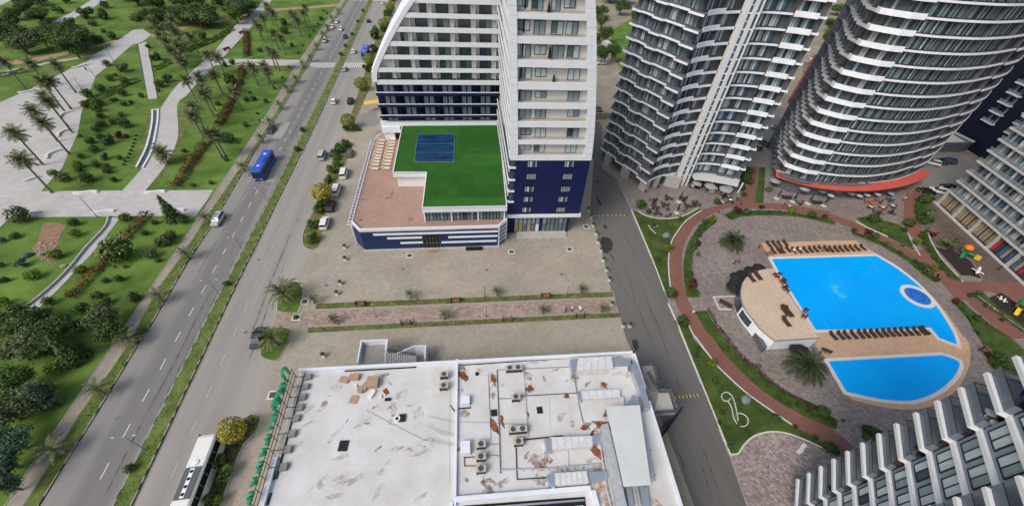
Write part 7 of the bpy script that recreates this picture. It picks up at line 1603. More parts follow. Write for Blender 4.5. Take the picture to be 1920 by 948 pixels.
for a in ((408, 411, math.pi, 'suv', 'paint_silver', 'silver suv with dark roof rails on the avenue below the plaza'), (508, 242, math.pi, 'sedan', 'paint_bluegrey', 'dark blue grey sedan at the verge above the blue bus'), (609, 76, math.pi, 'suv', 'paint_silver', 'silver suv on the avenue left carriageway below three white cars'),
          (623, 50, math.pi, 'hatch', 'paint_white', 'white hatchback at the verge, lower of two, on the avenue'), (631, 40, math.pi, 'sedan', 'paint_white', 'white sedan, farthest at the verge of the avenue'), (639, 54, math.pi, 'hatch', 'paint_white', 'white hatchback in the middle lane of the avenue'),
          (647, 69, math.pi, 'hatch', 'paint_bluegrey', 'small dark blue car next to the median'), (663, 96, 0, 'hatch', 'paint_white', 'white car left of the distant blue bus'), (646, 129, 0, 'hatch', 'paint_silver', 'silver car standing on the zebra crossing'),
          (626, 189, 0, 'hatch', 'paint_white', 'white hatchback with dark roof on the right carriageway'), (657, 189, 0.0, 'suv', 'paint_black', 'black suv turning at the hotel drive'), (691, 39, 0, 'hatch', 'paint_black', 'small black car on the right carriageway near the top'),
          (717, 5, 0, 'sedan', 'paint_white', 'white car at the second zebra crossing by the top edge'), (604, 291, 0, 'van', 'paint_silver', 'silver minivan on the right carriageway'), (482, 631, 0.06, 'sedan', 'paint_bluegrey', 'dark blue sedan half hidden by the palm below the promenade')):
    car(*a, group=gA)
for a in ((626, 286, 0, 'hatch', 'paint_black', 'black car half hidden behind the verge bushes'), (656, 287, 0.0, 'hatch', 'paint_grey', 'dark grey hatchback right of the verge bushes'), (645, 325, 0, 'van', 'paint_white', 'white van, upper one of two parked beside the verge'),
          (631, 356, -0.05, 'van', 'paint_white', 'white van with greenish rear window beside the verge'), (620, 386, 0, 'suv', 'paint_black', 'black suv parked between two white vehicles by the verge'), (609, 418, 0, 'suv', 'paint_white', 'white suv parked lowest beside the verge')):
    car(*a, group=gK, z=0.1)
gR = 'cars parked behind the towers'
for a in ((1457, 238, 1.2, 'sedan', 'paint_silver', 'silver sedan parked between the dark towers'), (1433, 268, 0.2, 'suv', 'paint_bluegrey', 'dark blue suv parked between the dark towers'), (1418, 275, 0.2, 'hatch', 'paint_grey', 'grey hatchback close behind the stepped tower'),
          (1747, 305, 0.95, 'suv', 'paint_white', 'white suv in the row behind the round tower'), (1735, 302, 0.95, 'suv', 'paint_black', 'black suv left of the white one behind the round tower'), (1762, 303, 0.95, 'sedan', 'paint_black', 'black sedan right of the white suv behind the round tower'), (1777, 302, 0.95, 'suv', 'paint_navy', 'dark suv at the right end of the row behind the tower'),
          (1737, 358, 0.95, 'sedan', 'paint_black', 'black sedan at the foot of the brick lane by the arcade'), (1760, 358, 0.95, 'suv', 'paint_white', 'white suv by the end of the arcade block'), (1780, 352, 0.95, 'suv', 'paint_black', 'black car behind the white suv by the arcade block'),
          (1121, 203, 0.1, 'sedan', 'paint_grey', 'dark grey car in the yard behind the hotel'), (1128, 118, 1.5, 'sedan', 'paint_silver', 'silver car under the trees behind the hotel')):
    car(*a, group=gR, z=0.08)
def bus(px, py, rz, L, H, paint, label, name, coach=False, wd=2.5):
    p = at(px, py, H); r = thing(name, (p.x, p.y, 0), rz); w2 = wd/2
    st_ = [(-L/2, w2*.93, .45, H-.15), (-L/2+.15, w2, .32, H), (L/2-.5, w2, .32, H), (L/2-.12, w2*.97, .34, H-.18), (L/2, w2*.90, .42, H-.6)]
    b = MB(); vs = []; fs = []
    for y, hw, z0, z1 in st_: vs += [(-hw, y, z0), (-hw, y, z1-.16), (-hw+.16, y, z1), (hw-.16, y, z1), (hw, y, z1-.16), (hw, y, z0)]
    for i in range(len(st_)-1):
        for k in range(6): fs.append((i*6+k, (i+1)*6+k, (i+1)*6+(k+1) % 6, i*6+(k+1) % 6))
    fs.append(tuple(range(6))[::-1]); fs.append(tuple(24+k for k in range(6))); b.add(vs, fs); b.build('body', paint, r)
    n = int((L-1.2)/1.35); wl_ = (L-1.3)/n; zl_, zh_ = (1.75, H-.5) if coach else (1.15, H-.55)
    for s in (-1, 1):
        for i in range(n):
            y = -L/2+.5+wl_*(i+.5); b = MB(); b.box(-.015, .015, -wl_/2+.02, wl_/2-.02, 0, zh_-zl_); key = ('bw', round(wl_, 2), coach)
            if key not in CARM: CARM[key] = b.mesh('window', ['car_glass'])
            put('window', CARM[key], r, (s*(w2+.008), y, zl_))
    b = MB(); b.box(-w2*.86, w2*.86, L/2-.03, L/2+.03, 1.1, H-.55); b.build('windscreen', 'car_glass', r)
    b = MB(); b.box(-w2*.8, w2*.8, -L/2-.02, -L/2+.05, 1.6, H-.5); b.build('rear_window', 'car_glass', r)
    for sx in (-1, 1):
        for y in (-L*.27, L*.30):
            o = put('wheel', WHEEL, r, (sx*(w2-.14), y, .48)); o.scale = (1.4, 1.45, 1.45); put('rim', RIM, o)
        put('headlight', HEAD, r, (sx*w2*.7, L/2+.0, .75)); put('taillight', TAIL, r, (sx*w2*.8, -L/2, 1.0))
        b = MB(); b.tube([(sx*w2, L/2-.2, H-.5), (sx*(w2+.28), L/2+.25, H-.6)], .03, 4); b.box(sx*(w2+.18), sx*(w2+.38), L/2+.2, L/2+.3, H-1.2, H-.6); b.build('mirror', 'black_metal', r)
    if coach:
        b = MB(); b.box(-.95, .95, -1.9, 1.9, H, H+.14); b.build('roof_unit', 'paint_grey', r)
        b = MB(); b.box(-.24, .24, -1.75, 1.75, H+.14, H+.18); b.build('fan_tray', 'band_white', r)
        for i in range(4): b = MB(); b.lathe([(.19, 0), (.19, .06), (.12, .06), (.1, .02)], 12, (0, -1.35+.9*i, H+.18)); b.build('fan', 'tyre', r)
        for y in (-3.2, 3.6): b = MB(); b.taper(-.35, .35, -.45, .45, H, H+.1, .05, .05); b.build('roof_hatch', 'curtain_light', r)
        b = MB(); b.lathe([(.4, 0), (.36, .16), (.1, .2)], 12, (0, 2.5, H)); b.build('roof_vent', 'plastic_white', r)
        b = MB()
        for i in range(6): b.box(w2+.001, w2+.006, -4.5+i*1.6, -4.47+i*1.6, .5, 1.6)
        b.build('locker_seam', 'paint_grey', r)
    else:
        b = MB(); b.taper(-.8, .8, -1.4, 1.2, H, H+.22, .08, .1); b.build('roof_unit', paint, r)
        b = MB(); b.box(-.35, .35, -3.6, -2.9, H, H+.08); b.build('roof_hatch', 'paint_white', r)
        b = MB(); b.box(-.3, .3, 2.6, 3.2, H, H+.08); b.build('roof_hatch', 'paint_white', r)
        b = MB(); b.box(-w2*.7, w2*.7, L/2-.02, L/2+.02, H-.45, H-.22); b.build('destination_display', 'car_glass', r)
    return tag(r, label, 'bus' if not coach else 'coach')
bus(490, 300, math.pi, 11.6, 3.1, 'paint_blue', 'blue city bus driving down the left carriageway', 'city_bus')
bus(684, 91, 0, 11.6, 3.1, 'paint_blue', 'distant blue city bus on the right carriageway near the zebra crossing', 'city_bus')
bus(352, 905, 0.0, 12.6, 3.6, 'paint_white', 'white coach with grey roof unit parked by the lower island', 'coach', True, 2.3)
tr = thing('delivery_truck', tuple(at(1136, 90, 0.1)), 0.1, 'white box truck parked under the trees behind the hotel', 'truck')
b = MB(); b.box(-1.1, 1.1, -3, 1.6, .9, 3.2); b.build('cargo_box', 'paint_white', tr); b = MB(); b.taper(-1.0, 1.0, 1.8, 3.4, .6, 2.3, .08, .2); b.build('cab', 'paint_white', tr)
b = MB(); b.box(-.85, .85, 3.2, 3.32, 1.3, 2.1); b.build('windscreen', 'car_glass', tr)
for sx in (-1, 1):
    for y in (-2, 2.6): o = put('wheel', WHEEL, tr, (sx*.95, y, .42)); o.scale = (1.2,)*3
# ================================================================ STREET FURNITURE
CACHE = {}
def multi(name, parts, P, rz=0.0, s=1.0):
    """thing from cached part meshes: parts = [(part name, key, builder, material)]"""
    r = thing(name, P, rz); r.scale = (s,)*3
    for nm, key, fn, m in parts:
        if key not in CACHE: b = MB(); fn(b); CACHE[key] = b.mesh(nm, [m])
        put(nm, CACHE[key], r)
    return r
def lamp(foot, top, label=None, desc=None, group=None, arm=0.9, h=None, rz=0.0, name='street_lamp', z=0.12):
    p = at(foot[0], foot[1], z); best = h
    if top:
        best = min(((abs((seen((p.x, p.y, zz*.25)) or (0, 9e9))[1]-top[1]), zz*.25) for zz in range(4, 60)))[1]
    r = thing(name, (p.x, p.y, z), rz)
    b = MB(); b.tube([(0, 0, 0), (0, 0, best)], [.09, .05], 8); b.build('pole', 'grey_metal', r)
    b = MB(); b.lathe([(.16, 0), (.14, .35), (.09, .4)], 10); b.build('base', 'grey_metal', r)
    b = MB()
    if arm: b.tube([(0, 0, best-.05), (arm, 0, best+.1)], .035, 5); b.build('arm', 'grey_metal', r); b = MB(); b.taper(arm-.1, arm+.45, -.13, .13, best+.03, best+.15, .05, .04)
    else: b.lathe([(.06, best), (.15, best+.06), (.16, best+.15), (.05, best+.2)], 10)
    b.build('lamp_head', 'galvanised', r)
    if label: return tag(r, label, 'lamp', group)
    return reg(r, desc, 'lamp', group)
lamp((183, 407), (150, 369), 'tall lamp post at the edge of the paved cross path', None, None, 0.8)
gL = 'park lamp posts'
for f_, t_ in (((640/3, 345/3), (600/3, 265/3)), ((535/3, 435/3), (490/3, 360/3)), ((470/3, 515/3), (415/3, 440/3)), ((455/3, 316+105/3), (375/3, 316+15/3)), ((975/3, 316+115/3), (925/3, 316+40/3))): lamp(f_, t_, None, 'slender lamp post in the park', gL, 0)
for x, y in ((705, 585), (909, 548), (1062, 548), (783, 553), (634, 599), (778, 602), (912, 585)): lamp((x, y+8), None, None, 'thin short lamp post along the promenade', 'promenade lamp posts', 0, 3.6, z=0.17)
for x, y in ((632, 186), (565, 280), (504, 383), (460, 477), (415, 557), (274, 843)):
    p = at(x, y, .15); r = thing('street_lamp', (p.x, p.y, .14)); b = MB(); b.tube([(0, 0, 0), (0, 0, 4.9)], [.06, .035], 8); b.build('pole', 'grey_metal', r)
    for s in (-1, 1):
        b = MB(); b.tube([(0, 0, 4.85), (s*1.1, 0, 5.05)], .022, 5); b.build('arm', 'grey_metal', r); b = MB(); b.taper(s*1.3-.22, s*1.3+.22, -.1, .1, 5.0, 5.1, .05, .03); b.build('lamp_head', 'galvanised', r)
    reg(r, 'double armed street lamp standing on the median', 'lamp', 'street lamps on the median')
def bench(px, py, rz, L, desc, group, style, z=0.12, axis='y', label=None):
    p = at(px, py, z)
    if style == 'wood':
        def seat(b):
            for i in range(4): b.box(-.9, .9, -.22+i*.12, -.12+i*.12, .42, .46)
        def back(b):
            for i in range(3): b.box(-.9, .9, .24, .28, .55+i*.13, .65+i*.13)
        r = multi('park_bench', [('seat', 'bs', seat, 'wood_bench'), ('backrest', 'bb', back, 'wood_bench'), ('leg', 'bl', lambda b: b.box(-.8, -.7, -.22, .3, 0, .9), 'black_metal'), ('leg', 'bl2', lambda b: b.box(.7, .8, -.22, .3, 0, .9), 'black_metal')], (p.x, p.y, z), rz, L)
    elif style == 'dark':
        r = multi('park_bench', [('seat', 'ds', lambda b: b.box(-1.3, 1.3, -.3, .3, .38, .48), 'wood_brown'), ('backrest', 'db', lambda b: b.box(-1.3, 1.3, .26, .34, .5, .95), 'wood_brown'), ('leg', 'dl', lambda b: b.box(-1.1, -.9, -.25, .25, 0, .38), 'black_metal'), ('leg', 'dl2', lambda b: b.box(.9, 1.1, -.25, .25, 0, .38), 'black_metal')], (p.x, p.y, z), rz, L)
    else:
        key = ('cb', round(L, 1), style)
        if key not in CACHE:
            b = MB(); pts = [(x_*L/2, (0.28*L*(1-x_*x_)-0.14*L) if style == 'curved' else (0.05*L*math.sin(x_*3))) for x_ in [i/5-1 for i in range(11)]]
            b.wall(pts, 0, .5, .55); CACHE[key] = b.mesh('bench', ['frame_white'])
        r = put('stone_bench', CACHE[key], None, (p.x, p.y, z), rz)
    if label: return tag(r, label, 'bench', group)
    return reg(r, desc, 'bench', group, axis)
gBn = 'white stone benches in the park'
for x, y in ((370, 645), (362, 748), (302, 868)): bench(x/3, y/3, 1.45, 4.6, 'white curved stone bench among the plaza palms', gBn, 'curved', 0.15)
bench(170/3, 517/3, 0.5, 6.0, None, gBn, 'wavy', 0.15, label='white stone bench at the upper edge of the plaza'); bench(460/3, 375/3, 0.8, 6.0, None, gBn, 'wavy', 0.15, label='white stone bench near the mouth of the plaza path')
for x, y, L, lab in ((160, 363, 5.2, 'left one of two white benches on the upper side of the cross path'), (290, 362, 4.6, 'right one of two white benches on the upper side of the cross path'), (193, 399, 4.6, 'white wavy bench on the lower side beside the lamp post'), (327, 397, 4.3, 'white bench on the lower side beside the conifer'), (64, 400, 1.8, 'short white bench behind the olive bush'), (60, 337, 3.0, 'white bench slanting beside a palm on the plaza')):
    bench(x, y, 0.0 if x != 60 else 0.7, L, None, gBn, 'wavy', 0.15, label=lab)
bench(400+80/3, 283/3, 1.0, 1.2, None, None, 'dark', 0.15, label='dark bench on the palm path, the lower of two'); bench(400+165/3, 190/3, 1.0, 1.2, None, None, 'dark', 0.15, label='dark bench on the palm path, the upper of two')
for x, y in ((677, 572), (854, 565.5), (1023, 557)): bench(x, y, -0.06, 1.15, 'reddish wooden bench in the northern promenade strip', 'promenade benches', 'wood', 0.17, 'x')
for x, y in ((762, 607), (951, 600)): bench(x, y, math.pi-0.06, 1.15, 'reddish wooden bench in the southern promenade strip', 'promenade benches', 'wood', 0.17, 'x')
bench(1087, 593, math.pi-0.05, 1.1, None, 'promenade benches', 'wood', 0.17, label='reddish bench beside the walking people at the promenade')
for (x, y, rz, lab) in ((1608, 440, -0.75, 'wooden bench at the upper end of the long curved bed'), (1742, 517, -0.8, 'wooden bench at the lower end of the long curved bed'), (1745, 437, -1.1, 'wooden bench beside the white curb of the first playground'), (1849, 664, -1.2, 'wooden bench at the lower tip of the eastern lawn')): bench(x, y, rz, 1.4, None, 'garden benches', 'wood', label=lab)
bench(1504, 845, 0.4, 2.0, None, None, 'wavy', 0.1, label='white stone bench on the lower speckled plaza')
# planters on pedestals along the lane
def planter(x, y, desc, group):
    p = at(x, y, 0.1)
    r = multi('pedestal_planter', [('pedestal', 'pp', lambda b: b.taper(-.32, .32, -.32, .32, 0, .35, .05, .05), 'kerb_white'), ('bowl', 'pb', lambda b: b.lathe([(.12, .35), (.22, .5), (.42, .75), (.42, .8), (.34, .8)], 12), 'concrete_light')], (p.x, p.y, 0.1))
    f_ = put('plant', crown_mesh('bush', 1, 'leaf_dark'), r, (0, 0, .62)); f_.scale = (.42, .42, .4); return reg(r, desc, 'planter', group)
for x, y in [(760+a/3, 316+c_/3) for a, c_ in ((1030, 237), (1043, 278), (1054, 325), (1072, 372), (1083, 418), (1100, 465), (1113, 520), (1132, 575), (1147, 630))]: planter(x, y, 'pale pedestal planter along the service lane', 'pedestal planters')
for x, y, in [(760+1160/3, 316+768/3), (760+1225/3, 316+888/3), (1180, 612)]: planter(x, y, 'pedestal planter beside the lower lane edge', 'pedestal planters')
for x, y in [(400+a/3, 316+c_/3) for a, c_ in ((740, 447), (743, 515), (716, 650), (697, 708))]: planter(x, y, 'pedestal planter in the line west of the podium', 'pedestal planters')
planter(607, 668, 'pedestal planter behind the white-roofed building', 'pedestal planters')
def pit(x, y, desc, shrub=False):
    p = at(x, y, 0.1); r = multi('tree_pit', [('frame', 'tpf', lambda b: (b.box(-.75, .75, -.75, -.5, 0, .08), b.box(-.75, .75, .5, .75, 0, .08), b.box(-.75, -.5, -.5, .5, 0, .08), b.box(.5, .75, -.5, .5, 0, .08)), 'kerb_white'), ('soil', 'tps', lambda b: b.box(-.5, .5, -.5, .5, 0, .03), 'kerb_dark')], (p.x, p.y, 0.1), -0.05)
    if shrub: o = put('plant', crown_mesh('bush', 2, 'leaf_dark'), r, (0, 0, .0)); o.scale = (.5, .5, .5)
    reg(r, desc, 'tree pit', 'empty tree pits', 'x')
for x, y in ((571.7, 565), (768, 479), (959, 472), (1068, 467), (1099, 425), (511.7, 740)): pit(x, y, 'square tree pit with white rim in the tan paving')
pit(555.7, 595, 'square pit with small shrub at the promenade end', True)
# speed bumps
def bump(A, B, n, label):
    P0, P1_ = at(*A, 0.0), at(*B, 0.0); r = thing('speed_bump', tuple((P0+P1_)/2), 0, label, 'speed bump'); d = (P1_-P0)/n; nn = Vector((-d.y, d.x, 0)).normalized()*.28
    for i in range(n):
        a = P0+d*i-r.location; c_ = P0+d*(i+.95)-r.location; b = MB()
        b.add([tuple(a-nn), tuple(c_-nn), tuple(c_+nn), tuple(a+nn), tuple(a-nn*.4+Vector((0, 0, .06))), tuple(c_-nn*.4+Vector((0, 0, .06))), tuple(c_+nn*.4+Vector((0, 0, .06))), tuple(a+nn*.4+Vector((0, 0, .06)))], [(4, 5, 6, 7), (0, 1, 5, 4), (1, 2, 6, 5), (2, 3, 7, 6), (3, 0, 4, 7)])
        b.build('bump_segment', 'yellow_worn' if i % 2 == 0 else 'tyre_mark', r)
bump((1113, 405), (1177, 402.5), 16, 'yellow and black speed bump across the lane near the hotel'); bump((1265, 744), (1313, 739.5), 14, 'yellow and black speed bump beside the grey outside stairs')
# water channel in the park
ch = thing('water_channel', tuple(at(275, 270, 0.1)), 0, 'curved dark water channel with white rim beside the park path', 'water channel')
def rb(b, nm, m, r=None): o = b.build(nm, m, r or ch); o.location = -Vector((r or ch).location); return o
cl_, cr_ = smooth(q(0, 0, 3, '855,625 852,700 822,830 765,945'), 4), smooth(q(0, 0, 3, '897,622 893,700 862,850 812,948'), 4)
b = MB(); b.prism(gp(cl_+cr_[::-1]), 0, 0.17); rb(b, 'water', 'glass_dark')
b = MB(); b.wall(gp(cl_), 0, 0.45, 0.5); rb(b, 'rim', 'frame_white'); b = MB(); b.wall(gp(cr_), 0, 0.45, -0.5); rb(b, 'rim', 'frame_white')
b = MB(); b.wall(gp([cl_[0], cr_[0]]), 0, 0.45, 0.5); rb(b, 'rim', 'frame_white')
# stones and soil heap
for i in range(34):
    c_ = at(R_.uniform(70, 108), R_.uniform(455, 488), .13); s = R_.uniform(.12, .34); b = MB(); b.taper(-s, s, -s*.8, s*.8, 0, s*.8, s*.3, s*.3); o = b.build('rubble_stone', 'rock', None, tuple(c_), R_.uniform(0, 3)); reg(o, 'pale rubble stone on the bare soil patch', 'stone', 'rubble stones on the bare soil')
for x, y, s, lab, m in ((52, 480, .9, 'dark blue tarpaulin covered heap by a bluish bush', 'paint_bluegrey'), (120, 499, .5, 'pale boulder beside the sloping path wall', 'rock'), (1249, 442, 1.0, 'greenish boulder on the triangular lawn', 'stone_green'), (1398, 749, .9, 'greenish boulder on the lower lawn', 'stone_green')):
    b = MB(); b.lathe([(s*.85, 0), (s, s*.25), (s*.75, s*.6), (s*.3, s*.8)], 9); o = b.build('boulder', m, None, tuple(at(x, y, .13)), .6); o.scale = (1.25, .85, 1); tag(o, lab, 'boulder')
# white scroll edgings on the lawns
def scroll(name, lines, label):
    r = thing(name, tuple(at(lines[0][0][0], lines[0][0][1], .17)), 0, label, 'garden ornament')
    for ln in lines: b = MB(); b.wall(gp(smooth(ln, 4)), .1, .3, .13); rb(b, 'edging', 'kerb_white', r)
scroll('scroll_edging', [Z8('565,345 545,360 522,350 520,325 545,314 570,330 585,365 600,430 605,470'), Z8('552,365 570,400 580,450 600,490'), Z8('600,440 625,432 655,450 662,480 645,500 620,500')], 'white curling edging shaped like a violin scroll on the lower lawn')
ZT = lambda t: q(1200, 370, 8.62, t)
scroll('scroll_edging', [ZT('130,455 165,515 205,555 242,598'), ZT('180,430 190,465 215,495'), ZT('225,498 265,485 290,460')], 'broken white edging lines on the triangular lawn')
# ================================================================ CAFE AND POOL FURNITURE
def umb_closed(x, y, s, m, desc, group, base=True):
    p = at(x, y, .1)
    r = multi('folded_parasol', [('pole', 'up', lambda b: b.tube([(0, 0, 0), (0, 0, 2.9)], .035, 6), 'black_metal'), ('canopy', 'uc'+m, lambda b: b.lathe([(.07, .95), (.24, 1.1), (.20, 1.8), (.12, 2.5), (.03, 2.95)], 9), m), ('base', 'ub', lambda b: b.box(-.5, .5, -.5, .5, 0, .1), 'coping')], (p.x, p.y, .1), 0, s); return reg(r, desc, 'parasol', group, 'x')
def umb_open(x, y, s, m, desc, group, zc=2.4):
    p = at(x, y, zc*s)
    def can(b):
        n = 8; vs = [(0, 0, 2.75)]+[(1.5*math.cos(k*.785), 1.5*math.sin(k*.785), 2.25) for k in range(8)]+[(1.5*math.cos(k*.785), 1.5*math.sin(k*.785), 2.12) for k in range(8)]
        b.add(vs, [(0, 1+k, 1+(k+1) % 8) for k in range(8)]+[(1+k, 9+k, 9+(k+1) % 8, 1+(k+1) % 8) for k in range(8)])
    def ribs(b):
        for k in range(8): b.tube([(0, 0, 2.7), (1.48*math.cos(k*.785), 1.48*math.sin(k*.785), 2.22)], .02, 4)
    r = multi('open_parasol', [('pole', 'uop', lambda b: b.tube([(0, 0, 0), (0, 0, 2.8)], .035, 6), 'black_metal'), ('canopy', 'uoc'+m, can, m), ('ribs', 'uor', ribs, 'grey_metal'), ('base', 'uob', lambda b: b.box(-.35, .35, -.35, .35, 0, .08), 'concrete')], (p.x, p.y, .1), R_.uniform(0, 1), s); return reg(r, desc, 'parasol', group, 'x')
def table(x, y, s, m, desc, group, z=.1, round_=True):
    p = at(x, y, z+.7)
    r = multi('cafe_table', [('tabletop', 'tt'+m+str(round_), (lambda b: b.lathe([(.45, .70), (.45, .74)], 14)) if round_ else (lambda b: b.box(-.45, .45, -.45, .45, .70, .74)), m), ('leg', 'tl', lambda b: b.tube([(0, 0, 0), (0, 0, .7)], .04, 6), 'black_metal'), ('foot', 'tf', lambda b: b.lathe([(.25, 0), (.22, .04)], 8), 'black_metal')], (p.x, p.y, z), 0, s); return reg(r, desc, 'table', group, 'x')
def chair(x, y, rz, m, desc, group, z=.1, s=1.0, off=None):
    p = at(x, y, z) if off is None else Vector((x+off[0], y+off[1], z))
    leg = lambda sx, sy: (lambda b: b.box(sx*.2-.02, sx*.2+.02, sy*.2-.02, sy*.2+.02, 0, .44))
    r = multi('chair', [('seat', 'cs'+m, lambda b: b.box(-.24, .24, -.24, .24, .43, .48), m), ('backrest', 'cbk'+m, lambda b: b.box(-.24, .24, .21, .25, .48, .9), m)]+[('leg', 'cl%d%d' % (sx, sy), leg(sx, sy), 'black_metal') for sx in (-1, 1) for sy in (-1, 1)], (p.x, p.y, z), rz, s); return reg(r, desc, 'chair', group, 'x')
def dining(x, y, tm, cm, n, td, cd_, tg, cg, z=.1, s=1.0):
    table(x, y, s, tm, td, tg, z); p = at(x, y, z+.7); a0 = R_.uniform(0, 6.28)
    for k in range(n):
        a = a0+k*6.283/n+R_.uniform(-.2, .2); d = .78*s; chair(p.x, p.y, a-math.pi/2, cm, cd_, cg, z, s, off=(d*math.cos(a), d*math.sin(a)))
for x, y in ((258, 176), (340, 162), (265, 211), (320, 200), (278, 245), (425, 165), (450, 207), (495, 195)):
    pt_ = Z3('%d,%d' % (x, y))[0]; dining(pt_[0], pt_[1], 'wood_brown', 'wicker', 3, 'dark cafe table by the stepped tower', 'dark wicker cafe chair by the stepped tower', 'cafe tables', 'cafe chairs', .1, 1.15)
for x, y in ((228, 243), (335, 235), (345, 262), (330, 272), (208, 130), (277, 105)):
    pt_ = Z3('%d,%d' % (x, y))[0]; bush(pt_[0], pt_[1], .55, 'leaf_dark', 'potted dark shrub on the cafe terrace', 'cafe shrubs', 'loose', axis='x')
for x, y in ((985, 500), (970, 440), (1000, 420), (1100, 520), (1210, 490), (1330, 480), (1450, 430), (540, 470), (505, 545), (270, 665)):
    bush(1260+x/11.85, 340+y/11.85, .55, 'leaf_olive', 'small planter shrub around the cafe tables', 'cafe shrubs', 'loose', axis='x')
for x, y in ((150, 455), (100, 700), (1090, 445)): umb_closed(1260+x/11.85, 340+y/11.85, 1.1, 'umbrella_maroon', 'folded dark red parasol with white base on the cafe terrace', 'folded cafe parasols')
for x, y, s in ((560, 35, .9), (862, 100, 1.1), (1195, 170, 1.15), (1250, 130, 1.0)): umb_open(1260+x/11.85, 340+y/11.85, s, 'umbrella_grey', 'open pale grey parasol before the cafe canopy', 'open cafe parasols')
for x, y in ((470, 95), (620, 110), (980, 165), (1140, 270), (1240, 270), (1300, 400), (1260, 320)): dining(1260+x/11.85, 340+y/11.85, 'plastic_white', 'black_metal', 2, 'white cafe table near the canopy', 'black cafe chair near the canopy', 'white cafe tables', 'black cafe chairs')
b = MB(); b.box(-.75, .75, -.4, .4, 0, .9); p = at(1260+868/11.85, 340+235/11.85, .1); o = b.build('serving_counter', 'frame_white', None, tuple(p), -.1); tag(o, 'white serving counter in front of the middle grey parasol', 'counter')
Z14 = lambda x, y: (1440+x/11.85, 330+y/11.85)
for x, y in ((190, 500), (545, 570), (885, 612), (1230, 660)): umb_closed(*Z14(x, y), 1.15, 'umbrella_green', 'folded dark green parasol with white base by the red canopy', 'folded green parasols')
for x, y, s, m in ((170, 95, 1.0, 'umbrella_grey'), (820, 270, 1.0, 'umbrella_grey'), (1200, 300, 1.0, 'stone_green'), (1545, 325, .8, 'umbrella_grey'), (1850, 370, .8, 'umbrella_grey')): umb_open(*Z14(x, y), s, m, 'open parasol at the rim of the red canopy', 'open parasols by the round tower')
for x, y in ((400, 495), (1075, 610)):
    p = at(*Z14(x, y), .1); r = multi('lounge_set', [('sofa_seat', 'lss', lambda b: b.box(-.95, .95, -.6, .4, .15, .45), 'wicker'), ('sofa_back', 'lsb', lambda b: b.box(-.95, .95, .3, .5, .45, .85), 'wicker'), ('armrest', 'lsa', lambda b: b.box(-1.0, -.85, -.6, .4, .15, .65), 'wicker'), ('armrest', 'lsa2', lambda b: b.box(.85, 1.0, -.6, .4, .15, .65), 'wicker')], tuple(p), 2.9, 1.15); reg(r, 'black outdoor sofa between the folded green parasols', 'sofa', 'outdoor sofas', 'x')
for x, y in ((720, 575), (690, 310), (1410, 415)): dining(*Z14(x, y), 'plastic_white' if y < 500 else 'wood_bench', 'wicker', 3, 'table on the terrace under the red canopy', 'wicker chair on the terrace under the red canopy', 'terrace tables', 'terrace chairs')
for x, y, tm, cm in ((415, 185, 'wood_bench', 'play_orange'), (468, 216, 'plastic_white', 'wicker'), (525, 208, 'plastic_white', 'wicker'), (440, 242, 'wood_brown', 'wicker'), (520, 242, 'frame_dark', 'paint_bluegrey'), (508, 172, 'frame_dark', 'paint_bluegrey'), (385, 180, 'wood_bench', 'dirt_path'), (450, 178, 'wood_bench', 'red_metal'), (400, 212, 'plastic_white', 'red_metal'), (462, 240, 'wood_bench', 'wood_bench')):
    pt_ = Z4('%d,%d' % (x, y))[0]; dining(*pt_, tm, cm, 3, 'garden table on the paving below the red canopy', 'garden chair on the paving below the red canopy', 'garden tables', 'garden chairs')
for x, y in ((290, 132), (335, 150), (378, 146), (437, 142), (513, 138), (175, 150)):
    pt_ = Z4('%d,%d' % (x, y))[0]; umb_open(*pt_, .62, 'curtain_light' if x != 513 else 'tower_wall_blue', 'small pale parasol just outside the red canopy', 'small parasols by the red canopy')
# pool loungers
a_, c_ = at(1380+262/4.514, 430+112/4.514, .2), at(1380+303/4.514, 430+156/4.514, .2); d_ = a_-c_; RZL = math.atan2(d_.y, d_.x)-math.pi/2
gLo = 'brown loungers around the pool'
for i, (x, y) in enumerate(((285, 133), (332, 131), (376, 131), (425, 122))): p = at(1380+x/4.514, 430+y/4.514, .5); lounger('b', (p.x, p.y, .22), RZL, 'brown lounger in the short back row above the pool', gLo, 'x', 1.0)
for i, (x, y) in enumerate(((325, 190), (372, 188), (402, 186), (450, 176), (500, 188), (545, 186), (598, 183), (642, 180), (685, 176), (730, 172), (772, 174), (815, 178), (858, 175), (900, 174), (945, 171), (990, 168), (1036, 166), (1085, 162))):
    p = at(1380+x/4.514, 430+y/4.514, .5); lounger('b', (p.x, p.y, .22), RZL+R_.uniform(-.08, .08), 'brown lounger in the long row above the pool', gLo, 'x', 1.02)
for i, x in enumerate((233, 270, 300, 337, 372, 403, 435, 467, 497, 528, 558, 590, 622, 655, 688, 705)):
    p = at(1480+x/2.725, 600+(87-i*1.8)/2.725, .5); lounger('b', (p.x, p.y, .22), RZL+R_.uniform(-.08, .08), 'brown lounger in the row between the two pools', gLo, 'x', 1.02)
Q5 = lambda x, y: (1380+x/5.578, 500+y/5.578)
for x, y, s in ((173, 130, 1.2), (240, 108, 1.3), (530, 480, 1.3), (565, 490, 1.3), (540, 592, 1.2)):
    p = at(*Q5(x, y), 3.3); lounger('b', (p.x, p.y, 3.0), RZL, 'brown lounger on the roof terrace of the pool house', 'loungers on the pool house roof', 'x', s)
for x, y in ((395, 95), (425, 120), (440, 90), (465, 165), (490, 185), (490, 235), (525, 262), (700, 485), (695, 535)): chair(*Q5(x, y), R_.uniform(0, 6), 'red_metal' if x % 2 else 'wicker', 'brown chair on the roof terrace beside the pool', 'chairs on the pool house roof', 3.0, 1.5)
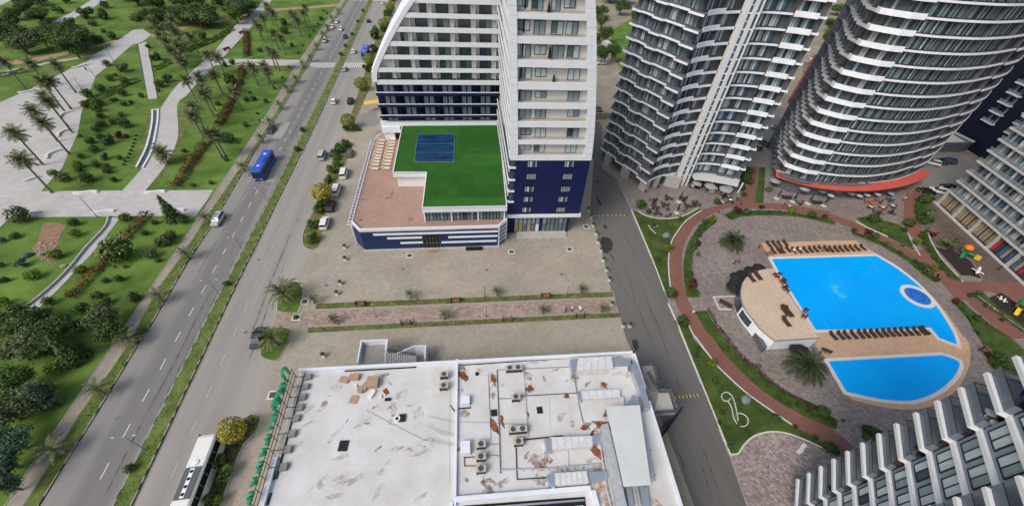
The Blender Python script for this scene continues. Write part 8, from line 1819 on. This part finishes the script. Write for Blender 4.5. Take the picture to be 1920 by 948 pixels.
for x, y in ((905, 885), (945, 900)): chair(*Q5(x, y), 2.5, 'wood_brown', 'dark chair on the deck corner below the pool house', 'chairs on the pool deck', .22, 1.6)
p = at(1380+282/4.514, 430+205/4.514, .3); b = MB(); b.box(-.85, .85, -.5, .5, .35, .42); o = b.build('low_table', 'wood_bench', None, (p.x, p.y, .22), -.05); tag(o, 'reddish low wooden table at the upper left corner of the pool', 'table')
for l_, (x, y) in zip(range(4), ((-.75, -.4), (.75, -.4), (.75, .4), (-.75, .4))): b = MB(); b.box(x-.04, x+.04, y-.04, y+.04, 0, .35); b.build('leg', 'wood_bench', o)
for x, y, s in ((250, 12, 1.0), (165, 45, 1.1), (85, 85, 1.1), (20, 110, 1.1), (5, 165, 1.0), (-25, 210, 1.0)): umb_open(*Q5(x, y), s*1.0, 'umbrella_black', 'open black parasol around the pool house', 'black parasols by the pool house')
for x, y, s in ((640, 870, .9), (700, 868, .9)): umb_open(*Q5(x, y), s, 'umbrella_black', 'open black parasol behind the large date palm', 'black parasols by the pool house')
b = MB(); b.prism(gp(q(1380, 500, 5.578, '-212,-330 -210,-330 -205,-325')), 0, .01)
pb = thing('paved_pad', tuple(at(1360, 568, .06)), 0, 'rectangular pale paved pad with a brown bench left of pool house', 'paved pad')
b = MB(); b.prism(gp(Z3('590,728 720,722 735,755 690,795 620,795')), .0, .16); rb(b, 'paving', 'light_pavers', pb); b = MB(); b.wall(gp(Z3('590,728 720,722')), 0, .35, .2); b.wall(gp(Z3('590,728 620,795 690,797')), 0, .35, .2); rb(b, 'border', 'coping', pb)
bench(1140+655/3, 316+768/3, -.9, 1.0, None, None, 'dark', .16, label='brown bench on the pale paved pad')
# playgrounds
def play(x, y, s, cols, label, rz):
    p = at(x, y, .1); r = thing('climbing_frame', tuple(p), rz, label, 'playground'); r.scale = (s,)*3; c1_, c2_, c3_, c4_ = cols
    for sx in (-.7, .7):
        for sy in (-.7, .7): b = MB(); b.tube([(sx, sy, 0), (sx, sy, 2.4)], .06, 6); b.build('post', c2_, r)
    b = MB(); b.box(-.75, .75, -.75, .75, 1.0, 1.1); b.build('platform', c2_, r)
    b = MB(); b.lathe([(1.15, 2.3), (1.0, 2.7), (.55, 3.1), (.08, 3.3)], 10); b.build('roof', c1_, r)
    b = MB(); b.wall([(-.75, -.75), (-.75, .75)], 1.1, 1.8, .06); b.wall([(-.75, .75), (.75, .75)], 1.1, 1.8, .06); b.build('side_panel', c3_, r)
    b = MB(); b.add([(-.35, -.8, 1.1), (.35, -.8, 1.1), (.35, -3.0, .15), (-.35, -3.0, .15), (-.45, -.8, 1.35), (-.45, -3.0, .4), (.45, -.8, 1.35), (.45, -3.0, .4)], [(0, 1, 2, 3), (0, 3, 5, 4), (1, 6, 7, 2)]); b.build('slide', c4_, r)
    b = MB(); b.tube([(.8, 0, .9), (1.7, 0, .9), (2.6, .2, .8)], .45, 10); b.build('tunnel', c2_, r)
    b = MB(); b.box(2.4, 3.6, -.6, .7, .3, 1.2); b.build('play_box', c3_, r)
play(*Z4('912,478')[0], 0.85, ('play_orange', 'play_green', 'play_yellow', 'play_green'), 'orange roofed green and yellow climbing frame on the first playground', -1.0)
play(*Z4('1215,790')[0], 0.85, ('play_green', 'play_green', 'play_orange', 'play_yellow'), 'green and orange climbing frame on the second playground', -1.0)
for x, y, lab in ((985, 588, 'white rocking figure at the lower corner of the first playground'), (1118, 735, 'left white rocking figure on the second playground'), (1140, 748, 'right white rocking figure on the second playground')):
    p = at(*Z4('%d,%d' % (x, y))[0], .1); k = 1.4 if x == 985 else .75; r = thing('rocking_figure', tuple(p), .5, lab, 'play figure'); r.scale = (k,)*3
    b = MB(); b.lathe([(.16, 0), (.10, .2), (.16, .4)], 8); b.build('spring', 'black_metal', r); b = MB(); b.tube([(-.9, 0, .5), (-.4, 0, .6), (.3, 0, .62), (.7, .1, .9), (.95, .1, .85)], [.08, .28, .25, .16, .08], 8); b.build('figure_body', 'plastic_white', r)
    b = MB(); b.box(-.1, .15, -.8, .8, .5, .56); b.build('footrest', 'plastic_white', r)
# odds and ends: yellow awning, annex, red beam wall, yard walls, laundry on balconies
p = at(697, 191, 3.2); b = MB(); b.taper(-2.6, 2.6, -1.3, 1.3, 3.0, 3.2, .1, .1); 
for sx in (-2.3, 2.3):
    for sy in (-1.1, 1.1): b.box(sx-.06, sx+.06, sy-.06, sy+.06, 0, 3.05)
o = b.build('drop_off_awning', 'yellow_paint', None, (p.x, p.y, 0), .35); tag(o, 'yellow awning over the hotel drop-off beside the navy wing', 'awning')
ax = thing('annex', tuple(at(1780, 262, 0)), 0, 'low grey annex with pale triangular roof right of the round tower', 'building')
Z7 = lambda t: q(1740, 220, 5.267, t)
b = MB(); b.prism(gp(Z7('150,248 240,135 275,128 460,240 400,252'), 3.6), 0, 3.5); rb(b, 'wall', 'tower_wall', ax); b = MB(); b.prism(gp(Z7('175,245 238,165 270,185 372,240'), 3.7), 3.5, 3.7); rb(b, 'roof', 'kerb_white', ax)
b = MB(); b.wall(gp(Z7('240,140 455,243'), 3.8), 3.5, 4.0, .5); rb(b, 'parapet', 'band_grey', ax)
rw = gp([(1528, 102), (1481, 184)], 2.0); b = MB(); b.wall(rw, 0, 2.0, .8); o = b.build('retaining_wall', 'red_metal'); tag(o, 'long rust red wall running between the two dark towers', 'wall')
for t, ht, m, lab in (([(1116, 213), (1150, 212)], 2.2, 'concrete', 'grey yard wall between hotel and stepped tower'), ([(1500, 118), (1540, 112)], 1.8, 'concrete_light', 'upper pale terrace wall in the gap between towers'), ([(1480, 205), (1534, 205)], 1.5, 'yard_dirt', 'lower sandy terrace wall in the gap between towers')):
    b = MB(); b.wall(gp(t, ht), 0, ht, .35); o = b.build('yard_wall', m); tag(o, lab, 'wall')
for i in range(6):
    b = MB(); b.box(-.3, .3, -1.6, 1.6, 0, .9); p = at(1463+i*5.5, 222-i*.5, .1); o = b.build('stone_slab', 'kerb_white' if i % 2 else 'concrete_light', None, tuple(p), -.7); reg(o, 'long pale stone slab stacked between the towers', 'slab', 'pale slabs between the towers', 'x')
for i in range(14):
    b = MB(); s = R_.uniform(.5, 1.6); b.box(-s, s, -.4, .4, 0, R_.uniform(.3, 1.2)); p = at(R_.uniform(1500, 1530), R_.uniform(100, 150), .1); o = b.build('building_debris', R_.choice(['concrete_light', 'kerb_white', 'wood_bench', 'concrete']), None, tuple(p), R_.uniform(0, 3)); reg(o, 'block of building debris beside the rust red wall', 'debris', 'building debris', 'y')
# small things on the corner block's balconies
def on_t4(k, i, dx, dy): 
    v = V4*i; return (45.3+dx+v.x, 7.9+dy+v.y, 3.1+2.7*k+.0)
for k, i, dx, dy, m, lab in ((10, 0, -.9, .2, 'plastic_white', 'round white balcony table, upper one of two on the corner block'), (10, 0, -1.5, -.7, 'plastic_white', 'round white balcony table, lower one of two on the corner block')):
    x, y, z = on_t4(k, i, dx, dy); b = MB(); b.lathe([(.36, .68), (.40, .70), (.40, .74), (.33, .75)], 16); b.tube([(0, 0, 0), (0, 0, .68)], .05, 6); b.lathe([(.28, 0), (.05, .1)], 10); o = b.build('balcony_table', m, None, (x, y, z)); tag(o, lab, 'table', 'white balcony tables')
x, y, z = on_t4(11, 0, .3, .3); r = thing('drying_rack', (x, y, z), .5, 'clothes rack with blue laundry on the topmost corner balcony', 'clothes rack')
for s in (-.5, .5): b = MB(); b.tube([(s, -.4, 0), (s, .4, .95)], .025, 4); b.tube([(s, .4, 0), (s, -.4, .95)], .025, 4); b.build('leg', 'grey_metal', r)
for j in range(5): b = MB(); b.box(-.5, .5, -.42+j*.2, -.39+j*.2, .35+R_.uniform(0, .2), .97); b.build('laundry', 'tent_blue', r)
gbc = 'chairs on the corner block balconies'
for k in range(2, 12):
    for j in range(2):
        x, y, z = on_t4(k, 0, R_.uniform(-1.3, .4), R_.uniform(-.9, .3)); chair(x, y, R_.uniform(0, 6), R_.choice(['wicker', 'frame_dark', 'plastic_white' if k == 10 else 'wood_bench']), 'chair on a corner block balcony', gbc, z, 1.05, off=(0, 0))
# ================================================================ PEOPLE
def person(P, rz, shirt, trou, pose, label=None, desc=None, group='people'):
    key = ('man', pose)
    if key not in CACHE:
        if pose == 'lie': J = dict(pel=(0, 0, .55), ch=(0, .28, .66), nk=(0, .48, .74), hd=(0, .62, .82), sh=.19, kn=[(-.1, -.45, .62), (.1, -.45, .52)], an=[(-.1, -.88, .50), (.1, -.9, .50)], el=[(-.3, .22, .52), (.3, .22, .52)], wr=[(-.24, -.02, .55), (.24, -.02, .55)])
        elif pose == 'walk': J = dict(pel=(0, 0, .95), ch=(0, .02, 1.28), nk=(0, .02, 1.48), hd=(0, .04, 1.63), sh=.19, kn=[(-.1, .16, .52), (.1, -.06, .5)], an=[(-.1, .22, .09), (.1, -.32, .12)], el=[(-.25, -.12, 1.14), (.25, .12, 1.14)], wr=[(-.24, -.10, .88), (.24, .26, .92)])
        else: J = dict(pel=(0, 0, .95), ch=(0, 0, 1.28), nk=(0, 0, 1.48), hd=(0, .02, 1.63), sh=.19, kn=[(-.1, .02, .5), (.1, .02, .5)], an=[(-.11, 0, .09), (.11, 0, .09)], el=[(-.26, 0, 1.14), (.26, .02, 1.14)], wr=[(-.26, .08, .88), (.25, .12, .90)])
        CACHE[key] = J
        V = [J['pel'], J['ch'], J['nk'], J['hd']]; E = [(0, 1), (1, 2), (2, 3)]; Rr = [.13, .15, .065, .10]; nk = Vector(J['nk'])
        top = Vector(J['hd'])+(Vector(J['hd'])-nk).normalized()*.09; V.append(tuple(top)); E.append((3, 4)); Rr.append(.07)
        for i, sx in enumerate((-1, 1)):
            a = len(V); ank = Vector(J['an'][i]); V += [(sx*.1, J['pel'][1], J['pel'][2]-.05), J['kn'][i], tuple(ank), tuple(ank+(Vector((0, .17, -.04)) if pose != 'lie' else Vector((0, -.04, .16))))]; E += [(0, a), (a, a+1), (a+1, a+2), (a+2, a+3)]; Rr += [.095, .06, .042, .035]
        for i, sx in enumerate((-1, 1)):
            a = len(V); sh_ = Vector(J['ch']).lerp(nk, .65)+Vector((sx*J['sh'], 0, 0)); wr = Vector(J['wr'][i]); fd = (wr-Vector(J['el'][i])).normalized(); V += [tuple(sh_), J['el'][i], tuple(wr), tuple(wr+fd*.07)]; E += [(1, a), (a, a+1), (a+1, a+2), (a+2, a+3)]; Rr += [.055, .042, .028, .034]
            side = fd.cross(Vector((0, 1, .3))).normalized()
            for f_ in range(4): V.append(tuple(wr+fd*(.13+.012*(2-abs(f_-1.5)))+side*(f_-1.5)*.02)); E.append((a+3, len(V)-1)); Rr.append(.009)
            V.append(tuple(wr+fd*.05+Vector((0, .05, 0)))); E.append((a+3, len(V)-1)); Rr.append(.010)
        me = bpy.data.meshes.new('body'); me.from_pydata(V, E, []); me.materials.append(MATS['skin']); o = bpy.data.objects.new('body', me); COL.objects.link(o)
        m_ = o.modifiers.new('skin', 'SKIN'); 
        for i, r_ in enumerate(Rr): me.skin_vertices[0].data[i].radius = (r_, r_)
        me.skin_vertices[0].data[0].use_root = True; o.modifiers.new('sub', 'SUBSURF').levels = 1
        dg = bpy.context.evaluated_depsgraph_get(); base = bpy.data.meshes.new_from_object(o.evaluated_get(dg)); bpy.data.objects.remove(o); base.name = 'body'
        def part(names_z, grow):
            ok = set(v.index for v in base.vertices if names_z(v.co)); vs = []; mp_ = {}
            fs = [tuple(p_.vertices) for p_ in base.polygons if all(v in ok for v in p_.vertices)]
            for f_ in fs:
                for v in f_:
                    if v not in mp_: mp_[v] = len(vs); vs.append(tuple(base.vertices[v].co+base.vertices[v].normal*grow))
            return vs, [tuple(mp_[v] for v in f_) for f_ in fs]
        if pose == 'lie': sp_ = (lambda c: -.02 < c.y < .46), (lambda c: -.5 < c.y < .03), (lambda c: c.y > .66)
        else: sp_ = (lambda c: .93 < c.z < 1.49 and (abs(c.x) < .24 or c.z > 1.2)), (lambda c: .12 < c.z < .97 and abs(c.x) < .21), (lambda c: c.z > 1.66 or (c.z > 1.58 and c.y < .0))
        CACHE[('pm', pose)] = (base, [part(f_, g_) for f_, g_ in zip(sp_, (.018, .015, .014))])
    base, prt = CACHE[('pm', pose)]; r = thing('person', P, rz); put('body', base, r)
    for nm, vf, m in (('shirt', prt[0], shirt), ('trousers', prt[1], trou), ('hair', prt[2], 'hair')):
        k2 = (pose, nm, m)
        if k2 not in CACHE: CACHE[k2] = mesh_of(nm, vf, m)
        put(nm, CACHE[k2], r)
    if label: return tag(r, label, 'person', group)
    return reg(r, desc, 'person', group)
for x, y, rz, sh, tr_, po, lab in ((1060, 586, 1.5, 'cloth_dark', 'cloth_dark', 'walk', 'person in dark clothes walking on the promenade'), (1072, 583, 1.5, 'cloth_white', 'cloth_dark', 'walk', 'person in a white shirt walking on the promenade'),
        (489, 231, 3.1, 'cloth_dark', 'cloth_dark', 'walk', 'person in dark clothes on the footpath beside the dark sedan'), (495, 232, 3.1, 'cloth_white', 'cloth_blue', 'walk', 'person in a white shirt on the footpath beside the dark sedan'),
        (201, 90, 2.5, 'cloth_dark', 'cloth_dark', 'walk', 'left one of two people walking on the plaza path'), (208, 89, 2.5, 'cloth_blue', 'cloth_dark', 'walk', 'right one of two people walking on the plaza path'), (164, 134, 1.0, 'cloth_dark', 'cloth_dark', 'stand', 'person standing on the plaza near the curved bench'),
        (1421, 466, 2.0, 'cloth_red', 'cloth_dark', 'walk', 'person in dark red walking past the upper pool corner'), (1477, 392, 1.4, 'cloth_white', 'cloth_dark', 'walk', 'person in white on the brick path above the pool plaza'), (1297, 590, 2.8, 'cloth_white', 'skin', 'stand', 'person in white standing on the brick path by the lane'),
        (1375, 496, .5, 'cloth_dark', 'cloth_dark', 'walk', 'left one of two people on the grey plaza above pool house'), (1383, 493, .8, 'cloth_red', 'cloth_dark', 'walk', 'right one of two people on the grey plaza above pool house'),
        (1346, 400, 1, 'cloth_red', 'cloth_dark', 'walk', 'person in red where the brick paths meet'), (1388, 385, 1, 'cloth_dark', 'cloth_dark', 'walk', 'person in dark clothes on the brick lane'), (1467, 389, 2, 'cloth_dark', 'cloth_red', 'walk', 'person in dark beside the one in white on brick path'),
        (1699, 366, 1, 'cloth_red', 'cloth_dark', 'walk', 'person in red at the top of the eastern brick lane'), (1692, 377, 1, 'cloth_white', 'cloth_dark', 'stand', 'person in white at the eastern brick lane'), (1869, 507, 1, 'cloth_dark', 'cloth_dark', 'stand', 'person in black on the brown paving by the shops')):
    p = at(x, y, .1); person((p.x, p.y, .12), rz, sh, tr_, po, lab)
for x, y, sh in ((497, 180, 'cloth_white'), (548, 172, 'cloth_white'), (720, 165, 'cloth_dark')):
    p = at(1380+x/4.514, 430+y/4.514, .6); person((p.x, p.y, .12), RZL, sh, 'skin', 'lie', None, 'sunbather lying on a lounger above the pool', 'sunbathers')
p = at(1504, 590, 3.0); person((p.x, p.y, 3.0), 1, 'cloth_blue', 'cloth_dark', 'stand', 'person in blue at the pool edge of the roof terrace')
p = at(1087, 588, .17); r = thing('baby_stroller', (p.x+.3, p.y+1.0, .12), .4, 'pale baby stroller beside the walking people on the promenade', 'stroller')
b = MB(); b.taper(-.25, .25, -.4, .4, .45, .85, .04, .05); b.build('carriage', 'frame_white', r); b = MB(); b.tube([(0, -.4, .8), (0, -.75, 1.0)], .02, 4); b.build('handle', 'black_metal', r)
for sx in (-.25, .25):
    for sy in (-.35, .35): o = put('wheel', WHEEL, r, (sx, sy, .13)); o.scale = (.35, .38, .38)
# conifers in the park
for x, y, r_, lab in ((328, 412, 1.9, 'dark pointed conifer beside the lower white bench'), (448, 0, 1.0, None), (147, 672, 1.9, 'dark leaning conifer amid the lower left lawn')):
    if lab: p = at(x, y, .1); rt_ = thing('conifer', (p.x, p.y, .1), 0, lab, 'conifer'); rt_.scale = (r_*1.25, r_*1.25, r_*1.5); put('crown', crown_mesh('conifer', 0, 'leaf_dark'), rt_); put('trunk', TRUNK, rt_)
finish_labels()
